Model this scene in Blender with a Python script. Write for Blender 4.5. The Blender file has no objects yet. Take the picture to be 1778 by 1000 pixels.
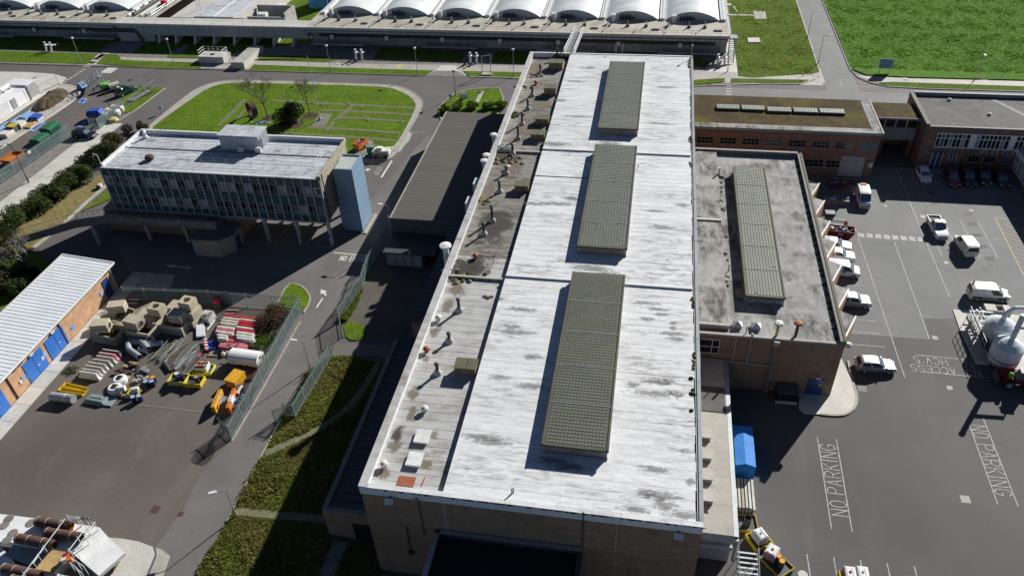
import bpy,bmesh,math,random
from mathutils import Vector,Matrix
R = random.Random(7)
rad = math.radians
scene = bpy.context.scene
COL = scene.collection

# ------------------------------------------------------------------ camera
YAW,PITCH,ROLL = -0.201946,0.665162,-0.0512915
fwd = Vector((math.sin(YAW)*math.cos(PITCH),math.cos(YAW)*math.cos(PITCH),-math.sin(PITCH)))
rgt = Vector((math.cos(YAW),-math.sin(YAW),0))
upv = rgt.cross(fwd)
cr = math.cos(ROLL)*rgt + math.sin(ROLL)*upv
cu = -math.sin(ROLL)*rgt + math.cos(ROLL)*upv
cam_d = bpy.data.cameras.new('camera')
cam = bpy.data.objects.new('camera',cam_d)
COL.objects.link(cam)
cam.matrix_world = Matrix(((cr.x,cu.x,-fwd.x,0),(cr.y,cu.y,-fwd.y,0),(cr.z,cu.z,-fwd.z,66.8),(0,0,0,1)))
cam_d.sensor_width = 36.0
cam_d.lens = 36.0*1356.774/1778.0
cam_d.clip_start = 0.5
cam_d.clip_end = 3000.0
scene.camera = cam

# ------------------------------------------------------------------ light
SUN_DIR = Vector((0.977,1.60,1.0)).normalized()      # towards the sun
world = bpy.data.worlds.new('World')
scene.world = world
world.use_nodes = True
wn = world.node_tree.nodes
wl = world.node_tree.links
bg = wn['Background']
sky = wn.new('ShaderNodeTexSky')
sky.sky_type = 'NISHITA'
sky.sun_disc = False
sky.sun_elevation = math.asin(SUN_DIR.z)
sky.sun_rotation = math.atan2(SUN_DIR.x,SUN_DIR.y)
sky.air_density = 0.45
sky.dust_density = 0.1
sky.ozone_density = 1.5
wl.new(sky.outputs[0],bg.inputs[0])
bg.inputs[1].default_value = 0.05
sun_d = bpy.data.lights.new('sun','SUN')
sun_d.energy = 5.0
sun_d.angle = rad(0.53)
sun_d.color = (1.0,0.97,0.92)
sun = bpy.data.objects.new('sun',sun_d)
COL.objects.link(sun)
sun.rotation_euler = SUN_DIR.to_track_quat('Z','Y').to_euler()
sun.location = (150,240,150)
scene.view_settings.view_transform = 'Standard'
scene.view_settings.look = 'None'
scene.view_settings.gamma = 1.0
scene.view_settings.exposure = 0.5
scene.view_settings.use_curve_mapping = False

# ------------------------------------------------------------------ materials
MATS = {}
def _base(name):
    m = bpy.data.materials.new(name)
    m.use_nodes = True
    nt = m.node_tree
    return m,nt,nt.nodes['Principled BSDF']
def _coord(nt,scale=(1,1,1),kind='Object'):
    tc = nt.nodes.new('ShaderNodeTexCoord')
    mp = nt.nodes.new('ShaderNodeMapping')
    mp.inputs['Scale'].default_value = scale
    nt.links.new(tc.outputs[kind],mp.inputs[0])
    return mp.outputs[0]
def _noise(nt,vec,scale,detail=4,rough=0.55,dist=0.0):
    n = nt.nodes.new('ShaderNodeTexNoise')
    n.inputs['Scale'].default_value = scale
    n.inputs['Detail'].default_value = detail
    n.inputs['Roughness'].default_value = rough
    n.inputs['Distortion'].default_value = dist
    nt.links.new(vec,n.inputs['Vector'])
    return n.outputs[0]
def _ramp(nt,fac,a,b,ca=(0,0,0,1),cb=(1,1,1,1)):
    r = nt.nodes.new('ShaderNodeValToRGB')
    e = r.color_ramp.elements
    e[0].position,e[1].position = a,b
    e[0].color,e[1].color = ca,cb
    nt.links.new(fac,r.inputs[0])
    return r.outputs[0]
def _mix(nt,fac,a,b,mode='MIX'):
    x = nt.nodes.new('ShaderNodeMix')
    x.data_type = 'RGBA'
    x.blend_type = mode
    for s,v in ((x.inputs[0],fac),(x.inputs[6],a),(x.inputs[7],b)):
        if hasattr(v,'is_output') or hasattr(v,'node'):
            nt.links.new(v,s)
        elif isinstance(v,(tuple,list)):
            s.default_value = (v[0],v[1],v[2],1)
        else:
            s.default_value = v
    return x.outputs[2]
def _bump(nt,b,fac,strength,dist):
    n = nt.nodes.new('ShaderNodeBump')
    n.inputs['Strength'].default_value = strength
    n.inputs['Distance'].default_value = dist
    nt.links.new(fac,n.inputs['Height'])
    nt.links.new(n.outputs[0],b.inputs['Normal'])
def rgb(c):
    return (c[0],c[1],c[2],1)
def pm(name,c1,c2=None,scale=1.0,lo=0.35,hi=0.65,rough=0.75,metal=0.0,bump=0.0,bdist=0.02,stretch=(1,1,1),c3=None,s3=0.1,lo3=0.5,hi3=0.7,fine=0.0,fscale=12.0,vary=0.0,spec=0.5):
    """paint, stone, metal ...: two tones by noise, an optional third in patches, fine grain, per-object variation"""
    m,nt,b = _base(name)
    b.inputs['Roughness'].default_value = rough
    b.inputs['Metallic'].default_value = metal
    b.inputs['Specular IOR Level'].default_value = spec
    vec = _coord(nt,stretch)
    if c2 is None:
        c2 = tuple(x*0.85 for x in c1)
    n1 = _noise(nt,vec,scale,6,0.6)
    col = _mix(nt,_ramp(nt,n1,lo,hi),c1,c2)
    if c3 is not None:
        n3 = _noise(nt,vec,s3,5,0.6,0.4)
        col = _mix(nt,_ramp(nt,n3,lo3,hi3),col,c3)
    if fine > 0:
        nf = _noise(nt,_coord(nt),fscale,3,0.7)
        g = _ramp(nt,nf,0.3,0.7,rgb((1-fine,)*3),rgb((1+fine,)*3))
        col = _mix(nt,1.0,col,g,'MULTIPLY')
    if vary > 0:
        oi = nt.nodes.new('ShaderNodeObjectInfo')
        g = _ramp(nt,oi.outputs['Random'],0,1,rgb((1-vary,)*3),rgb((1+vary,)*3))
        col = _mix(nt,1.0,col,g,'MULTIPLY')
    nt.links.new(col,b.inputs['Base Color'])
    if bump > 0:
        _bump(nt,b,_noise(nt,vec,scale*6,5,0.65),bump,bdist)
    MATS[name] = m
    return m
def mix_streak(name,base,stain,pale,dirt=0.5,vary=0.08,rough=0.85,lo=0.5,hi=0.78,aniso=(0.22,2.2),spec=0.3,cover=(0.42,0.62)):
    """weathered flat-roof coating: streaks along x, blotches, per-strip tone"""
    m,nt,b = _base(name)
    b.inputs['Roughness'].default_value = rough
    b.inputs['Specular IOR Level'].default_value = spec
    v1 = _coord(nt,(aniso[0],aniso[1],1))
    n1 = _noise(nt,v1,1.1,8,0.72,0.4)
    v2 = _coord(nt,(0.14,0.3,1))
    n2 = _noise(nt,v2,0.9,4,0.6,0.2)
    mul = nt.nodes.new('ShaderNodeMath')
    mul.operation = 'MULTIPLY'
    nt.links.new(_ramp(nt,n1,lo,hi),mul.inputs[0])
    nt.links.new(_ramp(nt,n2,cover[0],cover[1]),mul.inputs[1])
    n4 = _noise(nt,_coord(nt,(aniso[0]*1.6,aniso[1]*1.6,1)),0.9,7,0.7)
    col = _mix(nt,_ramp(nt,n4,0.42,0.8,rgb((0,0,0)),rgb((dirt,)*3)),base,pale)
    col = _mix(nt,mul.outputs[0],col,stain)
    n5 = _noise(nt,_coord(nt),5.0,5,0.7)
    col = _mix(nt,1.0,col,_ramp(nt,n5,0.3,0.75,rgb((0.88,)*3),rgb((1.06,)*3)),'MULTIPLY')
    oi = nt.nodes.new('ShaderNodeObjectInfo')
    col = _mix(nt,1.0,col,_ramp(nt,oi.outputs['Random'],0,1,rgb((1-vary,)*3),rgb((1+vary*0.5,)*3)),'MULTIPLY')
    nt.links.new(col,b.inputs['Base Color'])
    _bump(nt,b,_noise(nt,_coord(nt,(0.6,2,1)),3,5,0.6),0.25,0.02)
    MATS[name] = m
    return m
def brick_mat(name,a,c,mortar,rough=0.85,vert='Z'):
    """brick courses on walls: colour of single bricks and joints are below a pixel here"""
    m,nt,b = _base(name)
    b.inputs['Roughness'].default_value = rough
    tc = nt.nodes.new('ShaderNodeTexCoord')
    sp = nt.nodes.new('ShaderNodeSeparateXYZ')
    nt.links.new(tc.outputs['Object'],sp.inputs[0])
    ad = nt.nodes.new('ShaderNodeMath')
    ad.operation = 'ADD'
    nt.links.new(sp.outputs[0],ad.inputs[0])
    nt.links.new(sp.outputs[1],ad.inputs[1])
    cb = nt.nodes.new('ShaderNodeCombineXYZ')
    nt.links.new(ad.outputs[0],cb.inputs[0])
    nt.links.new(sp.outputs[2],cb.inputs[1])
    bt = nt.nodes.new('ShaderNodeTexBrick')
    bt.inputs['Color1'].default_value = rgb(a)
    bt.inputs['Color2'].default_value = rgb(c)
    bt.inputs['Mortar'].default_value = rgb(mortar)
    bt.inputs['Scale'].default_value = 1.0
    bt.inputs['Brick Width'].default_value = 0.24
    bt.inputs['Row Height'].default_value = 0.08
    bt.inputs['Mortar Size'].default_value = 0.012
    bt.inputs['Bias'].default_value = 0.0
    nt.links.new(cb.outputs[0],bt.inputs['Vector'])
    n = _noise(nt,_coord(nt,(1,1,2)),0.7,6,0.65)
    col = _mix(nt,1.0,bt.outputs[0],_ramp(nt,n,0.3,0.72,rgb((0.75,)*3),rgb((1.2,)*3)),'MULTIPLY')
    n2 = _noise(nt,_coord(nt,(1,1,0.35)),2.2,4,0.6)
    col = _mix(nt,1.0,col,_ramp(nt,n2,0.3,0.72,rgb((0.86,)*3),rgb((1.1,)*3)),'MULTIPLY')
    nt.links.new(col,b.inputs['Base Color'])
    MATS[name] = m
    return m
def asphalt(name,c1,c2,c3,s=0.12,cracks=0.5,tyre=0.0,rough=0.82):
    m,nt,b = _base(name)
    b.inputs['Roughness'].default_value = rough
    v = _coord(nt)
    n1 = _noise(nt,v,s,6,0.6,0.3)
    col = _mix(nt,_ramp(nt,n1,0.36,0.66),c1,c2)
    n2 = _noise(nt,_coord(nt,(1,0.35,1)),s*3.3,5,0.6,0.5)
    col = _mix(nt,_ramp(nt,n2,0.55,0.85,rgb((0,)*3),rgb((0.8,)*3)),col,c3)
    n3 = _noise(nt,v,6.0,4,0.8)
    col = _mix(nt,1.0,col,_ramp(nt,n3,0.25,0.75,rgb((0.8,)*3),rgb((1.2,)*3)),'MULTIPLY')
    if cracks > 0:
        vo = nt.nodes.new('ShaderNodeTexVoronoi')
        vo.feature = 'DISTANCE_TO_EDGE'
        vo.inputs['Scale'].default_value = 0.16
        dn = nt.nodes.new('ShaderNodeTexNoise')
        dn.inputs['Scale'].default_value = 0.5
        dn.inputs['Detail'].default_value = 5
        nt.links.new(v,dn.inputs['Vector'])
        mx = nt.nodes.new('ShaderNodeMix')
        mx.data_type = 'RGBA'
        mx.blend_type = 'LINEAR_LIGHT'
        mx.inputs[0].default_value = 0.9
        nt.links.new(v,mx.inputs[6])
        nt.links.new(dn.outputs[1],mx.inputs[7])
        nt.links.new(mx.outputs[2],vo.inputs['Vector'])
        ck = _ramp(nt,vo.outputs[0],0.0,0.009,rgb((1-cracks,)*3),rgb((1,)*3))
        col = _mix(nt,1.0,col,ck,'MULTIPLY')
    if tyre > 0:
        wv = nt.nodes.new('ShaderNodeTexWave')
        wv.wave_type = 'RINGS'
        wv.rings_direction = 'Z'
        wv.inputs['Scale'].default_value = 0.3
        wv.inputs['Distortion'].default_value = 14.0
        wv.inputs['Detail'].default_value = 4.0
        wv.inputs['Detail Scale'].default_value = 0.12
        mp = nt.nodes.new('ShaderNodeMapping')
        mp.inputs['Location'].default_value = (58.0,-47.0,0)
        nt.links.new(v,mp.inputs[0])
        nt.links.new(mp.outputs[0],wv.inputs['Vector'])
        col = _mix(nt,1.0,col,_ramp(nt,wv.outputs[1],0.0,0.3,rgb((1-tyre,)*3),rgb((1,)*3)),'MULTIPLY')
    nt.links.new(col,b.inputs['Base Color'])
    _bump(nt,b,n3,0.2,0.01)
    MATS[name] = m
    return m
def glass(name,c,rough=0.12):
    m,nt,b = _base(name)
    b.inputs['Roughness'].default_value = rough
    b.inputs['Specular IOR Level'].default_value = 0.6
    n = _noise(nt,_coord(nt),1.3,2)
    nt.links.new(_mix(nt,_ramp(nt,n,0.3,0.7),c,tuple(x*0.6 for x in c)),b.inputs['Base Color'])
    MATS[name] = m
    return m

mix_streak('white_roof',(0.74,0.75,0.755),(0.19,0.185,0.18),(0.44,0.435,0.43),dirt=0.85,rough=0.5,lo=0.47,hi=0.66,vary=0.06,aniso=(0.45,1.8),cover=(0.46,0.62))
mix_streak('bay_roof',(0.48,0.485,0.48),(0.19,0.165,0.13),(0.33,0.315,0.29),dirt=0.8,lo=0.42,hi=0.66,aniso=(0.5,1.0))
mix_streak('bay_roof_dark',(0.30,0.285,0.265),(0.11,0.095,0.072),(0.19,0.175,0.15),dirt=0.9,lo=0.38,hi=0.62,aniso=(0.5,1.0),cover=(0.35,0.55))
mix_streak('office_roof',(0.52,0.56,0.60),(0.21,0.195,0.185),(0.36,0.375,0.385),dirt=0.95,lo=0.45,hi=0.62,aniso=(0.55,1.3),cover=(0.42,0.58))
mix_streak('annex_roof',(0.30,0.295,0.28),(0.085,0.082,0.075),(0.52,0.515,0.50),dirt=0.95,lo=0.40,hi=0.60,aniso=(0.9,0.33),cover=(0.40,0.56))
mix_streak('lean_roof',(0.47,0.455,0.415),(0.25,0.23,0.185),(0.37,0.35,0.31),dirt=0.5,aniso=(0.5,0.6))
mix_streak('tar_roof',(0.105,0.098,0.086),(0.072,0.066,0.056),(0.125,0.118,0.104),dirt=0.4)
mix_streak('grey_felt',(0.115,0.112,0.106),(0.06,0.058,0.055),(0.19,0.185,0.175),dirt=0.7,lo=0.42,hi=0.66,aniso=(0.4,0.4))
pm('moss_roof',(0.095,0.066,0.032),(0.055,0.042,0.026),0.35,c3=(0.12,0.105,0.022),s3=0.22,lo3=0.5,hi3=0.68,fine=0.3,fscale=4,bump=0.4,rough=0.95,spec=0.1)
pm('moss',(0.15,0.15,0.03),(0.09,0.085,0.03),1.5,fine=0.35,fscale=6,bump=0.8,bdist=0.06)
brick_mat('brick_brown',(0.33,0.20,0.115),(0.26,0.155,0.092),(0.28,0.215,0.155))
brick_mat('brick_orange',(0.60,0.325,0.16),(0.50,0.255,0.125),(0.46,0.36,0.26))
brick_mat('brick_red',(0.25,0.12,0.08),(0.20,0.095,0.065),(0.22,0.17,0.14))
brick_mat('brick_cream',(0.42,0.37,0.27),(0.36,0.315,0.23),(0.34,0.31,0.25))
asphalt('road',(0.122,0.112,0.110),(0.095,0.088,0.086),(0.135,0.124,0.118),0.09,0.12)
asphalt('car_park_old',(0.175,0.178,0.175),(0.135,0.138,0.136),(0.205,0.205,0.197),0.11,0.35)
asphalt('car_park_new',(0.098,0.095,0.090),(0.068,0.066,0.065),(0.150,0.137,0.116),0.06,0.12)
asphalt('yard_asphalt',(0.128,0.112,0.095),(0.090,0.079,0.067),(0.155,0.136,0.115),0.07,0.0,tyre=0.04)
asphalt('lane_asphalt',(0.165,0.152,0.144),(0.122,0.111,0.105),(0.195,0.18,0.166),0.12,0.15)
asphalt('earth_ground',(0.10,0.088,0.07),(0.075,0.066,0.052),(0.12,0.10,0.075),0.2,0.0)
pm('rust_stained',(0.13,0.118,0.105),(0.105,0.092,0.08),0.4,c3=(0.20,0.12,0.07),s3=0.5,lo3=0.55,hi3=0.75,fine=0.2)
pm('concrete',(0.42,0.40,0.355),(0.33,0.315,0.28),0.6,fine=0.18,fscale=5,c3=(0.27,0.25,0.21),s3=0.35,lo3=0.55,hi3=0.8,vary=0.07)
pm('concrete_pale',(0.56,0.545,0.50),(0.47,0.455,0.41),0.5,fine=0.14,fscale=5,vary=0.05)
pm('concrete_warm',(0.47,0.415,0.31),(0.38,0.335,0.25),1.2,fine=0.22,fscale=7,bump=0.3,vary=0.10,c3=(0.27,0.235,0.18),s3=0.8,lo3=0.55,hi3=0.75)
pm('concrete_dark',(0.22,0.205,0.18),(0.155,0.145,0.125),1.0,fine=0.25,fscale=6,vary=0.08)
pm('kerb',(0.40,0.375,0.32),(0.30,0.28,0.235),1.2,fine=0.2,vary=0.06)
pm('paint_white',(0.72,0.71,0.67),(0.56,0.55,0.51),1.5,lo=0.4,hi=0.75,fine=0.25,fscale=9)
pm('paint_worn',(0.46,0.455,0.43),(0.22,0.215,0.205),2.2,lo=0.4,hi=0.72,fine=0.35,fscale=9)
pm('paint_yellow',(0.58,0.47,0.18),(0.40,0.33,0.15),1.2,fine=0.25)
pm('steel_galv',(0.42,0.45,0.46),(0.34,0.36,0.37),2.0,rough=0.5,metal=0.5,vary=0.06)
pm('steel_dark',(0.06,0.065,0.07),(0.04,0.042,0.045),2.0,rough=0.6)
pm('steel_pale',(0.62,0.65,0.66),(0.52,0.55,0.56),1.5,rough=0.45,vary=0.05)
pm('fence_green',(0.20,0.27,0.265),(0.16,0.215,0.21),2.0,rough=0.5,vary=0.05)
pm('white_paint',(0.78,0.79,0.78),(0.68,0.69,0.68),0.8,rough=0.4,fine=0.06,vary=0.03)
pm('white_frame',(0.74,0.75,0.74),(0.66,0.67,0.66),0.8,rough=0.4)
pm('frame_grey',(0.25,0.265,0.27),(0.20,0.21,0.215),1.2,rough=0.7,fine=0.1)
pm('teal_panel',(0.010,0.070,0.088),(0.007,0.055,0.072),0.7,rough=0.4,vary=0.10)
glass('window_dark',(0.018,0.02,0.026),0.15)
glass('window_blue',(0.10,0.15,0.20),0.25)
glass('window_pale',(0.30,0.36,0.42),0.4)
pm('tower_blue',(0.20,0.315,0.44),(0.18,0.285,0.40),0.5,rough=0.6,fine=0.06,stretch=(1,1,0.25))
pm('tower_roof',(0.44,0.48,0.46),(0.38,0.42,0.40),0.8,rough=0.6)
pm('lens_frame',(0.07,0.07,0.045),(0.055,0.054,0.036),0.6,fine=0.1,fscale=5,c3=(0.095,0.088,0.045),s3=0.25)
pm('lens_frame_annex',(0.10,0.10,0.065),(0.075,0.075,0.05),0.8,fine=0.15,fscale=5)
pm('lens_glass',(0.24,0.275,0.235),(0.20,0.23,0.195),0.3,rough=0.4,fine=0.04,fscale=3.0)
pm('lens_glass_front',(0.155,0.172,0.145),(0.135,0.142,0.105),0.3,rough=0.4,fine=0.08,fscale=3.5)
pm('lens_glass_annex',(0.36,0.39,0.33),(0.31,0.335,0.28),0.4,rough=0.4,fine=0.04,fscale=3.0)
pm('corrugated_white',(0.66,0.70,0.72),(0.58,0.62,0.64),0.4,rough=0.45,fine=0.06)
pm('door_blue',(0.035,0.17,0.55),(0.03,0.145,0.48),0.8,rough=0.4)
pm('door_navy',(0.02,0.055,0.19),(0.016,0.045,0.16),0.8,rough=0.4)
pm('vault_white',(0.66,0.69,0.68),(0.57,0.61,0.60),0.18,rough=0.5,fine=0.06,fscale=0.6)
pm('vault_end',(0.40,0.46,0.48),(0.33,0.39,0.41),0.4,rough=0.6,fine=0.12)
pm('tank_concrete',(0.33,0.36,0.37),(0.27,0.30,0.31),0.3,fine=0.15,stretch=(1,1,0.3))
pm('deck_concrete',(0.46,0.43,0.365),(0.35,0.32,0.26),0.35,fine=0.2,fscale=3,c3=(0.25,0.215,0.165),s3=0.25,lo3=0.52,hi3=0.75)
pm('pipe_dark',(0.05,0.055,0.06),(0.035,0.04,0.045),1.0,rough=0.5)
pm('pipe_grey',(0.30,0.34,0.36),(0.24,0.27,0.29),1.0,rough=0.5,vary=0.06)
pm('rust',(0.105,0.048,0.034),(0.065,0.034,0.028),1.4,rough=0.8,fine=0.3)
pm('wood',(0.42,0.31,0.19),(0.32,0.23,0.14),2.0,fine=0.25,stretch=(1,6,1),vary=0.14)
pm('ply',(0.46,0.31,0.13),(0.36,0.23,0.09),1.0,fine=0.2,vary=0.12)
pm('soil',(0.095,0.07,0.045),(0.06,0.044,0.03),0.9,c3=(0.14,0.115,0.075),s3=0.5,fine=0.4,fscale=5,bump=0.8,bdist=0.1,rough=0.95,spec=0.1)
for nm,c in (('red',(0.52,0.035,0.045)),('pink',(0.60,0.16,0.19)),('cream',(0.60,0.55,0.46)),('yellow',(0.72,0.52,0.03)),('lime',(0.66,0.66,0.10)),('orange',(0.72,0.19,0.03)),('amber',(0.72,0.36,0.02)),('blue',(0.03,0.09,0.45)),('sky_blue',(0.08,0.36,0.72)),('pale_blue',(0.28,0.45,0.70)),('navy',(0.025,0.03,0.09)),('green',(0.02,0.13,0.065)),('bright_green',(0.15,0.48,0.06)),('black',(0.015,0.015,0.017)),('grey',(0.30,0.31,0.32)),('dark_red',(0.18,0.012,0.018)),('skip_orange',(0.52,0.17,0.035)),('off_white',(0.68,0.66,0.61)),('maroon',(0.16,0.02,0.035)),('white_plastic',(0.74,0.75,0.74)),('rust_red',(0.36,0.11,0.05)),('dark_grey',(0.09,0.095,0.10)),('olive',(0.12,0.125,0.07)),('silver',(0.42,0.43,0.44)),('tarp_blue',(0.03,0.24,0.68)),('tank_white',(0.64,0.71,0.74)),('gold',(0.55,0.40,0.06))):
    pm(nm,c,tuple(x*0.78 for x in c),1.3,rough=0.68,fine=0.14,fscale=6,vary=0.05,spec=0.35)
def car_paint(name,c,metal=0.0):
    m,nt,b = _base(name)
    b.inputs['Roughness'].default_value = 0.32
    b.inputs['Metallic'].default_value = metal
    b.inputs['Coat Weight'].default_value = 0.6
    b.inputs['Coat Roughness'].default_value = 0.08
    n = _noise(nt,_coord(nt),2.0,4)
    nt.links.new(_mix(nt,_ramp(nt,n,0.3,0.7),c,tuple(x*0.88 for x in c)),b.inputs['Base Color'])
    MATS[name] = m
for nm,c,mt in (('car_white',(0.76,0.76,0.75),0),('car_silver',(0.42,0.43,0.45),0.5),('car_grey',(0.12,0.13,0.145),0.4),('car_black',(0.012,0.012,0.015),0),('car_red',(0.10,0.012,0.02),0.1),('car_navy',(0.012,0.016,0.03),0.2),('car_blue',(0.02,0.10,0.45),0),('car_green',(0.012,0.07,0.045),0)):
    car_paint(nm,c,mt)
pm('tyre',(0.02,0.02,0.02),(0.015,0.015,0.015),3,rough=0.85)
pm('lamp_glass',(0.70,0.72,0.72),(0.6,0.62,0.62),3,rough=0.15)
pm('tail_red',(0.35,0.01,0.01),(0.3,0.01,0.01),3,rough=0.2)
pm('bark',(0.12,0.095,0.07),(0.08,0.065,0.05),3,rough=0.9,fine=0.3)
pm('twig',(0.17,0.13,0.09),(0.12,0.09,0.065),3,rough=0.9)
pm('twig_pale',(0.30,0.28,0.23),(0.22,0.20,0.16),3,rough=0.9)
def leaf_mat(name,a,c,trans=0.25,sc=0.6):
    m,nt,b = _base(name)
    b.inputs['Roughness'].default_value = 0.75
    b.inputs['Specular IOR Level'].default_value = 0.12
    n = _noise(nt,_coord(nt),sc,3,0.6)
    n2 = _noise(nt,_coord(nt),sc*9,3,0.7)
    col = _mix(nt,_ramp(nt,n,0.35,0.65),a,c)
    col = _mix(nt,1.0,col,_ramp(nt,n2,0.25,0.75,rgb((0.6,)*3),rgb((1.4,)*3)),'MULTIPLY')
    nt.links.new(col,b.inputs['Base Color'])
    tr = nt.nodes.new('ShaderNodeBsdfTranslucent')
    nt.links.new(col,tr.inputs[0])
    ms = nt.nodes.new('ShaderNodeMixShader')
    ms.inputs[0].default_value = trans
    out = nt.nodes['Material Output']
    nt.links.new(b.outputs[0],ms.inputs[1])
    nt.links.new(tr.outputs[0],ms.inputs[2])
    nt.links.new(ms.outputs[0],out.inputs[0])
    MATS[name] = m
pm('oil',(0.028,0.025,0.022),(0.05,0.044,0.038),1.2,rough=0.9)
def scuff(name,c,lo,hi,sc,stretch=(1,1,1),mx=0.8):
    """broken grime film: noise decides where the film is and where the roof shows"""
    m,nt,b = _base(name)
    b.inputs['Roughness'].default_value = 0.9
    b.inputs['Base Color'].default_value = rgb(c)
    f = _noise(nt,_coord(nt,stretch),sc,8,0.75,0.0)
    tc = nt.nodes.new('ShaderNodeTexCoord')
    gr = nt.nodes.new('ShaderNodeTexGradient')
    gr.gradient_type = 'SPHERICAL'
    mp = nt.nodes.new('ShaderNodeMapping')
    mp.inputs['Location'].default_value = (-1,-1,0)
    mp.inputs['Scale'].default_value = (2,2,0)
    nt.links.new(tc.outputs['Generated'],mp.inputs[0])
    nt.links.new(mp.outputs[0],gr.inputs[0])
    mu = nt.nodes.new('ShaderNodeMath')
    mu.operation = 'MULTIPLY_ADD'
    nt.links.new(gr.outputs[0],mu.inputs[0])
    mu.inputs[1].default_value = 0.30
    nt.links.new(f,mu.inputs[2])
    al = _ramp(nt,mu.outputs[0],lo,hi,rgb((0,)*3),rgb((mx,)*3))
    nt.links.new(al,b.inputs['Alpha'])
    MATS[name] = m
scuff('scuff_dark',(0.16,0.157,0.15),0.60,0.70,2.6,(0.55,2.2,1),0.5)
scuff('pond_brown',(0.20,0.165,0.12),0.52,0.68,1.0,(1,1,1),0.75)
scuff('pond_dark',(0.05,0.045,0.038),0.50,0.66,0.6,(1,1,1),0.85)
leaf_mat('leaf_hedge',(0.085,0.115,0.035),(0.05,0.075,0.024))
leaf_mat('leaf_dark',(0.018,0.032,0.012),(0.012,0.02,0.009))
leaf_mat('leaf_bright',(0.11,0.20,0.025),(0.07,0.13,0.02))
leaf_mat('leaf_olive',(0.10,0.095,0.04),(0.06,0.062,0.026))
leaf_mat('leaf_brown',(0.14,0.09,0.05),(0.09,0.06,0.035))
leaf_mat('blade',(0.15,0.205,0.03),(0.20,0.20,0.05),0.5,0.25)
pm('path_worn',(0.20,0.19,0.13),(0.14,0.145,0.08),1.5,rough=0.9,fine=0.2,spec=0.1)
leaf_mat('blade_dry',(0.36,0.30,0.125),(0.25,0.23,0.075),0.45,0.25)
leaf_mat('crop',(0.125,0.24,0.032),(0.10,0.205,0.028),0.5,0.12)
def grass(name,a,c,d,s=0.25,lines=None):
    m,nt,b = _base(name)
    b.inputs['Roughness'].default_value = 0.95
    b.inputs['Specular IOR Level'].default_value = 0.08
    v = _coord(nt)
    n1 = _noise(nt,v,s,5,0.6,0.3)
    col = _mix(nt,_ramp(nt,n1,0.35,0.65),a,c)
    n2 = _noise(nt,v,s*3.5,6,0.65)
    col = _mix(nt,_ramp(nt,n2,0.52,0.78),col,d)
    n3 = _noise(nt,_coord(nt,(1,0.55,1)),2.2,6,0.8)
    col = _mix(nt,1.0,col,_ramp(nt,n3,0.28,0.72,rgb((0.5,)*3),rgb((1.5,)*3)),'MULTIPLY')
    if lines:
        wv = nt.nodes.new('ShaderNodeTexWave')
        wv.bands_direction = lines
        wv.inputs['Scale'].default_value = 0.55
        wv.inputs['Distortion'].default_value = 1.6
        wv.inputs['Detail'].default_value = 2
        nt.links.new(v,wv.inputs['Vector'])
        col = _mix(nt,1.0,col,_ramp(nt,wv.outputs[1],0.2,0.8,rgb((0.8,)*3),rgb((1.12,)*3)),'MULTIPLY')
    nt.links.new(col,b.inputs['Base Color'])
    _bump(nt,b,n3,0.9,0.15)
    MATS[name] = m
grass('lawn_bright',(0.108,0.185,0.012),(0.078,0.145,0.010),(0.15,0.18,0.025),0.18,'Y')
grass('lawn_verge',(0.095,0.165,0.012),(0.07,0.125,0.011),(0.14,0.16,0.028),0.25)
grass('lawn_rough',(0.12,0.165,0.024),(0.09,0.13,0.02),(0.20,0.175,0.055),0.3)
grass('lawn_far',(0.10,0.165,0.014),(0.08,0.135,0.013),(0.145,0.155,0.032),0.12)
grass('field_green',(0.095,0.205,0.022),(0.075,0.165,0.018),(0.125,0.21,0.035),0.06)
grass('bank_dry',(0.25,0.205,0.09),(0.20,0.17,0.075),(0.16,0.15,0.05),0.3)

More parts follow.
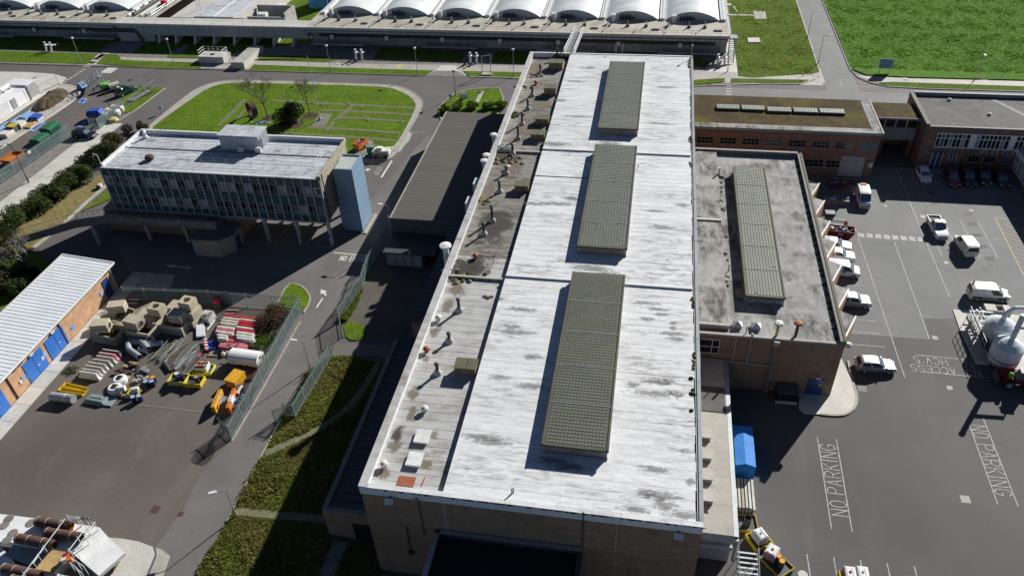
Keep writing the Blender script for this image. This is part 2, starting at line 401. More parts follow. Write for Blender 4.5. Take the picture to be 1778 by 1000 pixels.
# ------------------------------------------------------------------ mesh tools
def wloc(o):
    """world translation of an (unrotated) parent chain"""
    v = Vector((0,0,0))
    while o:
        v += o.location
        o = o.parent
    return v
class MB:
    def __init__(s):
        s.v,s.f = [],[]
    def add(s,vs,fs):
        n = len(s.v)
        s.v.extend([tuple(x) for x in vs])
        s.f.extend([tuple(i+n for i in f) for f in fs])
        return s
    def box(s,x0,y0,z0,x1,y1,z1):
        vs = [(x0,y0,z0),(x1,y0,z0),(x1,y1,z0),(x0,y1,z0),(x0,y0,z1),(x1,y0,z1),(x1,y1,z1),(x0,y1,z1)]
        return s.add(vs,[(3,2,1,0),(4,5,6,7),(0,1,5,4),(1,2,6,5),(2,3,7,6),(3,0,4,7)])
    def obox(s,c,size,rz=0.0,pitch=0.0):
        """box by centre; rz about z, pitch about its own x axis"""
        sx,sy,sz = size[0]/2,size[1]/2,size[2]/2
        M = Matrix.Rotation(rz,3,'Z') @ Matrix.Rotation(pitch,3,'X')
        vs = [tuple(Vector(c)+M @ Vector((a*sx,b*sy,d*sz))) for d in (-1,1) for a,b in ((-1,-1),(1,-1),(1,1),(-1,1))]
        return s.add(vs,[(3,2,1,0),(4,5,6,7),(0,1,5,4),(1,2,6,5),(2,3,7,6),(3,0,4,7)])
    def prism(s,poly,z0,z1):
        n = len(poly)
        a = sum(poly[i][0]*poly[(i+1) % n][1]-poly[(i+1) % n][0]*poly[i][1] for i in range(n))
        if a < 0:
            poly = poly[::-1]
        vs = [(p[0],p[1],z0) for p in poly]+[(p[0],p[1],z1) for p in poly]
        fs = [tuple(range(n,2*n)),tuple(range(n-1,-1,-1))]
        fs += [(i,(i+1) % n,n+(i+1) % n,n+i) for i in range(n)]
        return s.add(vs,fs)
    def sheet(s,poly,z):
        n = len(poly)
        a = sum(poly[i][0]*poly[(i+1) % n][1]-poly[(i+1) % n][0]*poly[i][1] for i in range(n))
        if a < 0:
            poly = poly[::-1]
        return s.add([(p[0],p[1],z) for p in poly],[tuple(range(n))])
    def tube(s,p,q,r,n=8,r2=None,caps=True):
        p,q = Vector(p),Vector(q)
        d = (q-p)
        if d.length < 1e-6:
            return s
        d.normalize()
        u = d.cross(Vector((0,0,1)) if abs(d.z) < 0.95 else Vector((1,0,0))).normalized()
        w = d.cross(u)
        r2 = r if r2 is None else r2
        vs = []
        for c,rr in ((p,r),(q,r2)):
            for i in range(n):
                a = 2*math.pi*i/n
                vs.append(tuple(c+(u*math.cos(a)+w*math.sin(a))*rr))
        fs = [(i,n+i,n+(i+1) % n,(i+1) % n) for i in range(n)]
        if caps:
            fs += [tuple(range(n)),tuple(range(2*n-1,n-1,-1))]
        return s.add(vs,fs)
    def pipe(s,p,q,r,t=0.05,n=14):
        """open hollow pipe"""
        p,q = Vector(p),Vector(q)
        d = (q-p).normalized()
        u = d.cross(Vector((0,0,1)) if abs(d.z) < 0.95 else Vector((1,0,0))).normalized()
        w = d.cross(u)
        vs = []
        for c,rr in ((p,r),(q,r),(q,r-t),(p,r-t)):
            for i in range(n):
                a = 2*math.pi*i/n
                vs.append(tuple(c+(u*math.cos(a)+w*math.sin(a))*rr))
        fs = []
        for k in range(4):
            k2 = (k+1) % 4
            fs += [(k*n+i,k2*n+i,k2*n+(i+1) % n,k*n+(i+1) % n) for i in range(n)]
        return s.add(vs,fs)
    def lathe(s,c,prof,n=16):
        """prof: (radius, z) list bottom to top around a vertical axis at c"""
        vs = []
        for r,z in prof:
            for i in range(n):
                a = 2*math.pi*i/n
                vs.append((c[0]+r*math.cos(a),c[1]+r*math.sin(a),c[2]+z))
        fs = []
        for k in range(len(prof)-1):
            fs += [(k*n+i,k*n+(i+1) % n,(k+1)*n+(i+1) % n,(k+1)*n+i) for i in range(n)]
        fs += [tuple(range(n-1,-1,-1)),tuple(range((len(prof)-1)*n,len(prof)*n))]
        return s.add(vs,fs)
    def quad(s,a,b,c,d):
        return s.add([a,b,c,d],[(0,1,2,3)])
    def mesh(s,name):
        me = bpy.data.meshes.new(name)
        me.from_pydata(s.v,[],s.f)
        me.update()
        return me
    def build(s,name,mat,parent=None,lc=0,smooth=False,kind=None,label=None):
        """lc: vertices are given in the parent's frame; otherwise in world metres"""
        me = s.mesh(name)
        me.materials.append(MATS[mat] if isinstance(mat,str) else mat)
        if smooth:
            me.polygons.foreach_set('use_smooth',[True]*len(me.polygons))
        o = bpy.data.objects.new(name,me)
        COL.objects.link(o)
        if parent is not None:
            o.parent = parent
            if not lc:
                o.location = -wloc(parent)
        if kind:
            o['kind'] = kind
        if label:
            o['label'] = label
        return o
def thing(name,label,cat,loc=(0,0,0),rz=0.0,group=None):
    o = bpy.data.objects.new(name,None)
    COL.objects.link(o)
    o.empty_display_size = 0.3
    o.location = (loc[0],loc[1],loc[2] if len(loc) > 2 else 0.0)
    o.rotation_euler = (0,0,rz)
    o['label'] = label
    o['category'] = cat
    if group:
        o['group'] = group
    return o
def tag(o,label,cat,group=None):
    o['label'] = label
    o['category'] = cat
    if group:
        o['group'] = group
    return o
def struct(o):
    o['kind'] = 'structure'
    return o
def dup(root,loc,rz=None,label=None):
    """a copy of a thing with copies of its parts and their sub-parts, sharing mesh data"""
    r = root.copy()
    COL.objects.link(r)
    r.location = (loc[0],loc[1],loc[2] if len(loc) > 2 else 0.0)
    if rz is not None:
        r.rotation_euler = (0,0,rz)
    if label:
        r['label'] = label
    for ch in list(root.children):
        c = ch.copy()
        COL.objects.link(c)
        c.parent = r
        for g in list(ch.children):
            d = g.copy()
            COL.objects.link(d)
            d.parent = c
    return r
def clone_part(o,parent,loc):
    c = o.copy()
    COL.objects.link(c)
    c.parent = parent
    c.location = loc
    return c
def ang(a,b):
    return math.atan2(b[1]-a[1],b[0]-a[0])
def lerp(a,b,t):
    return tuple(x+(y-x)*t for x,y in zip(a,b))
def mid(a,b):
    return lerp(a,b,0.5)
def line_poly(a,b,w):
    d = Vector((b[0]-a[0],b[1]-a[1]))
    d.normalize()
    n = Vector((-d.y,d.x))*w/2
    return [(a[0]+n.x,a[1]+n.y),(a[0]-n.x,a[1]-n.y),(b[0]-n.x,b[1]-n.y),(b[0]+n.x,b[1]+n.y)]
def smooth_poly(pts,it=2):
    for _ in range(it):
        q = []
        n = len(pts)
        for i in range(n):
            a,b = pts[i],pts[(i+1) % n]
            q += [lerp(a,b,0.25),lerp(a,b,0.75)]
        pts = q
    return pts
def smooth_line(pts,it=2):
    for _ in range(it):
        q = [pts[0]]
        for a,b in zip(pts,pts[1:]):
            q += [lerp(a,b,0.25),lerp(a,b,0.75)]
        q.append(pts[-1])
        pts = q
    return pts
def strip_mesh(m,pts,w,z0,z1):
    """raised band (a kerb) along a polyline, mitred"""
    n = len(pts)
    L,Rr = [],[]
    for i in range(n):
        a = pts[max(0,i-1)]
        b = pts[min(n-1,i+1)]
        d = Vector((b[0]-a[0],b[1]-a[1]))
        d.normalize()
        nn = Vector((-d.y,d.x))*w/2
        L.append((pts[i][0]+nn.x,pts[i][1]+nn.y))
        Rr.append((pts[i][0]-nn.x,pts[i][1]-nn.y))
    vs,fs = [],[]
    for i in range(n):
        vs += [(L[i][0],L[i][1],z0),(L[i][0],L[i][1],z1),(Rr[i][0],Rr[i][1],z1),(Rr[i][0],Rr[i][1],z0)]
    for i in range(n-1):
        a,b = i*4,i*4+4
        fs += [(a,a+1,b+1,b),(a+1,a+2,b+2,b+1),(a+2,a+3,b+3,b+2)]
    fs += [(0,3,2,1),(n*4-4,n*4-3,n*4-2,n*4-1)]
    m.add(vs,fs)
    return m

# ================================================================== the setting
ground = struct(MB().sheet([(-500,-150),(500,-150),(500,700),(-500,700)],0.0).build('ground','road'))
def surf(name,mat,poly,z):
    return struct(MB().sheet(poly,z).build(name,mat))
def raised(name,mat,poly,z0,z1):
    return struct(MB().prism(poly,z0,z1).build(name,mat))
Z1,Z2,Z3 = 0.004,0.008,0.012
# --- asphalt areas
yard = surf('yard','yard_asphalt',[(-70.7,79),(-68.25,74.12),(-52.45,75.07),(-44.72,75.17),(-44.08,58.37),(-43.93,52.26),(-45.10,47.23),(-44.71,42.37),(-45.56,38.07),(-48.26,34.45),(-60,22),(-100,22),(-100,45),(-70.7,45)],Z1)
lane = surf('access_lane','lane_asphalt',[(-68.25,74.12),(-52.45,75.07),(-44.72,75.17),(-44.08,58.37),(-43.93,52.26),(-45.10,47.23),(-44.71,42.37),(-45.41,38.10),(-43.14,35.20),(-39.75,35.70),(-39.58,39.61),(-39.50,42.03),(-39.56,49.91),(-39.57,57.08),(-39.59,65.25),(-37.21,67.71),(-38.62,73.84),(-38.46,85.94),(-37.2,92),(-37.2,127),(-40.5,127),(-44,104),(-82,89),(-72,79)],Z1)
car_park = surf('car_park','car_park_new',[(6.8,20),(130,20),(130,123.5),(6.8,123.5)],Z1)
old_tarmac = surf('car_park_north','car_park_old',[(26.32,79.32),(36.10,79.40),(36.33,83.46),(40.10,83.87),(40.35,85.71),(72,78),(72,123),(23,123),(23,78)],Z2)
surf('tarmac_patch','car_park_new',[(36.10,79.40),(36.33,83.46),(40.10,83.87),(39.77,79.65)],0.006)
far_tarmac = surf('far_road','car_park_old',[(7,135),(120,139),(120,153.6),(39.9,152.5),(39.9,400),(33.9,400),(33.9,152.5),(7,152.3)],Z1)
rusty = surf('storage_yard','rust_stained',[(-119.96,138.13),(-115.98,141.75),(-109.41,143.55),(-108.94,132.13),(-112.80,124.73),(-116.02,107.58),(-120.86,113.89),(-119.86,126.13)],Z1)
for a,b,c,d in (((47.80,109.83),(48.87,109.79),(48.72,108.84),(47.67,108.84)),((47.63,107.12),(48.84,107.14),(48.79,106.19),(47.57,106.13)),((47.52,104.13),(48.76,104.11),(48.77,103.29),(47.48,103.22)),((47.47,101.29),(48.70,101.29),(48.70,100.38),(47.44,100.31)),((47.58,98.37),(48.73,98.43),(48.73,97.46),(47.55,97.39)),((43.92,115.73),(45.00,115.76),(44.90,114.60),(43.77,114.62)),((43.65,112.65),(44.82,112.69),(44.77,111.58),(43.56,111.54))):
    MB().sheet([a,b,c,d],Z3).build('tarmac_repair','car_park_new',old_tarmac)
for q in (((33.93,55.08),0.9),((36.84,79.82),0.7),((36.38,71.05),0.6),((42.07,96.24),0.6),((41.66,107.99),0.7),((49.06,110.50),0.6),((36.79,110.44),0.5)):
    c,w = q
    MB().sheet([(c[0]-w/2,c[1]-w/2),(c[0]+w/2,c[1]-w/2),(c[0]+w/2,c[1]+w/2),(c[0]-w/2,c[1]+w/2)],0.016).build('manhole_cover','concrete',car_park)
for c,w in (((26.58,69.65),0.95),((-47.73,42.30),0.9),((-44.76,42.14),0.6),((-110.11,103.77),0.9)):
    MB().sheet([(c[0]-w/2,c[1]-w/2),(c[0]+w/2,c[1]-w/2),(c[0]+w/2,c[1]+w/2),(c[0]-w/2,c[1]+w/2)],0.014).build('manhole_cover','rust' if c[0] < -30 and c[1] < 60 else 'concrete_dark',car_park if c[0] > 0 else yard)

# --- concrete areas
def slab_grid(name,poly_owner,x0,y0,x1,y1,nx,ny,mat,z,gap=0.025):
    """paved area of single slabs, each its own piece"""
    for i in range(nx):
        for j in range(ny):
            a0,a1 = x0+(x1-x0)*i/nx+gap,x0+(x1-x0)*(i+1)/nx-gap
            b0,b1 = y0+(y1-y0)*j/ny+gap,y0+(y1-y0)*(j+1)/ny-gap
            dz = R.uniform(0,0.006)
            MB().box(a0,b0,z-0.05,a1,b1,z+dz).build(name,mat,poly_owner)
apron = raised('workshop_apron','concrete_dark',[(-73.1,40),(-70.75,40),(-70.75,79.5),(-73.1,79.5)],0.0,0.055)
slab_grid('concrete_slab',apron,-73.05,40,-70.8,79.4,1,14,'concrete_pale',0.07)
raised('apron_end','concrete',[(-73.1,76.8),(-65.5,77.6),(-66.5,80.6),(-73.1,80.6)],0.0,0.04)
raised('concrete_pad','concrete_pale',[(-50.76,38.42),(-49.35,38.51),(-47.38,38.45),(-45.56,38.07),(-44.95,37.34),(-44.56,34.99),(-49.69,34.24)],0.0,0.06)
raised('concrete_ramp','concrete',[(-45.24,38.07),(-44.55,37.97),(-43.31,37.38),(-42.86,35.24),(-44.28,35.03),(-44.67,37.21)],0.0,0.03)
fore = raised('fence_forecourt','concrete_dark',[(-111.39,87.96),(-111.31,101.41),(-110.27,117.65),(-110.01,120.33),(-105.55,121.75),(-103.78,122.93),(-103.17,121.97),(-103.66,119.74),(-104.46,112.33),(-105.38,99.64),(-105.91,88.57)],0.0,0.06)
slab_grid('concrete_slab',fore,-107.3,84,-102.6,126,1,12,'concrete_pale',0.075)
strip_mesh(MB(),[(-103.28,121.72),(-103.89,118.90),(-104.36,112.19),(-104.77,105.64),(-105.11,99.27),(-105.57,90.02)],0.3,0.0,0.11).build('kerb','concrete_pale',fore)
raised('white_forecourt','concrete_pale',[(-161.65,147.26),(-147.21,148.33),(-140.69,148.56),(-133.25,148.09),(-128.75,146.28),(-128.00,142.84),(-128.03,131.89),(-128.12,123.38),(-127.45,106.63)],0.0,0.05)
isl = raised('planting_island','concrete',smooth_poly([(-128.49,142.98),(-125.82,142.67),(-123.16,141.52),(-121.13,140.01),(-119.85,137.49),(-119.47,134.64),(-119.86,126.13),(-120.41,119.88),(-120.75,113.75),(-124.69,117.05),(-125.60,125.92)],1),0.0,0.12)
strip_mesh(MB(),smooth_line([(-128.43,142.88),(-125.78,142.61),(-123.11,141.46),(-121.12,139.94),(-119.84,137.42),(-119.46,134.58),(-119.82,126.07),(-120.37,119.83),(-120.75,113.75)],1),0.25,0.0,0.16).build('kerb','concrete_pale',isl)
for pts,mt in (([(-122.01,140.27),(-121.68,140.13),(-120.39,138.42),(-120.48,138.09)],'paint_yellow'),):
    MB().prism(pts,0.15,0.175).build('painted_kerb',mt,isl)
surf('concrete_patch','concrete_pale',[(-122.56,152.52),(-119.76,152.42),(-119.94,149.42),(-122.60,149.65)],Z3)
ap = raised('annex_pavement','concrete_pale',smooth_poly([(19.35,67.82),(18.93,64.73),(21.29,64.78),(24.15,65.16),(25.29,66.43),(25.83,68.33),(25.61,70.43),(24.7,76),(24.3,84),(22.5,84),(22.4,67.9),(18.5,67.9)],1),0.0,0.13)
strip_mesh(MB(),smooth_line([(21.31,64.89),(22.87,64.88),(24.16,65.20),(25.33,66.48),(25.81,68.28),(25.64,70.43),(25.70,74.17)],1),0.28,0.0,0.15).build('kerb','kerb',ap)
tank_pad = raised('tank_pad','concrete_pale',[(40.32,85.69),(43.83,85.74),(48.73,85.47),(58,74),(58,63.5),(42.64,75.52),(40.36,75.55),(40.17,81.59)],0.0,0.09)

# --- grass and paths
kerbs = []
def lawn(name,mat,poly,z=0.10,k=None):
    o = raised(name,mat,poly,0.0,z)
    if k:
        strip_mesh(MB(),poly+[poly[0]] if k is True else k,0.22,0.0,z+0.03).build('kerb','kerb',o)
    return o
oval_out = smooth_poly([(-96.59,123.78),(-96.42,129.51),(-96.21,137.34),(-95.64,143.18),(-93.28,146.53),(-89.56,147.97),(-84.99,148.25),(-78.30,148.31),(-63.79,148.22),(-55.43,148.28),(-51.71,147.54),(-48.58,145.34),(-45.96,142.19),(-44.89,139.89),(-44.50,135.97),(-44.53,129.70),(-44.58,122.96),(-44.33,119.73),(-45.03,117.08),(-46.72,115.60),(-49.78,115.09),(-46,100),(-46,103),(-82,103)],1)
oval_in = smooth_poly([(-95.43,124.19),(-95.25,127.99),(-94.14,137.16),(-93.16,143.60),(-90.63,145.98),(-87.55,146.60),(-84.29,146.70),(-74.42,146.94),(-61.50,147.21),(-54.08,146.99),(-50.25,144.63),(-47.66,142.05),(-46.19,139.45),(-45.80,137.49),(-45.51,132.70),(-45.31,127.23),(-45.34,123.18),(-45.76,121.80),(-49.73,120.75),(-49.70,118.13),(-53.34,118.32),(-47,103.2),(-81,103.2)],1)
pv = raised('lawn_pavement','concrete',oval_out,0.0,0.10)
oval = struct(MB().prism(oval_in,0.05,0.16).build('oval_lawn','lawn_bright'))
strip_mesh(MB(),oval_out+[oval_out[0]],0.25,0.0,0.13).build('kerb','kerb',pv)
PATHS = []
def path(pts,w,mat='concrete_dark',z=0.19,owner=None,name='garden_path'):
    o = strip_mesh(MB(),pts,w,z-0.12,z).build(name,mat,owner)
    if owner is None:
        struct(o)
        PATHS.extend(line_poly(a,b,w*1.1) for a,b in zip(pts,pts[1:]))
    return o
for pts,w in (([(-76.45,138.63),(-65.82,138.07),(-55.27,137.88),(-45.74,137.49)],0.8),([(-64.39,135.11),(-59.22,135.16),(-45.92,134.69)],0.8),([(-60.14,132.23),(-53.39,132.06),(-45.96,131.72)],0.8),([(-64.55,127.72),(-54.80,127.50),(-45.72,126.90)],0.8),([(-70.59,125.10),(-59.61,124.74),(-45.55,123.90)],0.8),([(-58.76,138.25),(-59.18,135.03),(-59.87,131.87),(-60.20,129.52),(-60.11,126.48)],0.9),([(-82.49,138.61),(-82.25,132.05),(-82.33,126.49)],0.9),([(-80.28,135.22),(-80.02,129.34)],0.6)):
    path(smooth_line(pts,1),w,'path_worn',0.185+0.004*R.random(),oval)
MB().prism([(-63.83,128.15),(-64.28,133.61),(-61.56,133.65),(-61.17,128.14)],0.1,0.20).build('mast_pad','concrete_dark',oval)
MB().prism([(-52.73,120.58),(-51.29,123.83),(-49.65,123.13),(-50.10,117.28),(-51.73,117.66)],0.1,0.205).build('mower_pad','concrete_dark',oval)
for q,w in (((-73.84,130.84),1.4),((-68.54,129.09),2.6),((-65.83,132.50),1.6)):
    MB().prism(smooth_poly([(q[0]-w,q[1]-w*.8),(q[0]+w*1.1,q[1]-w),(q[0]+w,q[1]+w*.7),(q[0]-w*.8,q[1]+w)],2),0.1,0.17).build('planting_bed','soil',oval)
# strips beside the far road
KY = 153.0
lawn('road_verge','lawn_verge',[(-230,KY),(-128.57,154.03),(-129.83,160.02),(-230,159.5)],0.10)
lawn('road_verge','lawn_verge',[(-126.48,154.18),(-127.73,159.92),(-124.41,159.81),(-121.90,157.03),(-116.86,156.69),(-102.08,156.74),(-100.09,153.63),(-109,KY)],0.10)
lawn('road_verge','lawn_verge',[(-88.47,153.62),(-88.68,156.54),(-88.72,156.45),(-69.28,156.22),(-46.71,156.28),(-48.26,153.51),(-87.28,153.28)],0.10)
lawn('road_verge','lawn_verge',[(-38.42,153.80),(-40.28,156.44),(-27.66,156.76),(-13,155.6),(-13,152.6)],0.10)
lawn('road_verge','lawn_verge',[(7,152.6),(14.42,155.11),(14.49,156.93),(7,155.2)],0.10)
lawn('road_verge','lawn_verge',[(15.56,154.98),(29.35,155.56),(30.96,157.32),(15.79,156.88)],0.10)
lawn('road_verge','lawn_verge',[(44.24,157.07),(46.08,155.26),(70.22,155.16),(70.90,157.36),(47.07,157.57)],0.10)
lawn('inner_verge','lawn_verge',[(-230,161.3),(-130.26,161.34),(-130.85,166.86),(-118,180),(-230,180)],0.10)
lawn('inner_verge','lawn_verge',[(-121.46,161.07),(-112.70,161.19),(-111.91,164.12),(-108,180),(-122,175)],0.10)
lawn('inner_verge','lawn_verge',[(-111.19,158.85),(-103.01,159.28),(-103.94,161.08),(-112.01,160.67)],0.10)
lawn('inner_verge','lawn_verge',[(-108.73,161.93),(-96.85,161.33),(-95.16,164.76),(-92.99,165.15),(-79,172),(-79,210),(-112,210),(-112,172)],0.10)
lawn('inner_verge','lawn_verge',[(-88.63,158.92),(-90.06,159.39),(-72.46,159.28),(-70.03,161.13),(-75.41,162.47),(-88.99,161.79)],0.10)
lawn('inner_verge','lawn_verge',[(-62.36,161.92),(-51.87,162.07),(-51.14,168.30),(-62.68,168.42)],0.10)
lawn('inner_verge','lawn_verge',[(-51.48,161.85),(-42.11,161.68),(-41.66,167.19),(-50.69,167.89)],0.10)
lawn('inner_verge','lawn_verge',[(-35.23,161.76),(-28.42,161.44),(-14,169),(-35.36,167.62)],0.10)
lawn('inner_verge','lawn_verge',[(7,163.2),(10.70,161.75),(11.58,165.36),(7,168)],0.10)
surf('service_path','concrete',[(-230,155.9),(7,156.4),(33.5,157.6),(33.5,154.9),(-230,152.8),(-230,165)],0.02)
surf('service_path','concrete',[(-230,158.0),(-60,159.6),(34,164.5),(34,156.0),(-230,155.5)],0.024)
surf('service_path','concrete_dark',[(-230,158.0),(-60,159.0),(16,163),(16,172),(-230,172)],0.028)
surf('pump_forecourt','concrete_pale',[(14.92,160.03),(18.05,160.06),(18.11,181.21),(16.45,180.62),(15.61,169.08),(10.84,161.14),(10.65,159.71)],0.034)
surf('driveway','car_park_old',[(-48.10,153.52),(-46.35,156.15),(-41.93,156.63),(-38.70,153.62)],0.036)
surf('gravel_patch','concrete_pale',[(-46.39,156.30),(-45.97,159.20),(-42.74,159.44),(-40.94,156.55)],0.036)
strip_mesh(MB(),[(-230,KY-0.15),(-150,KY-0.15),(-87.24,153.20),(-66.94,153.43),(-48.16,153.37)],0.25,0.0,0.13).build('road_kerb','concrete_dark')
struct(bpy.data.objects['road_kerb'])
struct(strip_mesh(MB(),[(-38.39,153.65),(-29.05,153.75),(6,152.4),(7,152.4),(22.25,154.79),(29.03,155.18),(32.13,157.70),(33.66,161.33),(33.75,210),(33.75,400)],0.25,0.0,0.13).build('road_kerb','concrete'))
struct(strip_mesh(MB(),[(39.95,400),(39.95,200),(39.84,163.28),(40.76,159.30),(42.57,156.94),(45.53,155.22),(52.42,154.81),(70.14,154.88),(130,155)],0.25,0.0,0.14).build('road_kerb','concrete_dark'))
surf('field_path','concrete',[(40.39,160.50),(42.58,160.16),(50.78,159.70),(71.69,159.90),(140,160.6),(140,156),(70.90,157.36),(47.07,157.57),(44.27,157.21),(42.29,158.48)],0.03)
surf('field_path','concrete',[(22.64,159.91),(31.01,160.16),(33.34,160.12),(31.26,157.49),(22.40,156.81)],0.032)
for q in ([(49.32,159.95),(50.16,160.01),(49.88,157.37),(49.19,157.31)],[(48.00,158.85),(51.27,158.81),(51.21,158.53),(47.94,158.56)],[(63.82,159.99),(65.19,160.09),(65.11,157.45),(63.76,157.34)],[(19.44,159.89),(20.03,159.94),(20.15,157.36),(19.57,157.32)],[(-69.83,156.50),(-69.77,159.36),(-69.32,159.39),(-69.35,156.53)],[(-71.26,157.92),(-67.92,158.03),(-67.83,157.78),(-71.15,157.62)]):
    MB().sheet(q,0.044).build('marker_slab','paint_worn',far_tarmac)
MB().sheet([(-55.44,156.56),(-55.38,159.37),(-54.39,159.35),(-54.39,156.47)],0.044).build('yellow_slab','paint_yellow',far_tarmac)
MB().sheet([(-40.06,156.61),(-40.12,159.39),(-39.70,159.42),(-39.58,156.65)],0.044).build('yellow_slab','paint_yellow',far_tarmac)
struct(MB().prism([(40.01,163.44),(42.64,160.53),(50.85,160.06),(71.80,160.25),(160,161),(160,420),(40.2,420),(40.2,180)],0.0,0.18).build('crop_field','field_green'))
struct(MB().prism([(17.3,158.4),(20,157.8),(31.03,160.39),(33.14,161.29),(33.96,163.60),(33.6,190),(33.6,420),(17.3,420)],0.0,0.10).build('grass_field','lawn_far'))
struct(MB().prism([(15.3,171),(16.8,171),(16.8,300),(15.3,300)],0.0,0.05).build('tank_path','concrete_pale'))
gf = bpy.data.objects['grass_field']
MB().prism([(20.30,179.19),(22.89,179.35),(22.97,176.68),(20.31,176.51)],0.05,0.3).build('valve_slab','concrete_pale',gf)
MB().prism([(22.77,197.25),(25.59,197.23),(25.57,191.85),(22.78,192.01)],0.05,0.16).build('valve_slab','concrete',gf)
MB().prism([(16.43,194.89),(22.71,194.90),(22.68,193.98),(16.39,193.91)],0.05,0.14).build('garden_path','concrete',gf)
MB().prism([(16.46,202.42),(17.88,202.49),(17.87,201.22),(16.41,201.03)],0.05,0.14).build('garden_path','concrete_pale',gf)
MB().prism([(18.07,200.54),(18.44,200.56),(19.03,196.78),(18.89,196.50)],0.05,0.2).build('drain_slab','concrete_pale',gf)
# left bits
lawn('fence_verge','lawn_verge',[(-109.16,143.13),(-102.87,142.96),(-103.41,132.66),(-104.53,130.40),(-106.08,131.76),(-109.30,132.70)],0.09,[(-102.76,142.90),(-103.32,132.54),(-104.47,126.34),(-104.71,123.78)])
lawn('lane_island','lawn_bright',smooth_poly([(-49.04,80.57),(-47.50,80.48),(-46.18,79.90),(-44.71,78.26),(-44.29,77.02),(-44.21,74.68),(-45.81,75.26),(-48.62,75.39)],1),0.10,smooth_line([(-48.59,75.33),(-48.94,80.65),(-47.41,80.53),(-46.14,79.91),(-44.67,78.27),(-44.23,76.94),(-44.19,74.62)],1))
lawn('corner_lawn','lawn_bright',smooth_poly([(-40.90,136.28),(-41.11,139.54),(-40.30,143.00),(-38.89,146.12),(-35.91,147.93),(-29.14,148.46),(-29,128),(-36.5,127.2)],1),0.12,True)
path([(-34.09,146.50),(-34.12,140.79)],0.8,'concrete',0.18,bpy.data.objects['corner_lawn'])
struct(MB().prism([(-94.92,106.82),(-91.87,103.35),(-92.12,85.42),(-92.20,83.07),(-97.85,85.17),(-99.03,91.72),(-97.94,98.63),(-96.50,103.12)],0.0,0.12).build('dry_bank','bank_dry'))
struct(strip_mesh(MB(),[(-91.65,103.23),(-91.88,97.78),(-91.75,90.80),(-92.28,84.22)],0.3,0.0,0.35).build('bank_kerb','concrete'))
struct(MB().prism([(-90.90,102.47),(-88.16,99.19),(-91.13,95.00),(-91.14,97.49)],0.0,0.14).build('shrub_bed','lawn_rough'))
struct(MB().prism([(-105.38,83.52),(-97.21,86.05),(-91.53,83.53),(-87.95,81.66),(-86.31,79.33),(-84.60,72.62),(-84.05,65.79),(-125,60)],0.0,0.12).build('scrub_ground','lawn_rough'))
# waste ground and rough grass west of the hall
struct(MB().prism([(-38.13,84.91),(-38.72,74.13),(-37.23,70.50),(-29,69.5),(-28.3,91.3),(-36.5,91.3)],0.0,0.05).build('waste_ground','earth_ground'))
struct(MB().prism(smooth_poly([(-38.86,82.80),(-37.54,79.94),(-37.76,77.34),(-37.93,74.23),(-38.52,73.85),(-38.46,76.94),(-38.71,80.13)],1),0.04,0.12).build('fence_verge','lawn_verge'))
struct(MB().prism(smooth_poly([(-38.07,73.16),(-36.56,73.80),(-34.34,72.59),(-34.57,70.27),(-36.47,70.03)],1),0.04,0.12).build('fence_verge','lawn_verge'))
rough = struct(MB().prism([(-37.28,66.83),(-34.92,66.97),(-28.2,66.3),(-28.4,41.5),(-22,41.5),(-22,30),(-39.70,34.17),(-39.66,37.29),(-39.50,39.45),(-39.42,41.87),(-39.47,49.72),(-39.47,56.86),(-39.29,64.24)],0.0,0.10).build('rough_grass','lawn_rough'))
struct(strip_mesh(MB(),[(-39.37,64.44),(-39.55,57.04),(-39.56,49.91),(-39.57,45.59),(-39.54,41.94)],0.2,0.0,0.13).build('lane_kerb','kerb'))
struct(strip_mesh(MB(),[(-44.01,72.87),(-43.86,65.23),(-43.78,57.69),(-43.83,52.05)],0.2,0.0,0.06).build('lane_kerb','kerb'))
path([(-37.64,68.07),(-35.11,68.39),(-30.98,68.78),(-28.5,67.5)],2.2,'lane_asphalt',0.11)
path(smooth_line([(-39.25,50.78),(-36.48,53.27),(-34.90,54.57),(-32.36,58.28),(-31.75,60.72),(-31.28,63.74),(-30.99,66.36)],2),0.9,'path_worn',0.14)
path([(-39.12,43.25),(-37.21,43.25),(-33.28,43.42),(-29.42,43.61),(-28.36,43.28)],0.9,'path_worn',0.14)
path([(-27.08,41.41),(-27.15,39.11),(-27.11,36.63)],1.6,'concrete_dark',0.15)

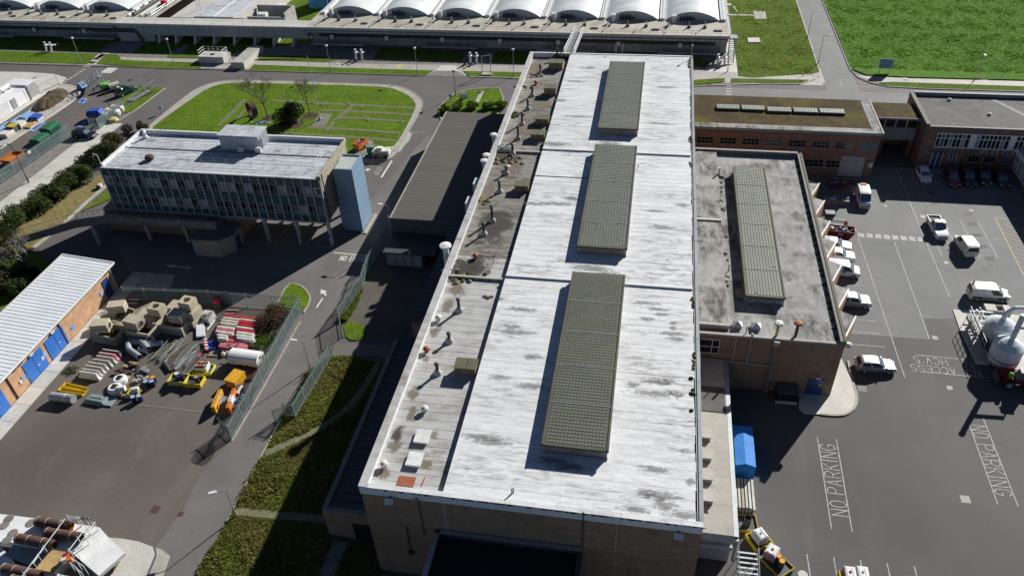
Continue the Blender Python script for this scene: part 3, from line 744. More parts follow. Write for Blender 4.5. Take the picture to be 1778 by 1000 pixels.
# --- painted markings (children of the surface they are painted on)
def paint(owner,poly,z,name='painted_line',mat='paint_white'):
    return MB().sheet(poly,z).build(name,mat,owner)
PZ = 0.022
for a,b in (((31.27,101.18),(31.73,72.15)),((36.15,100.68),(36.12,79.46)),((40.55,100.99),(40.61,88.19)),((40.67,121.79),(40.53,102.21)),((43.05,121.88),(42.98,116.89)),((45.19,120.91),(45.26,116.90)),((47.63,121.86),(47.54,116.87)),((50.07,118.85),(49.97,116.81)),((52.51,119.10),(52.41,116.97)),((54.97,119.80),(54.84,117.05)),((57.51,120.06),(57.18,117.02)),((41.86,107.49),(41.92,97.83)),((44.34,103.85),(44.48,98.02)),((46.79,107.62),(46.84,98.04)),((49.23,107.69),(49.28,98.01)),((31.18,104.13),(31.29,102.55)),((41.79,102.73),(51.56,102.97)),((40.64,121.88),(48.20,121.92)),((26.73,89.42),(30.30,89.53)),((26.85,84.60),(30.45,84.59)),((27.85,82.18),(30.42,82.13)),((26.90,79.73),(30.45,79.70)),((26.52,77.30),(30.52,77.30)),((26.49,74.97),(29.00,74.98)),((26.40,72.54),(30.65,72.40)),((20.56,61.46),(20.40,49.61)),((22.53,61.41),(22.30,49.64)),((37.01,65.39),(36.87,54.86)),((38.75,66.65),(38.75,54.88)),((17.72,46.46),(17.76,43.67)),((20.15,46.50),(20.15,44.02)),((22.55,46.53),(22.46,44.36)),((24.92,46.54),(24.90,44.72)),((27.31,46.55),(27.31,45.07))):
    paint(car_park,line_poly(a,b,0.11),PZ,mat='paint_worn')
for a,b in (((33.83,76.30),(39.79,76.19)),((33.77,73.37),(41.24,73.27))):
    paint(car_park,line_poly(a,b,0.11),PZ,mat='paint_worn')
for k in range(5):
    paint(car_park,line_poly(lerp((45.25,120.21),(45.32,117.13),k/5),lerp((47.60,121.72),(47.56,118.82),(k-0.5)/5),0.1),PZ+0.002,'hatch_line','paint_worn')
a,b = (51.89,108.58),(51.43,94.25)
paint(car_park,line_poly(a,b,0.12),PZ,'hatch_line','paint_yellow')
paint(car_park,line_poly((51.71,108.64),(58.0,a[1]),0.12),PZ+0.002,'hatch_line','paint_yellow')
for k in range(1,12):
    p = lerp(a,b,k/12+0.02)
    paint(car_park,line_poly(p,(min(p[0]+5.5,57.8),p[1]-3.0),0.1),PZ+0.004,'hatch_line','paint_yellow')
for x in (660,718,777,835,893,952,1010,1070):
    pass
for c in ((31.79,101.88),(32.99,101.86),(34.15,101.84),(35.33,101.78),(36.49,101.76),(37.65,101.70),(38.80,101.68),(39.97,101.67)):
    paint(car_park,[(c[0]-0.42,c[1]-0.55),(c[0]+0.42,c[1]-0.55),(c[0]+0.42,c[1]+0.55),(c[0]-0.42,c[1]+0.55)],PZ,'crossing_block','paint_worn')
for c in ((-127.56,150.82),(-127.57,149.72),(-127.63,148.58),(-127.64,147.50),(-127.71,146.36),(-127.79,145.29),(-127.80,144.17),(-127.81,143.03)):
    paint(ground,[(c[0]-0.36,c[1]-0.36),(c[0]+0.36,c[1]-0.36),(c[0]+0.36,c[1]+0.36),(c[0]-0.36,c[1]+0.36)],PZ,'crossing_block','paint_worn')
for c in ((-128.05,153.84),(-128.23,156.12),(-128.61,158.43),(-128.02,159.42)):
    MB().prism([(c[0]-0.9,c[1]-1.6),(c[0]+0.9,c[1]-1.6),(c[0]+0.9,c[1]+1.6),(c[0]-0.9,c[1]+1.6)],0.02,0.05).build('path_slab','concrete',far_tarmac)
for c in ((-103.00,119.98),(-101.83,120.09),(-100.66,120.20),(-99.40,120.22)):
    paint(ground,[(c[0]-0.3,c[1]-0.8),(c[0]+0.3,c[1]-0.8),(c[0]+0.3,c[1]+0.8),(c[0]-0.3,c[1]+0.8)],PZ,'give_way_mark','paint_worn')
for c in ((15.12,153.38),(15.06,151.98),(15.00,150.59),(14.94,149.22)):
    paint(far_tarmac,[(c[0]-0.55,c[1]-0.3),(c[0]+0.55,c[1]-0.3),(c[0]+0.55,c[1]+0.3),(c[0]-0.55,c[1]+0.3)],PZ,'crossing_block','paint_worn')
for a,b,w in (((-45.03,88.66),(-39.50,88.43),0.2),((-44.39,116.77),(-44.50,110.89),0.3),((-33.03,87.10),(-32.40,79.53),0.12),((36.73,154.73),(46.05,155.12),0.12),((36.96,157.21),(36.90,154.96),0.12),((-55.09,90.32),(-54.63,94.47),0.1),((-50.17,89.98),(-49.73,93.38),0.1),((-48.16,90.21),(-47.87,93.19),0.1),((-56.10,90.01),(-45.61,89.92),0.12),((-44.59,127.89),(-41.44,127.76),0.12)):
    paint(lane,line_poly(a,b,w),PZ,'painted_line','paint_white' if w > 0.15 else 'paint_worn')
# worn white wash along the lane edge
paint(lane,[(-44.48,127.72),(-43.60,127.39),(-43.30,124.79),(-43.62,122.49),(-43.57,124.27),(-43.82,120.32),(-44.36,119.84)],PZ-0.004,'white_wash','paint_worn')
GL = {'N': [[(0,0),(0,1),(1,0),(1,1)]],'O': [[(.5,0),(.15,.1),(0,.35),(0,.65),(.15,.9),(.5,1),(.85,.9),(1,.65),(1,.35),(.85,.1),(.5,0)]],'P': [[(0,0),(0,1),(.7,1),(1,.88),(1,.62),(.7,.5),(0,.5)]],'A': [[(0,0),(.5,1),(1,0)],[(.2,.35),(.8,.35)]],'R': [[(0,0),(0,1),(.7,1),(1,.88),(1,.62),(.7,.5),(0,.5)],[(.55,.5),(1,0)]],'K': [[(0,0),(0,1)],[(1,1),(0,.45)],[(.3,.6),(1,0)]],'I': [[(.5,0),(.5,1)]],'G': [[(1,.8),(.85,.95),(.5,1),(.15,.9),(0,.65),(0,.35),(.15,.1),(.5,0),(.85,.08),(1,.25),(1,.45),(.6,.45)]],'E': [[(1,0),(0,0),(0,1),(1,1)],[(0,.5),(.8,.5)]],'T': [[(.5,0),(.5,1)],[(0,1),(1,1)]],'Y': [[(.5,0),(.5,.5),(0,1)],[(.5,.5),(1,1)]],'S': [[(1,.85),(.75,1),(.3,1),(0,.85),(0,.62),(.3,.52),(.7,.48),(1,.36),(1,.14),(.7,0),(.25,0),(0,.15)]],'C': [[(1,.8),(.8,.97),(.5,1),(.15,.9),(0,.65),(0,.35),(.15,.1),(.5,0),(.8,.03),(1,.2)]],'H': [[(0,0),(0,1)],[(1,0),(1,1)],[(0,.5),(1,.5)]],'V': [[(0,1),(.5,0),(1,1)]],"'": [[(.5,.75),(.5,1)]]}
def lettering(text,owner,origin,along,up,cw,gap,hgt,sw,mat='paint_white',space=None):
    """stroked road lettering: each letter a painted piece"""
    ax,uy = Vector(along).normalized(),Vector(up).normalized()
    x = 0.0
    for ch in text:
        if ch == ' ':
            x += space or (cw+gap)*0.8
            continue
        w = cw*0.35 if ch in "I'" else cw
        m = MB()
        for st in GL[ch]:
            P = [Vector(origin)+ax*(x+px*w)+uy*(py*hgt) for px,py in st]
            pts = [(p.x,p.y) for p in P]
            n = len(pts)
            Lp = []
            for i in range(n-1):
                d = (P[i+1]-P[i]).normalized()*sw*0.35
                q = line_poly((P[i].x-d.x,P[i].y-d.y),(P[i+1].x+d.x,P[i+1].y+d.y),sw)
                m.sheet(q,PZ+0.0006*i)
        m.build('letter_'+{"'": 'apostrophe'}.get(ch,ch.lower()),mat,owner)
        x += w+gap
A0,A1 = (22.21,51.32),(22.32,59.75)
Ln = abs(A1[1]-A0[1])
X0 = ((20.40,49.61)[0]+(20.56,61.46)[0])/2
X1 = ((22.30,49.64)[0]+(22.53,61.41)[0])/2
lettering('NO PARKING',car_park,(X1-0.18,A0[1]),(0,1),(-1,0),Ln*0.085,Ln*0.038,X1-X0-0.36,0.10,'paint_worn',Ln*0.07)
B0,B1 = (37.57,65.44),(38.69,56.82)
X2 = (36.83,59.49)[0]
X3 = (38.81,59.76)[0]
Lb = abs(B1[1]-B0[1])
lettering('NO PARKING',car_park,(X2+0.2,B0[1]),(0,-1),(1,0),Lb*0.085,Lb*0.038,X3-X2-0.4,0.10,'paint_worn',Lb*0.07)
C0,D0 = (40.41,74.31),(40.16,75.78)
ca,cb_,da,db = (37.58,74.49)[1],(37.31,73.41)[1],(37.61,75.96)[1],(37.35,74.86)[1]
lettering('NO ACCESS',car_park,(C0[0],ca),(-1,0),(0,-1),0.56,0.31,ca-cb_,0.09,'paint_worn',0.95)
lettering("TO HCV'S",car_park,(D0[0],da),(-1,0),(0,-1),0.56,0.31,da-db,0.09,'paint_worn',1.3)
E0,E1 = (-43.52,86.87),(-39.53,86.82)
lettering('NO ENTRY',lane,(E0[0],E0[1]),(E1[0]-E0[0],0),(0,1),0.36,0.19,1.15,0.13,'paint_white',0.45)
S0,S1 = (-45.71,114.20),(-45.60,112.05)
lettering('STOP',lane,(S0[0]-0.55,S0[1]+0.1),(0,-1),(1,0),0.5,0.22,0.9,0.13,'paint_worn')
def arrow(owner,tail,tip,w,hw,hl):
    t,p = Vector(tail),Vector(tip)
    d = (p-t).normalized()
    n = Vector((-d.y,d.x))
    b = p-d*hl
    pts = [t+n*w/2,t-n*w/2,b-n*w/2,b-n*hw/2,p,b+n*hw/2,b+n*w/2]
    return paint(owner,[(q.x,q.y) for q in pts],PZ,'lane_arrow','paint_white')
arrow(lane,(-65.04,82.48),(-69.15,82.62),0.22,0.75,1.5)
arrow(lane,(-42.87,75.93),(-42.75,78.18),0.22,0.22,0.3)
arrow(lane,(-42.48,78.70),(-43.75,79.93),0.3,1.0,1.0)
arrow(lane,(-48.16,113.02),(-47.23,113.47),0.3,1.0,0.7)
# oil stain by the yard gate
paint(yard,smooth_poly([(-47.22,48.65),(-47.23,50.00),(-46.80,51.22),(-45.78,51.68),(-45.12,50.71),(-44.86,49.49),(-45.30,48.31),(-46.21,48.38)],2),0.016,'oil_stain','oil')
struct(strip_mesh(MB(),[(-61.61,55.68),(-56.71,55.85),(-49.32,55.78)],0.18,0.0,0.03).build('yard_drain','concrete_dark'))

surf('tank_yard','concrete',[(-129.2,172.2),(-79.7,172.2),(-79.7,300),(-129.2,300)],0.03)

# ================================================================== the big brick hall
HX0,HX1,HY0,HY1 = -22.2,6.6,39.0,136.2
ZR,ZB = 12.70,12.0                   # white roof, lower west bay
hall = thing('factory_hall','long brick factory hall with white coated flat roof and three glass block rooflights','building',(HX0,HY0,0))
MB().box(HX0,HY0,0,HX1-0.45,HY1,ZB-0.25).build('wall','brick_brown',hall)
m = MB().box(-14.85,HY0+0.35,ZB-0.25,HX1-0.95,HY1-0.4,ZR-0.06)
m.box(HX1-0.45,HY0,0,HX1,HY1,12.35)
m.build('upper_wall','brick_brown',hall)
# coping round the west bay and the front edge
cop = MB().box(HX0-0.06,HY0-0.06,ZB-0.25,-21.62,HY1,ZR+0.02)
cop.build('parapet','white_paint',hall)
MB().box(HX0-0.1,HY0-0.1,ZR+0.02,-21.55,HY1+0.1,ZR+0.09).build('coping','bay_roof',hall)
front = MB().box(-21.60,HY0-0.06,ZB-0.25,HX1,HY0+0.33,ZR+0.0).build('front_parapet','white_paint',hall)
x = -21.5
while x < HX1-0.1:                      # front coping stones
    x2 = min(x+2.4,HX1+0.02)
    MB().box(x+0.01,HY0-0.12,ZR+0.002,x2-0.01,HY0+0.38,ZR+0.075+R.uniform(0,0.01)).build('coping_stone','white_roof',front)
    x = x2
MB().box(-21.60,HY1-0.35,ZB-0.25,HX1,HY1,ZR+0.1).build('rear_parapet','white_paint',hall)
MB().box(-21.62,HY0+0.33,ZB-0.25,-14.85,HY1-0.35,ZB-0.02).build('bay_deck','concrete_dark',hall)
# felt strips of the lower west bay
y = HY0+0.34
k = 0
while y < HY1-0.4:
    y2 = min(y+1.05,HY1-0.36)
    t = R.uniform(0,0.012)
    MB().add([(-21.61,y,ZB+0.012),(-14.86,y,ZB+0.012),(-14.86,y2+0.04,ZB-0.004),(-21.61,y2+0.04,ZB-0.004),(-21.61,y,ZB-0.015),(-14.86,y,ZB-0.015)],[(0,1,2,3),(4,5,1,0)]).build('felt_strip','bay_roof' if y < 73 else 'bay_roof_dark',hall)
    y = y2
# felt strips of the white roof: lapped, each its own sheet
y = HY0+0.40
while y < HY1-0.45:
    y2 = min(y+1.02+R.uniform(-0.03,0.03),HY1-0.4)
    xe = HX1-0.55+R.uniform(-0.06,0.06)
    dz = R.uniform(0,0.004)
    lap = R.choice((0.0,0.002,0.004,0.012))
    segs = 8
    vs,fs = [],[]
    for i in range(segs+1):
        xx = -14.92+(xe+14.92)*i/segs
        vs += [(xx,y-0.03,ZR-0.03),(xx,y-0.03,ZR+0.005+dz+lap*R.random()*(0.3+i/segs)),(xx,y+0.16,ZR+0.006+dz+lap*R.random()*(0.3+i/segs)),(xx,y2+0.02,ZR+0.0)]
    for i in range(segs):
        a,b = i*4,i*4+4
        fs += [(a,b,b+1,a+1),(a+1,b+1,b+2,a+2),(a+2,b+2,b+3,a+3)]
    MB().add(vs,fs).build('felt_strip','white_roof',hall)
    y = y2
for yj in (69.65,100.0):              # expansion joints with upstand
    MB().box(-14.9,yj-0.14,ZR,HX1-0.55,yj+0.14,ZR+0.2).build('expansion_joint','white_paint',hall)
    MB().box(-21.6,yj-0.16,ZB,-14.9,yj+0.16,ZB+0.3).build('expansion_joint','concrete',hall)
MB().box(-14.9,92.4,ZR+0.02,-6.0,92.48,ZR+0.06).build('roof_cable','steel_dark',hall)
# box gutter and broken coping along the east edge
gut = MB().box(HX1-0.45,HY0+0.3,12.36,HX1-0.4,HY1,12.7)
gut.build('gutter_lining','steel_galv',hall)
y = HY0+0.35
while y < HY1-0.3:
    L = R.uniform(1.6,3.2)
    y2 = min(y+L,HY1)
    MB().box(HX1-0.28,y,12.36,HX1+0.04+R.uniform(0,0.05),y2-0.02,12.62+R.uniform(0,0.05)).build('gutter_edge','pipe_grey',hall)
    y = y2
for a,b in ((57.0,59.5),(66.5,68.5),(97,98.2),(104,106),(131,134.5)):
    y = a
    while y < b:
        w = R.uniform(0.12,0.3)
        MB().lathe((HX1-0.62+R.uniform(-.15,.15),y,12.68),[(w,0),(w*0.8,0.06),(w*0.3,0.12),(0.02,0.14)],7).build('moss_clump',R.choice(('moss','leaf_olive','soil')),hall)
        y += w*R.uniform(.6,1.6)
# rooflights of glass blocks
def rooflight(parent,x0,x1,y0,y1,zb,h,n,cols,rows,fm,gm,name='rooflight'):
    k = MB()
    k.box(x0+0.12,y0+0.12,zb,x1-0.12,y1-0.12,zb+h-0.22)
    kerb = k.build(name,'frame_grey',parent)
    MB().box(x0,y0,zb+h-0.22,x1,y1,zb+h).build('roof_slab',fm,kerb)
    for i in range(n):
        ya,yb = y0+0.22+(y1-y0-0.44)*i/n+0.09,y0+0.22+(y1-y0-0.44)*(i+1)/n-0.09
        g = MB()
        cw = (x1-x0-0.7)/cols
        rh = (yb-ya)/rows
        for c in range(cols):
            for r in range(rows):
                if R.random() < 0.012:
                    continue
                cx,cy = x0+0.35+cw*(c+0.5),ya+rh*(r+0.5)
                t = zb+h+0.03+R.uniform(0,0.003)
                e,f = cw*0.33,rh*0.30
                ta,tb = R.uniform(-0.002,0.002),R.uniform(-0.002,0.002)
                g.add([(cx-e,cy-f,zb+h),(cx+e,cy-f,zb+h),(cx+e,cy+f,zb+h),(cx-e,cy+f,zb+h),(cx-e,cy-f,t-ta-tb),(cx+e,cy-f,t+ta-tb),(cx+e,cy+f,t+ta+tb),(cx-e,cy+f,t-ta+tb)],[(4,5,6,7),(0,1,5,4),(1,2,6,5),(2,3,7,6),(3,0,4,7)])
        g.build('glass_block_panel',gm,kerb,kind='stuff')
    for i in range(1,n):
        yy = y0+0.22+(y1-y0-0.44)*i/n
        MB().box(x0+0.05,yy-0.05,zb+h+0.001,x1-0.05,yy+0.05,zb+h+0.05).build('glazing_bar','frame_grey',kerb)
    for xx in (x0+0.03,x1-0.19):
        MB().box(xx,y0+0.03,zb+h+0.001,xx+0.16,y1-0.03,zb+h+0.07).build('edge_trim',fm,kerb)
    for q in range(3):                  # end panels
        xa = x0+0.3+(x1-x0-0.6)*q/3
        MB().box(xa,y0+0.09,zb+0.2,xa+(x1-x0-0.6)/3-0.08,y0+0.119,zb+h-0.3).build('end_panel','concrete_dark',kerb)
    MB().box(x0+0.05,y0+0.02,zb+0.04,x1-0.05,y0+0.12,zb+0.16).build('flashing','frame_grey',kerb)
    return kerb
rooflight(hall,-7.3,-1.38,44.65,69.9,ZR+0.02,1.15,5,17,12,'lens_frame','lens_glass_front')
rooflight(hall,-7.35,-1.45,74.9,100.1,ZR+0.02,1.15,5,15,12,'lens_frame','lens_glass')
rooflight(hall,-7.45,-1.5,105.2,130.2,ZR+0.02,1.15,5,15,12,'lens_frame','lens_glass')
# vent stacks on the west bay
def stack(p,h,r,mat='rust',cap=True,base=True):
    m = MB().lathe((p[0],p[1],ZB),[(r,0),(r,h)],10)
    s = m.build('vent_stack',mat,hall,smooth=False)
    if base:
        MB().lathe((p[0],p[1],ZB),[(r*3.0,0),(r*2.6,0.22),(r*1.3,0.5)],10).build('stack_base','bay_roof',s)
    if cap:
        MB().lathe((p[0],p[1],ZB+h),[(r*0.9,0),(r*1.5,0.06),(r*1.4,0.2),(r*0.5,0.3)],10).build('stack_cap','dark_grey',s)
for p,h in (((-19.10,63.75),1.5),((-19.01,58.71),1.0),((-19.07,53.88),1.2),((-19.32,78.67),1.5),((-18.83,81.71),2.1),((-19.20,88.84),1.5),((-19.17,93.73),1.0),((-19.35,119.28),1.4),((-19.30,114.24),1.4),((-19.38,108.93),1.8),((-19.21,104.13),1.9),((-19.38,128.84),1.2),((-19.24,99.42),1.4),((-17.28,135.54),1.6)):
    stack(p,h,0.17)
for p in ((-19.02,48.72),(-20.98,56.87),(-20.96,61.90),(-19.32,73.63),(-19.43,123.92),(-19.15,94.96),(-20.91,41.80)):
    MB().lathe((p[0],p[1],ZB),[(0.22,0),(0.2,0.28),(0.38,0.36),(0.34,0.55),(0.1,0.68)],12).build('mushroom_vent','off_white' if R.random() < .6 else 'rust_red',hall)
def cowl(c,sx,sy,h,mat='brick_brown',top='olive'):
    b = MB().box(c[0]-sx/2,c[1]-sy/2,ZB,c[0]+sx/2,c[1]+sy/2,ZB+h).build('vent_housing',mat,hall)
    MB().box(c[0]-sx/2-0.12,c[1]-sy/2-0.12,ZB+h,c[0]+sx/2+0.12,c[1]+sy/2+0.12,ZB+h+0.12).build('lid',top,b)
    MB().box(c[0]+0.1,c[1]-sy/2-0.13,ZB+h+0.121,c[0]+0.16,c[1]+sy/2+0.13,ZB+h+0.16).build('seam','lens_frame',b)
for p,s in (((-16.22,54.56),(2.0,1.3,1.0)),((-16.28,89.71),(1.8,1.2,0.9)),((-16.47,120.37),(1.9,1.5,1.2)),((-16.31,109.71),(2.0,1.4,0.9)),((-16.26,104.63),(2.0,1.4,0.9)),((-16.89,130.94),(2.4,1.6,1.2))):
    cowl(p,s[0],s[1],s[2])
for p in ((-18.38,45.45),(-18.38,42.81)):   # white roof hatches
    b = MB().box(p[0]-0.58,p[1]-0.68,ZB,p[0]+0.58,p[1]+0.68,ZB+0.22).build('roof_hatch','white_paint',hall)
    MB().box(p[0]-0.68,p[1]-0.78,ZB+0.22,p[0]+0.68,p[1]+0.78,ZB+0.36).build('lid','white_plastic',b)
p = (-18.54,40.52)
MB().box(p[0]-0.75,p[1]-0.5,ZB+0.02,p[0]+0.75,p[1]+0.5,ZB+0.08).build('loose_sheet','rust_red',hall)
MB().tube(((-17.02,41.13)[0],(-17.02,41.13)[1],ZB+0.05),((-17.09,40.25)[0],(-17.09,40.25)[1],ZB+0.05),0.05,6).build('loose_rod','red',hall)
p = (-16.46,66.38)
for a in range(5):
    MB().lathe((p[0]+R.uniform(-.5,.5),p[1]+R.uniform(-.2,.2),ZB),[(0.3,0),(0.2,0.05),(0.02,0.08)],8).build('moss_clump','soil',hall)
for q,n,mt in (((-20.40,69.29),8,'moss'),((-20.60,70.20),7,'leaf_olive'),((-17.49,70.28),6,'leaf_olive'),((-20.72,97.11),8,'moss'),((-21.09,111.57),7,'leaf_olive'),((-20.97,122.61),5,'moss'),((-18.40,98.20),7,'moss'),((-19.75,127.87),6,'moss'),((-20.94,86.05),5,'moss')):
    for i in range(n):
        w = R.uniform(0.2,0.55)
        MB().lathe((q[0]+R.gauss(0,0.7),q[1]+R.gauss(0,0.45),ZB),[(w,0),(w*0.8,0.1),(w*0.35,0.2),(0.02,0.25)],8).build('moss_clump',mt,hall)
p = (5.55,53.69)
for i in range(5):
    w = R.uniform(0.2,0.4)
    MB().lathe((5.8+R.uniform(-.2,.2),p[1]+R.gauss(0,0.9),ZR),[(w,0),(w*0.7,0.1),(0.02,0.2)],8).build('moss_clump','leaf_olive',hall)
for q in ((-9.11,40.07),(-1.10,95.92),(-9.00,40.16)):
    MB().tube((q[0],q[1],ZR),(q[0],q[1],ZR+0.6),0.05,6).build('roof_pin','steel_dark',hall)
# ducts and cowls up the west parapet
for q,h in (((-24.32,103.09),3.3),((-24.16,97.38),3.0),((-24.13,95.71),3.0)):
    d = MB().tube((HX0-0.5,q[1],7.0),(HX0-0.5,q[1],9.6+h),0.28,10).build('flue','steel_pale',hall)
    MB().lathe((HX0-0.5,q[1],9.6+h),[(0.3,0),(0.55,0.1),(0.5,0.3),(0.15,0.4)],12).build('flue_cap','white_plastic',d)
for q in ((-23.64,91.40),(-23.49,86.47)):
    MB().box(HX0-1.1,q[1]-0.9,10.6,HX0-0.12,q[1]+0.9,12.0).build('duct_box','steel_pale',hall)
q = (-23.13,73.25)
d = MB().tube((HX0-0.6,q[1],8.0),(HX0-0.6,q[1],13.6),0.38,12).build('flue','white_plastic',hall)
MB().lathe((HX0-0.6,q[1],13.6),[(0.4,0),(0.72,0.1),(0.7,0.3),(0.2,0.42)],14).build('flue_cap','white_plastic',d)
for yy in (70.1,100.4):
    MB().tube((-22.6,yy,ZR-0.2),(-20.6,yy,ZB+0.9),0.09,8).build('overflow_pipe','steel_pale',hall)
p = MB().tube((-22.0,100.4,ZB+0.5),(-19.0,100.4,ZB+0.5),0.12,8).build('roof_pipe','steel_pale',hall)
# floodlights, downpipes and joints on the front gable
for xx in (-19.55,4.75):
    f = MB().obox((xx,HY0-0.55,11.75),(0.75,0.5,0.12),0,0.5).build('floodlight','white_plastic',hall)
    MB().box(xx-0.06,HY0-0.5,11.7,xx+0.06,HY0-0.05,11.82).build('bracket','steel_dark',f)
MB().box(-17.3,HY0-0.35,11.9,-17.05,HY0-0.1,12.1).build('camera_box','grey',hall)
MB().tube((-17.1,HY0-0.06,6.8),(-17.1,HY0-0.06,12.0),0.05,6).build('conduit','steel_dark',hall)
MB().tube((-18.7,HY0-0.06,4.0),(-18.7,HY0-0.06,7.6),0.06,6).build('conduit','steel_dark',hall)
MB().box(-18.95,HY0-0.25,3.6,-18.45,HY0-0.01,4.0).build('junction_box','steel_dark',hall)
MB().tube((-3.0,HY0-0.08,0),(-3.0,HY0-0.08,12.9),0.06,6).build('downpipe','steel_dark',hall)
MB().box(-14.95,HY0-0.03,7.9,-14.87,HY0-0.003,11.7).build('movement_joint','paint_worn',hall)
MB().box(-0.24,HY0-0.03,0,-0.17,HY0-0.003,11.7).build('movement_joint','paint_worn',hall)
for i in range(170):                   # lichen patches broken off the coping
    xx = R.uniform(-14.5,HX1) if i < 150 else R.uniform(-21,-14)
    MB().box(xx,HY0-0.15,ZR-R.uniform(0.02,0.16),xx+R.uniform(0.05,0.3),HY0-0.121,ZR+R.uniform(0.02,0.075)).build('coping_chip',R.choice(('dark_grey','oil','frame_grey')),front)
def grime(c,sx,sy,z,mat):
    MB().add([(c[0]-sx/2,c[1]-sy/2,z),(c[0]+sx/2,c[1]-sy/2,z),(c[0]+sx/2,c[1]+sy/2,z),(c[0]-sx/2,c[1]+sy/2,z)],[(0,1,2,3)]).build('grime_patch',mat,hall)
gz = ZR+0.036
for c,sx,sy in (((0.98,66.68),3.4,0.7),((2.40,65.78),2.6,0.6),((3.96,63.69),0.9,0.7),((3.97,62.87),0.8,0.8),((1.23,64.06),2.0,0.6),((3.83,62.05),3.4,0.7),((4.42,61.22),2.2,0.7),((2.39,54.84),3.0,0.9),((3.50,54.98),1.6,0.9),((0.34,54.17),1.8,0.8),((2.17,53.24),4.6,0.9),((4.34,53.34),2.0,0.7),((2.73,64.97),1.6,0.6),((2.68,44.26),3.0,0.8),((3.48,41.47),3.0,0.9),((2.04,41.64),2.0,0.9),((3.49,40.67),2.0,1.2),((1.04,39.89),2.6,0.7),((5.25,39.92),3.0,0.8),((5.68,43.35),1.0,1.0),((-13.92,85.31),3.2,1.0),((-10.92,85.63),4.2,0.9),((-9.37,87.05),2.4,0.8),((-5.37,72.32),4.6,1.6),((-3.29,71.31),4.0,1.4),((-5.59,102.68),3.4,1.4),((-14.30,116.50),2.0,1.4),((-13.36,101.78),5.0,1.4),((-11.09,129.68),3.0,0.8),((-12.19,64.00),3.6,0.8),((-12.81,61.13),2.6,0.7),((-9.82,56.78),2.2,0.9),((-9.50,52.69),3.0,0.9),((-12.20,60.27),4.4,0.7),((-12.49,53.50),2.2,0.8),((-11.79,45.31),4.0,0.8),((-12.42,45.82),5.0,0.7),((-4.76,43.46),3.6,0.9),((-6.34,43.89),3.0,0.8),((2.37,81.65),3.4,1.0),((1.56,85.22),3.0,0.7),((5.00,86.97),2.0,0.9),((2.41,122.88),4.0,0.9),((1.54,109.63),5.0,0.8),((-10.69,111.03),5.0,0.8),((-12.76,124.02),4.0,0.8)):
    gz += 0.0004
    grime(c,sx*1.5,sy*1.5,gz,'scuff_dark')
gz = ZB+0.022
for c,sx,sy,mt in (((-20.62,64.45),1.6,2.4,'pond_brown'),((-20.14,67.40),2.6,3.0,'pond_brown'),((-20.99,59.97),1.4,1.8,'pond_brown'),((-20.75,55.69),1.2,1.4,'pond_brown'),((-20.75,50.91),1.3,2.2,'pond_brown'),((-20.16,48.28),1.2,2.0,'pond_brown'),((-20.85,45.47),1.2,2.6,'pond_dark'),((-20.69,44.01),1.4,1.6,'pond_brown'),((-20.87,41.23),1.8,1.8,'pond_brown'),((-17.32,42.62),1.2,1.6,'pond_brown'),((-17.47,46.10),1.0,1.4,'pond_brown'),((-18.27,80.76),4.6,8.5,'pond_dark'),((-19.20,71.79),4.4,5.2,'pond_dark'),((-20.66,71.24),4.0,4.0,'pond_dark'),((-21.09,88.26),2.4,8.0,'pond_brown'),((-20.84,130.01),4.0,8.0,'pond_brown'),((-18.41,107.79),4.0,8.0,'pond_brown'),((-17.56,116.10),4.0,7.0,'pond_brown'),((-18.94,96.44),4.0,7.0,'pond_brown'),((-20.12,98.47),5.0,6.0,'pond_dark')):
    gz += 0.0006
    grime(c,sx,sy,gz,mt)
MB().tube((-8.5,HY1-1.2,ZR),(-8.5,HY1-1.2,ZR+0.4),0.08,8).build('roof_outlet','white_plastic',hall)
mm = MB().tube((6.35,HY1-0.8,12.5),(6.35,HY1-0.8,15.2),0.05,6).build('aerial_mast','steel_galv',hall)
MB().box(6.2,HY1-0.95,14.8,6.5,HY1-0.65,15.1).build('aerial','steel_galv',mm)
for i in range(6):                     # plants along the rear parapet
    MB().lathe((-17.0+R.uniform(-1.2,1.2),HY1-0.7,ZB),[(0.5,0),(0.6,0.3),(0.3,0.6),(0.02,0.7)],9).build('moss_clump','leaf_olive',hall)

# --- low annexes hugging the hall
lean = thing('ribbed_lean_to','low brick lean-to with dark ribbed roof against the west wall of the hall','building',(-28.4,41.9,0))
MB().box(-28.4,41.9,0,-22.28,66.6,4.0).build('wall','brick_brown',lean)
MB().box(-28.4,41.9,4.0,-27.9,66.6,4.3).build('parapet','concrete_dark',lean)
MB().box(-27.88,41.9,4.0,-22.28,42.3,4.28).build('parapet','concrete_dark',lean)
y = 42.4
while y < 66.4:
    MB().box(-27.85,y,4.0,-22.3,y+0.86,4.06).build('roof_sheet','dark_grey',lean)
    MB().box(-27.85,y+0.86,4.0,-22.3,y+0.94,4.14).build('roof_rib','steel_dark',lean)
    y += 0.95
MB().box(-25.6,41.82,0,-22.4,41.89,2.6).build('door_recess','black',lean)
lean2 = thing('tall_lean_to','higher dark ribbed lean-to stepped up beside the hall in its shadow','building',(-26.3,67.5,0))
MB().box(-26.3,67.5,0,-22.28,91.4,6.3).build('wall','brick_brown',lean2)
y = 67.6
while y < 91.2:
    MB().box(-26.4,y,6.3,-22.3,y+0.86,6.37).build('roof_sheet','dark_grey',lean2)
    MB().box(-26.4,y+0.86,6.3,-22.3,y+0.94,6.45).build('roof_rib','steel_dark',lean2)
    y += 0.95
shed = thing('tar_roof_shed','long low shed with flat grey brown felt roof beside the hall','building',(-36.4,91.5,0))
MB().box(-36.4,91.5,0,-22.28,126.6,4.85).build('wall','concrete_dark',shed)
y = 91.45
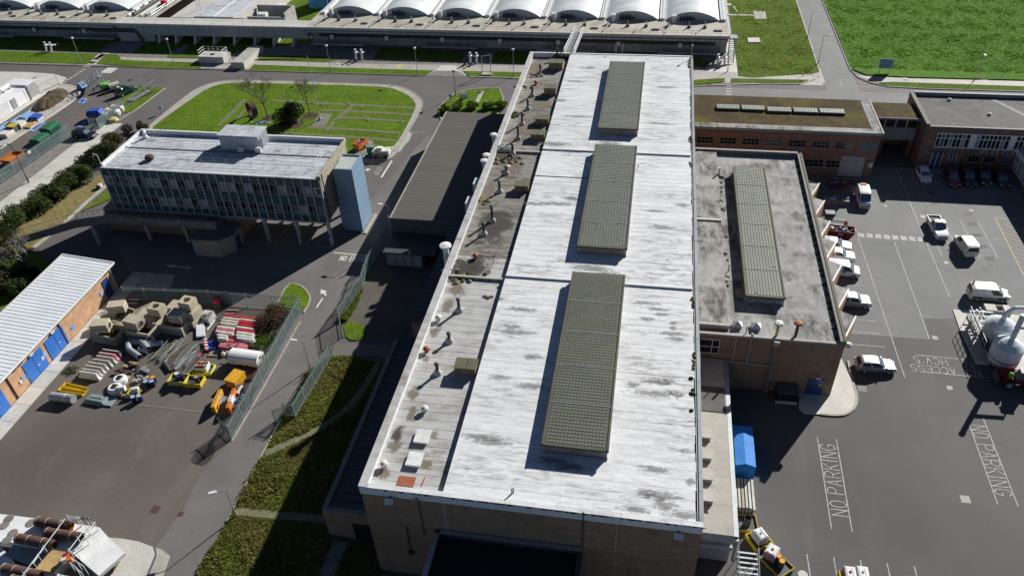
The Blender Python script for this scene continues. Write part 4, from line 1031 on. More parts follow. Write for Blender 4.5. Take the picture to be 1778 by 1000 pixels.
while y < 126.5:
    y2 = min(y+0.98,126.65)
    MB().add([(-36.45,y,4.964),(-22.3,y,4.964),(-22.3,y2+0.03,4.957),(-36.45,y2+0.03,4.957),(-36.45,y,4.93),(-22.3,y,4.93)],[(0,1,2,3),(4,5,1,0)]).build('felt_strip','tar_roof',shed)
    y = y2
MB().box(-36.5,91.4,4.82,-36.3,126.7,5.02).build('roof_edge','kerb',shed)
MB().box(-36.29,91.38,4.82,-22.3,91.48,5.0).build('roof_edge','dark_grey',shed)
MB().box(-36.4,91.5,4.851,-22.3,126.6,4.93).build('roof_deck','dark_grey',shed)
for i in range(7):
    xx = -36.2+i*1.9
    MB().box(xx,91.42,0.3,xx+1.8,91.47,4.6).build('cladding_panel','dark_grey',shed)
q = (-37.43,92.00)
MB().tube((-36.6,91.3,0.2),(-36.6,91.3,5.4),0.09,8).build('downpipe','pipe_grey',shed)
MB().tube((-36.6,91.3,1.2),(-36.6,90.2,0.4),0.09,8).build('downpipe','pipe_grey',shed)
kiosk = thing('store_kiosk','small grey store hut with dark roof in front of the felt roofed shed','hut',(-36.0,86.5,0))
MB().box(-36.0,86.5,0,-30.6,89.0,2.3).build('wall','concrete_dark',kiosk)
MB().box(-36.3,86.3,2.3,-28.6,91.2,2.5).build('roof','steel_dark',kiosk)
for i in range(4):
    MB().box(-35.8+i*1.3,86.44,0.2,-34.65+i*1.3,86.49,2.1).build('cladding_panel','grey',kiosk)
blk = thing('dark_flat_block','dark flat roofed block standing against the front gable of the hall','building',(-15.9,20,0))
MB().box(-15.9,20,0,-3.0,38.9,7.3).build('wall','brick_brown',blk)
MB().box(-15.5,20.3,7.3,-3.4,38.5,7.4).build('roof','black',blk)
MB().box(-15.95,38.52,7.3,-2.95,38.9,7.9).build('parapet','steel_dark',blk)
MB().box(-15.95,20,7.3,-15.52,38.51,7.9).build('parapet','steel_dark',blk)
MB().box(-3.38,20,7.3,-2.95,38.51,7.9).build('parapet','steel_dark',blk)
MB().box(-15.97,20,7.9,-15.5,38.53,7.94).build('capping','steel_galv',blk)
MB().box(-15.5,38.5,7.9,-2.93,38.93,7.94).build('capping','steel_galv',blk)
gt = thing('handrail_steps','galvanised handrail of steps in the dark corner by the front block','railing',(-18.0,38.0,0))
for xx in (-18.2,-17.4,-16.6):
    MB().tube((xx,38.2,0),(xx,38.2,1.1),0.03,6).build('post','steel_galv',gt)
MB().tube((-18.2,38.2,1.1),(-16.6,38.2,1.1),0.03,6).build('rail','steel_galv',gt)
MB().tube((-18.2,38.2,0.6),(-16.6,38.2,0.6),0.03,6).build('rail','steel_galv',gt)

# --- east lean-to with pale roof
el = thing('pale_lean_to','narrow lean-to with pale stained roof along the east wall of the hall','building',(6.75,44.3,0))
MB().box(6.75,44.6,0,10.3,67.8,3.4).build('wall','concrete',el)
MB().box(6.7,44.3,3.4,10.55,67.85,4.38).build('fascia','vault_end',el)
MB().box(6.72,44.25,2.3,10.4,44.6,2.75).build('fascia_lower','vault_end',el)
y = 44.35
while y < 67.7:
    y2 = min(y+3.3,67.8)
    MB().box(6.72,y,4.38,10.3,y2-0.02,4.43+R.uniform(0,.012)).build('roof_slab','lean_roof',el)
    y = y2
MB().box(10.32,44.3,4.2,10.75,67.8,4.46).build('gutter','steel_galv',el)
dp = MB().tube((10.62,44.1,1.0),(10.62,44.1,4.3),0.16,8).build('downpipe','steel_galv',el)
for cy in ((8.26,55.84),(8.27,53.16),(8.24,50.53),(8.28,48.03)):
    yy = cy[1]
    h = MB().box(7.0,yy-0.5,4.43,8.5,yy+0.55,5.05).build('roof_cowl','concrete_pale',el)
    MB().add([(6.9,yy-0.6,5.05),(8.7,yy-0.6,5.05),(8.6,yy+0.7,5.18),(6.9,yy+0.7,5.18),(6.9,yy-0.6,4.98),(8.7,yy-0.6,4.98)],[(0,1,2,3),(4,5,1,0)]).build('hood','concrete_pale',h)
    MB().box(7.1,yy-0.56,4.5,8.4,yy-0.505,4.95).build('louvre','frame_grey',h)
MB().box(6.75,59.5,4.43,10.2,63.2,4.5).build('dark_felt','grey_felt',el)

# ================================================================== annex with its own rooflight
AX0,AX1,AY0,AY1,AZ = 7.1,22.75,67.95,110.3,8.4
annex = thing('annex_block','brown brick annex with weathered grey roof and one long glass block rooflight','building',(AX0,AY0,0))
MB().box(AX0,AY0,0,AX1,AY1,7.8).build('wall','brick_brown',annex)
MB().box(AX0+0.3,AY0+0.3,7.8,AX1-0.6,AY1-0.3,7.9).build('roof_deck','concrete_dark',annex)
y = AY0+0.3
while y < AY1-0.5:
    y2 = min(y+3.2,AY1-0.4)
    MB().box(10.4,y,7.9,AX1-0.6,y2-0.015,7.96+R.uniform(0,0.01)).build('roof_bay','annex_roof',annex)
    y = y2
y = AY0+0.35
for a,b in ((AY0+1.4,90.4),(90.6,AY1-0.4)):
    MB().box(AX0,a,7.8,10.36,b,8.42).build('raised_roof','annex_roof',annex)
MB().box(AX0,90.3,8.42,10.4,90.7,8.6).build('upstand','concrete_pale',annex)
MB().box(AX0,AY0+1.0,7.8,10.5,AY0+1.39,8.5).build('upstand','lean_roof',annex)
MB().box(AX0,AY0-0.05,7.8,AX1-0.6,AY0+0.3,8.05).build('front_coping','bay_roof',annex)
MB().box(AX1-0.55,AY0-0.05,7.8,AX1+0.06,AY1,8.45).build('east_parapet','concrete_dark',annex)
MB().box(AX1-0.2,AY0-0.06,8.45,AX1+0.1,AY1,8.52).build('coping','lens_frame',annex)
MB().box(AX0,AY1-0.35,7.8,AX1-0.56,AY1,8.6).build('rear_parapet','concrete_dark',annex)
MB().box(AX0,AY1-0.4,8.6,AX1-0.56,AY1+0.05,8.66).build('coping','frame_grey',annex)
rl = rooflight(annex,12.4,16.95,73.9,104.2,7.95,1.15,6,11,12,'lens_frame_annex','lens_glass_annex')
for q in range(4):
    xa = 12.75+q*1.02
    MB().box(xa,73.93,8.2,xa+0.9,73.985,8.6).build('end_window','window_pale',rl)
for p in ((11.41,69.60),(13.45,69.60)):
    b = MB().box(p[0]-0.45,p[1]-0.45,7.96,p[0]+0.45,p[1]+0.45,8.3).build('pyramid_rooflight','concrete',annex)
    MB().add([(p[0]-.55,p[1]-.55,8.3),(p[0]+.55,p[1]-.55,8.3),(p[0]+.55,p[1]+.55,8.3),(p[0]-.55,p[1]+.55,8.3),(p[0],p[1],8.75)],[(0,1,4),(1,2,4),(2,3,4),(3,0,4),(3,2,1,0)]).build('dome','white_plastic',b)
for p,h,mt in (((15.56,68.50),1.7,'paint_yellow'),((17.64,68.76),1.7,'rust')):
    s = MB().tube((p[0],p[1],7.96),(p[0],p[1],7.96+h),0.16,8).build('vent_stack',mt,annex)
    MB().lathe((p[0],p[1],7.96+h),[(0.2,0),(0.5,0.1),(0.42,0.28),(0.1,0.36)],12).build('stack_cap','white_plastic' if h > 1.7 or mt != 'rust' else 'rust_red',s)
for p in ((10.90,79.95),(12.30,68.46)):
    MB().tube((p[0],p[1],7.5),(p[0],p[1],9.0),0.06,6).build('vent_pipe','steel_dark',annex)
p = (10.62,103.65)
MB().tube((p[0]-0.1,p[1]-0.6,8.0),(p[0]-0.1,p[1]-0.6,9.4),0.15,8).build('vent_pipe','white_plastic',annex)
MB().tube((p[0]-0.1,p[1]-0.6,8.1),(p[0]+0.7,p[1]-0.9,8.1),0.15,8).build('vent_pipe','white_plastic',annex)
for i in range(22):
    y = R.choice((78,82,88,95,100))+R.gauss(0,1.2)
    w = R.uniform(0.1,0.32)
    MB().lathe((10.65+R.uniform(-.1,.3),y,7.96),[(w,0),(w*0.8,0.05),(w*0.3,0.1),(0.02,0.12)],7).build('moss_clump',R.choice(('moss','leaf_olive','soil')),annex)
for i in range(26):
    y = AY0+1+i*1.6+R.uniform(-.4,.4)
    w = R.uniform(0.15,0.35)
    MB().lathe((AX1-0.75,y,7.96),[(w,0),(w*0.8,0.1),(w*0.3,0.2),(0.02,0.25)],8).build('moss_clump','leaf_olive',annex)
# front wall: window, pipes, door
w = MB().box(7.2,AY0-0.05,5.2,9.6,AY0-0.004,7.2).build('window','window_dark',annex)
for x0,x1,z0,z1 in ((7.2,9.6,7.15,7.25),(7.2,9.6,6.1,6.18),(7.2,9.6,5.1,5.2),(8.75,8.83,5.2,7.15),(9.55,9.63,5.2,7.15),(7.18,7.26,5.2,7.15)):
    MB().box(x0,AY0-0.1,z0,x1,AY0-0.051,z1).build('frame_bar','white_frame',w)
MB().tube((11.3,AY0-0.1,4.3),(11.3,AY0-0.1,7.7),0.05,6).build('downpipe','steel_pale',annex)
MB().tube((12.9,AY0-0.12,4.0),(12.9,AY0-0.12,8.6),0.12,8).build('downpipe','pipe_grey',annex)
MB().tube((15.6,AY0-0.2,0),(15.6,AY0-0.2,7.6),0.22,8).build('downpipe','concrete_dark',annex)
MB().box(15.3,AY0-0.5,7.3,15.9,AY0-0.06,7.9).build('hopper','concrete',annex)
MB().tube((10.5,AY0-0.15,4.2),(15.4,AY0-0.15,4.0),0.12,8).build('wall_pipe','pipe_grey',annex)
d = MB().box(20.0,AY0-0.1,0.15,21.7,AY0-0.004,2.5).build('door','door_navy',annex)
MB().box(21.2,AY0-0.13,1.5,21.55,AY0-0.101,1.95).build('notice','gold',d)
MB().box(21.2,AY0-0.13,2.15,21.6,AY0-0.101,2.3).build('notice','pale_blue',d)
MB().box(20.7,AY0-0.35,2.75,21.2,AY0-0.05,2.95).build('wall_lamp','off_white',annex)
MB().lathe((AX1+0.5,AY0+0.6,7.2),[(0.25,0),(0.4,0.1),(0.4,0.4),(0.2,0.55)],10).build('flood_lamp','off_white',annex)
hut = thing('dark_bin_store','black covered bin with pale base standing at the annex wall beside the blue door','bin',(17.6,AY0-0.95,0))
MB().box(16.6,AY0-1.8,0.35,18.8,AY0-0.15,1.5).build('body','black',hut)
MB().box(16.5,AY0-1.9,1.5,18.9,AY0-0.12,1.65).build('lid','dark_grey',hut)
MB().box(16.5,AY0-1.95,0,18.9,AY0-1.82,0.35).build('base','concrete_pale',hut)
# sawtooth brick shelters along the east wall
TIPS = [(26.57,111.12),(26.62,106.0),(26.66,100.45),(26.68,95.1),(26.65,89.79),(26.7,84.48),(26.72,79.09)]
for i,(tx,ty) in enumerate(TIPS):
    b = thing('sawtooth_shelter','three sided brick shelter with pale edged roof, %s from the front corner of the annex' % ('seventh','sixth','fifth','fourth','third','second','first')[i],'shelter',(22.9,ty-4,0),0,'sawtooth brick shelters along the annex')
    A,B,C = (22.85,ty+2.3),(tx,ty),(22.85,ty-8.5)
    C = lerp(B,C,0.62)
    D = (22.85,C[1]+0.3)
    MB().prism([A,B,C,D],2.75,3.0).build('roof','annex_roof',b)
    MB().prism(line_poly(lerp(B,C,-0.02),lerp(B,C,1.02),0.16),2.85,3.05).build('white_edge','white_paint',b)
    MB().prism(line_poly(lerp(B,C,0.04),C,0.22),0,2.7).build('wall','brick_orange',b)
    MB().prism(line_poly(lerp(A,B,0.1),lerp(A,B,0.92),0.2),0,2.74).build('wall','brick_brown',b)

# ================================================================== brick block with mossy roof
bw = thing('mossy_roof_block','red brick two storey block with mossy roof and five small rooflights','building',(7.3,119.1,0))
BX0,BX1,BY0,BY1,BZ = 7.3,36.1,119.2,131.0,7.9
MB().box(BX0,BY0,0,BX1,BY1,7.3).build('wall','brick_red',bw)
MB().box(BX0-0.1,BY0-0.25,7.3,BX1+0.2,BY1+0.2,7.8).build('fascia','dark_grey',bw)
MB().box(BX0,BY0-0.2,7.8,BX1,BY1+0.1,7.9).build('roof','moss_roof',bw)
MB().box(BX0,BY0-0.28,7.8,BX1,BY0+1.2,7.93).build('eaves_strip','annex_roof',bw)
MB().box(BX0,BY0-0.3,7.45,BX1+0.2,BY0-0.252,7.85).build('gutter','frame_grey',bw)
MB().box(BX1-1.4,BY0+1.21,7.9,BX1,BY1,7.93).build('eaves_strip','annex_roof',bw)
MB().box(BX1+0.01,BY0-0.3,7.75,BX1+0.22,BY1+0.15,8.0).build('edge_trim','concrete',bw)
for x0 in (1244,1290,1335,1380,1425):
    pass
for c0,c1 in (((10.91,125.59),(14.65,125.35)),((14.99,125.54),(18.70,125.41)),((19.10,125.17),(22.97,125.12)),((23.29,125.26),(27.18,125.15)),((27.43,125.34),(31.36,125.14))):
    x0,x1,yy = c0[0],c1[0],(c0[1]+c1[1])/2-0.3
    rlb = MB().box(x0,yy,7.9,x1,yy+1.7,8.25).build('rooflight','lens_frame',bw)
    for i in range(8):
        for j in range(3):
            xa = x0+0.08+(x1-x0-0.16)*i/8
            ya = yy+0.1+1.5*j/3
            MB().box(xa+0.02,ya+0.02,8.25,xa+(x1-x0-0.16)/8-0.04,ya+0.44,8.30).build('pane','lens_glass_annex',rlb)
def window_row(parent,xs,y,z0,z1,w,bars,mat='window_dark',fm='white_frame',hbar=None):
    for x in xs:
        win = MB().box(x,y-0.03,z0,x+w,y-0.003,z1).build('window',mat if R.random() < .7 else 'window_blue',parent)
        f = MB()
        f.box(x-0.04,y-0.09,z0-0.05,x+w+0.04,y-0.031,z0)
        f.box(x-0.04,y-0.09,z1,x+w+0.04,y-0.031,z1+0.05)
        for b in range(bars+1):
            xx = x+w*b/bars
            f.box(xx-0.03,y-0.085,z0,xx+0.03,y-0.032,z1)
        if hbar:
            f.box(x,y-0.08,z0+(z1-z0)*hbar-0.03,x+w,y-0.033,z0+(z1-z0)*hbar+0.03)
        f.build('frame',fm,win)
        MB().box(x-0.08,y-0.16,z0-0.12,x+w+0.08,y-0.004,z0-0.052).build('sill','concrete',win)
# window positions read from the facade (upper and lower rows)
ux = [7.9+i*3.62 for i in range(8)]
window_row(bw,ux,BY0,4.9,6.0,2.6,4,hbar=0.5,fm='frame_grey')
window_row(bw,[(25.83,123.88)[0]-0.4,(29.03,123.94)[0]-0.2,18.2,14.4],BY0,1.5,2.7,2.9,4,hbar=0.5,fm='frame_grey')
MB().box(30.9,BY0-0.08,0,34.6,BY0-0.003,3.6).build('roller_shutter','grey',bw)
sh = [o for o in bw.children if o.name.startswith('roller_shutter')][0]
for i in range(11):
    MB().box(30.95,BY0-0.12,0.05+i*0.32,34.55,BY0-0.081,0.33+i*0.32).build('shutter_slat','silver',sh)
MB().box(35.2,BY0-0.5,2.0,35.8,BY0-0.05,2.8).build('alarm_box','off_white',bw)
# ================================================================== link and far office
lk = thing('link_block','narrow link block with corrugated grey wall between the brick buildings','building',(36.4,126.9,0))
MB().box(36.4,126.9,2.9,43.6,132.2,6.8).build('wall','brick_red',lk)
MB().box(36.35,126.6,6.8,43.65,132.4,7.0).build('roof','moss_roof',lk)
MB().box(36.35,126.5,6.7,43.65,126.62,7.05).build('fascia','frame_grey',lk)
for i in range(24):
    x = 36.5+i*0.295
    MB().box(x,126.82,3.0,x+0.2,126.89,5.1).build('corrugated_rib','pipe_grey',lk)
for i in range(4):
    x = 36.7+i*1.7
    wv = MB().box(x,126.85,5.3,x+1.5,126.89,6.5).build('window','window_dark',lk)
    MB().box(x-0.05,126.8,5.3,x+0.04,126.849,6.5).build('frame','white_frame',wv)
MB().box(38.5,126.9,0,39.0,131,2.9).build('pier','brick_red',lk)
MB().box(43.0,126.9,0,43.5,131,2.9).build('pier','brick_red',lk)
MB().box(36.6,131.0,0,43.5,131.3,2.9).build('back_wall','brick_red',lk)
fo = thing('far_brick_office','dark brick office with long white framed window band and grey felt roof','building',(43.8,123.7,0))
MB().box(43.8,123.7,0,75,136,7.0).build('wall','brick_red',fo)
MB().box(44.3,124.1,7.0,74.6,135.6,7.05).build('roof_deck','dark_grey',fo)
for i in range(7):
    MB().box(44.3+i*4.3,124.1,7.05,44.3+i*4.3+4.28,135.6,7.09+R.uniform(0,.02)).build('felt_sheet','grey_felt',fo)
MB().box(43.75,123.65,7.0,44.28,136.05,7.55).build('parapet','brick_red',fo)
MB().box(43.7,123.6,7.55,44.33,136.1,7.62).build('coping','lens_frame',fo)
MB().box(44.3,135.6,7.0,75,136.05,7.7).build('parapet','frame_grey',fo)
MB().box(44.3,123.65,7.0,75,124.08,7.2).build('front_coping','dark_grey',fo)
wb = MB().box(45.8,123.62,3.75,62,123.697,6.1).build('window_band','window_dark',fo)
x = 45.8
i = 0
while x < 62:
    w = 0.62
    if i % 9 == 8:
        MB().box(x,123.5,3.7,x+0.9,123.619,6.15).build('spandrel','white_paint',wb)
        x += 0.9
    else:
        if R.random() < 0.55:
            MB().box(x+0.06,123.6,3.85,x+w,123.619,5.2 if R.random() < .5 else 5.95).build('pane','window_pale' if R.random() < .5 else 'window_blue',wb)
        MB().box(x-0.045,123.48,3.7,x+0.045,123.619,6.15).build('mullion','white_frame',wb)
        x += w
    i += 1
for z0,z1 in ((3.62,3.78),(6.05,6.2),(5.25,5.35)):
    MB().box(45.7,123.46,z0,62,123.619,z1).build('transom','white_frame',wb)
for x in (53.0,54.6,56.1,57.6):
    ac = MB().box(x,123.3,2.9,x+0.95,123.68,3.55).build('air_conditioner','concrete',fo)
    MB().tube((x+0.47,123.29,3.2),(x+0.47,123.26,3.2),0.24,12).build('fan','dark_grey',ac)
dr = MB().box(45.9,123.6,0,47.6,123.697,2.6).build('door','window_blue',fo)
for x in (45.9,46.7,47.5):
    MB().box(x,123.52,0,x+0.12,123.599,2.7).build('frame','white_frame',dr)
MB().box(45.7,123.5,2.62,47.9,123.69,2.76).build('canopy','dark_grey',fo)
w = MB().box(48.6,123.64,1.1,49.7,123.697,2.3).build('window','window_blue',fo)
for x in (48.55,49.1,49.65):
    MB().box(x,123.58,1.05,x+0.1,123.639,2.35).build('frame','white_frame',w)
window_row(fo,[51.5,53.9,56.6],123.7,1.2,2.3,1.7,3,fm='frame_grey')
for x in (51.0,53.4,56.0,58.2):
    MB().box(x,123.2,0,x+0.3,123.69,2.6).build('pier','brick_red',fo)
MB().box(44.6,123.6,2.5,45.3,123.697,2.75).build('wall_sign','sky_blue',fo)
for p in ((49.68,133.98),(54.52,128.84)):
    MB().lathe((p[0],p[1],7.08),[(0.3,0),(0.3,0.3),(0.1,0.4)],10).build('roof_vent','white_plastic',fo)
MB().tube((56.5,134.8,7.1),(61,126.5,7.1),0.05,6).build('roof_cable','steel_pale',fo)
MB().tube((57.0,134.8,7.1),(61.5,126.5,7.1),0.05,6).build('roof_cable','steel_pale',fo)
eb = thing('glazed_corridor_wing','low wing with white framed glazed wall closing off the far car park','building',(58.3,105,0))
MB().box(58.3,100,0,64,123.3,3.9).build('wall','brick_red',eb)
MB().box(58.0,100,3.9,64.2,123.4,4.2).build('roof','concrete',eb)
MB().box(57.85,100,3.6,58.0,123.4,4.22).build('fascia','white_paint',eb)
for i in range(12):
    y = 101+i*1.85
    w = MB().box(58.22,y,0.9,58.297,y+1.5,3.4).build('window','window_blue',eb)
    for z in (0.85,2.1,3.35):
        MB().box(58.15,y-0.05,z,58.219,y+1.55,z+0.09).build('frame','white_frame',w)
    for yy in (y-0.05,y+0.7,y+1.47):
        MB().box(58.13,yy,0.95,58.218,yy+0.09,3.34).build('mullion','white_frame',w)

# ================================================================== the office slab on columns
OX0,OX1,OY0,OY1 = -80.1,-45.65,90.3,101.7
of = thing('raised_office','teal panelled office slab raised on concrete columns with a pale blue roof','building',(OX0,OY0,0))
MB().box(OX0+0.15,OY0+0.2,4.06,OX1-0.1,OY1,11.3).build('core','brick_cream',of)
MB().box(OX0,OY0+0.1,11.3,OX1,OY1,11.5).build('roof_deck','concrete',of)
for i in range(10):
    y = OY0+0.12+i*1.13
    MB().add([(OX0+0.3,y,11.521),(OX1-0.25,y,11.521),(OX1-0.25,y+1.15,11.515),(OX0+0.3,y+1.15,11.515),(OX0+0.3,y,11.49),(OX1-0.25,y,11.49)],[(0,1,2,3),(4,5,1,0)]).build('felt_strip','office_roof',of)
MB().box(OX0+0.3,OY0+6.3,11.53,OX1-0.25,OY0+6.5,11.62).build('roof_joint','concrete_dark',of)
MB().box(OX0-0.05,OY0+0.4,11.3,OX0+0.3,OY1+0.05,11.95).build('parapet','white_paint',of)
MB().box(OX0+0.31,OY1-0.3,11.3,OX1,OY1+0.05,12.15).build('parapet','white_paint',of)
MB().box(OX1-0.24,OY0+0.1,11.3,OX1+0.1,OY1-0.31,11.95).build('parapet','brick_cream',of)
MB().box(OX0,OY0-0.05,11.45,OX1-0.25,OY0+0.11,11.6).build('front_edge','white_roof',of)
MB().box(OX0,OY0-0.12,4.06,OX1,OY0+0.19,4.35).build('floor_edge','frame_grey',of)
NB = 26
bwid = (OX1-OX0)/NB
m = MB()
for b in range(NB+1):
    x = OX0+b*bwid
    MB().box(x-0.13,OY0-0.16,4.36,x+0.13,OY0+0.19,11.44).build('mullion','frame_grey',of)
for b in range(NB):
    x0,x1 = OX0+b*bwid+0.14,OX0+(b+1)*bwid-0.14
    for z0,z1,kind in ((10.35,11.25,'p'),(8.65,10.2,'w'),(7.05,8.35,'p'),(5.45,6.95,'w'),(4.4,5.2,'p')):
        if kind == 'p':
            MB().box(x0,OY0-0.02,z0,x1,OY0+0.18,z1).build('panel','teal_panel',of)
        else:
            u = R.random()
            pm_ = 'window_pale' if (z0 > 8 and u < 0.42) or u < 0.08 else ('window_blue' if u < 0.5 else 'window_dark')
            w = MB().box(x0,OY0+0.0,z0,x1,OY0+0.18,z1).build('window',pm_,of)
            f = MB()
            xm = x0+(x1-x0)*(0.45 if b % 2 else 0.6)
            f.box(xm-0.04,OY0-0.08,z0,xm+0.04,OY0-0.001,z1)
            f.box(x0,OY0-0.08,z0-0.11,x1,OY0-0.001,z0-0.003)
            f.box(x0,OY0-0.08,z1+0.003,x1,OY0-0.001,z1+0.09)
            f.box(x0,OY0-0.07,z0+0.32,x1,OY0-0.002,z0+0.40)
            f.build('frame','frame_grey',w)
            if u > 0.35:
                MB().box(xm+0.05,OY0-0.03,z0+0.41,x1,OY0-0.001,z1-0.02-R.random()*0.6).build('pane','window_dark' if u < .8 else 'window_blue',w)
# end wall pipes
for yy in (OY0+0.1,OY0+0.9):
    MB().tube((OX1+0.12,yy,4.2),(OX1+0.12,yy,11.9),0.09,8).build('downpipe','steel_dark',of)
MB().box(OX1-0.12,OY0-0.14,4.1,OX1+0.16,OY0+0.05,11.3).build('corner_trim','concrete_pale',of)
# columns and soffit
for x in (-45.85,-50.9,-56.0):
    for y in (OY0+0.1,OY0+5.5,OY1-0.7):
        MB().box(x-0.2,y-0.15,0,x+0.2,y+0.4,4.05).build('column','concrete',of)
MB().box(-46.35,OY0-0.06,1.6,-45.75,OY0+0.08,2.2).build('height_sign','blue',of)
# brick undercroft
und = MB().box(OX0-2.8,OY0+0.35,0,-60.3,OY1-0.2,4.04).build('undercroft','brick_brown',of)
for i in range(7):
    x = -81+i*2.35
    MB().box(x,OY0+0.27,2.2,x+0.9,OY0+0.347,3.0).build('window','window_dark',of)
# roof plant room
pr = MB().box(-64.0,OY0+7.2,11.55,-57.7,OY0+10.4,13.9).build('plant_room','pipe_grey',of)
for i in range(20):
    x = -63.9+i*0.31
    MB().box(x,OY0+7.12,11.6,x+0.19,OY0+7.199,13.7).build('cladding_rib','steel_pale',pr)
MB().box(-64.15,OY0+7.0,13.9,-57.55,OY0+10.55,14.02).build('roof','office_roof',pr)
MB().box(-58.4,OY0+7.3,11.7,-57.66,OY0+8.3,13.2).build('recess','dark_grey',pr)
for x in (-61.0,-58.2):
    MB().box(x,OY0+6.5,11.6,x+0.9,OY0+6.95,12.4).build('air_conditioner','off_white',of)
MB().lathe((-73.6,OY0+3.0,11.52),[(0.45,0),(0.55,0.25),(0.75,0.35),(0.6,0.7),(0.2,0.85)],12).build('roof_fan','rust',of)
# guard rails on the roof
for ry in (OY0+2.6,OY0+7.4):
    for i in range(17):
        x = -78.5+i*1.95
        if -64.5 < x < -57 and ry > OY0+5:
            continue
        MB().tube((x,ry,11.53),(x,ry,12.6),0.025,5).build('rail_post','steel_galv',of)
    for z in (12.1,12.6):
        if ry > OY0+5:
            MB().tube((-78.5,ry,z),(-64.3,ry,z),0.022,5).build('guard_rail','steel_galv',of)
            MB().tube((-57.4,ry,z),(-47.3,ry,z),0.022,5).build('guard_rail','steel_galv',of)
        else:
            MB().tube((-78.5,ry,z),(-47.3,ry,z),0.022,5).build('guard_rail','steel_galv',of)
for x in (-78.5,-47.3):
    for z in (12.1,12.6):
        MB().tube((x,OY0+2.6,z),(x,OY0+7.4,z),0.022,5).build('guard_rail','steel_galv',of)
for x in (-76.4,-75.7):
    MB().tube((x-1,OY0+8.6,11.55),(x+1.4,OY0+11.3,13.0),0.04,6).build('ladder_rail','steel_pale',of)
MB().lathe((-78.2,OY0+9.6,11.55),[(0.4,0),(0.4,0.3),(0.25,0.4),(0.25,1.0),(0.4,1.1),(0.05,1.3)],10).build('roof_vent','white_plastic',of)
lb = MB().tube((OX0-0.15,OY0+0.6,11.0),(OX0-0.15,OY0+0.6,13.2),0.06,6).build('gooseneck_vent','concrete_pale',of)
MB().tube((OX0-0.15,OY0+0.6,13.2),(OX0-0.7,OY0+0.6,13.5),0.06,6).build('gooseneck_bend','concrete_pale',lb)
MB().tube((OX0-0.7,OY0+0.6,13.5),(OX0-1.0,OY0+0.6,12.9),0.06,6).build('gooseneck_mouth','concrete_pale',lb)
# stair tower
tw = thing('stair_tower','smooth grey blue clad stair tower standing beside the raised office','tower',(-45.2,94.35,0))
MB().box(-45.2,94.35,0.25,-42.25,98.9,10.75).build('cladding','tower_blue',tw)
MB().box(-45.0,94.55,0,-42.45,98.7,0.25).build('plinth','concrete_dark',tw)
MB().box(-45.2,94.35,10.75,-42.25,94.6,11.0).build('parapet','tower_blue',tw)
MB().box(-45.2,98.7,10.75,-42.25,98.9,11.0).build('parapet','tower_blue',tw)
MB().box(-42.45,94.61,10.75,-42.25,98.69,11.0).build('parapet','tower_blue',tw)
for k in range(1,8):
    z = 0.25+k*1.32
    MB().box(-45.21,94.335,z,-42.28,94.349,z+0.03).build('panel_joint','tower_roof',tw)
    MB().box(-42.249,94.41,z,-42.24,98.89,z+0.03).build('panel_joint','tower_roof',tw)
for k in range(1,9):
    MB().box(-45.2+k*0.33,94.338,0.26,-45.185+k*0.33,94.349,10.74).build('cladding_seam','tower_blue',tw)
MB().box(-42.27,94.33,0.25,-42.2,94.4,11.02).build('corner_trim','steel_pale',tw)
for i in range(14):
    MB().box(-45.15+i*0.193,94.62,10.75,-45.05+i*0.193,98.68,10.83).build('roof_rib','tower_roof',tw)
MB().box(-45.18,94.61,10.7,-42.46,98.69,10.77).build('roof','tower_roof',tw)
ks = struct(MB().prism([(-42.2,94.0),(-41.6,94.0),(-41.6,99.6),(-42.2,99.6)],0,0.12).build('tower_kerb','kerb'))
# raised walkway and lodge
wk = thing('concrete_walkway','dark concrete footbridge with glass side rising to the raised office','footbridge',(-81.67,89.62))
def deck(a,b,za,zb,w):
    d = Vector((b[0]-a[0],b[1]-a[1])).normalized()
    n = Vector((-d.y,d.x))*w/2
    q = [(a[0]-n.x,a[1]-n.y,za),(b[0]-n.x,b[1]-n.y,zb),(b[0]+n.x,b[1]+n.y,zb),(a[0]+n.x,a[1]+n.y,za)]
    vs = [(x,y,z-0.35) for x,y,z in q]+q
    MB().add(vs,[(3,2,1,0),(4,5,6,7),(0,1,5,4),(1,2,6,5),(2,3,7,6),(3,0,4,7)]).build('deck','concrete_dark',wk)
    for s in (-1,1):
        e = [(a[0]+s*n.x,a[1]+s*n.y,za),(b[0]+s*n.x,b[1]+s*n.y,zb)]
        k = 7
        for i in range(k+1):
            p = lerp(e[0],e[1],i/k)
            MB().tube(p,(p[0],p[1],p[2]+1.1),0.03,5).build('rail_post','steel_galv',wk)
        MB().tube((e[0][0],e[0][1],za+1.1),(e[1][0],e[1][1],zb+1.1),0.035,5).build('handrail','steel_galv',wk)
        if s < 0:
            (x0,y0,z0),(x1,y1,z1) = e
            MB().add([(x0,y0,z0-0.3),(x1,y1,z1-0.3),(x1,y1,z1+0.9),(x0,y0,z0+0.9),(x0+0.02,y0-0.05,z0-0.3),(x1+0.02,y1-0.05,z1-0.3),(x1+0.02,y1-0.05,z1+0.9),(x0+0.02,y0-0.05,z0+0.9)],[(0,1,2,3),(7,6,5,4),(0,4,5,1),(3,2,6,7),(0,3,7,4),(1,5,6,2)]).build('side_wall','concrete_dark',wk)
W0,W1,W2 = (-94.52,83.83),(-86.04,87.71),(-80.2,88.9)
deck(W0,W1,1.6,3.0,2.0)
deck(W1,W2,3.0,3.6,2.0)
deck(W2,(-62.5,88.9),3.6,3.6,2.0)
for p in ((-82.34,86.58),(-75,88.9),(-68.5,88.9)):
    MB().box(p[0]-0.25,p[1]-0.25,0,p[0]+0.25,p[1]+0.25,3.2).build('column','concrete',wk)
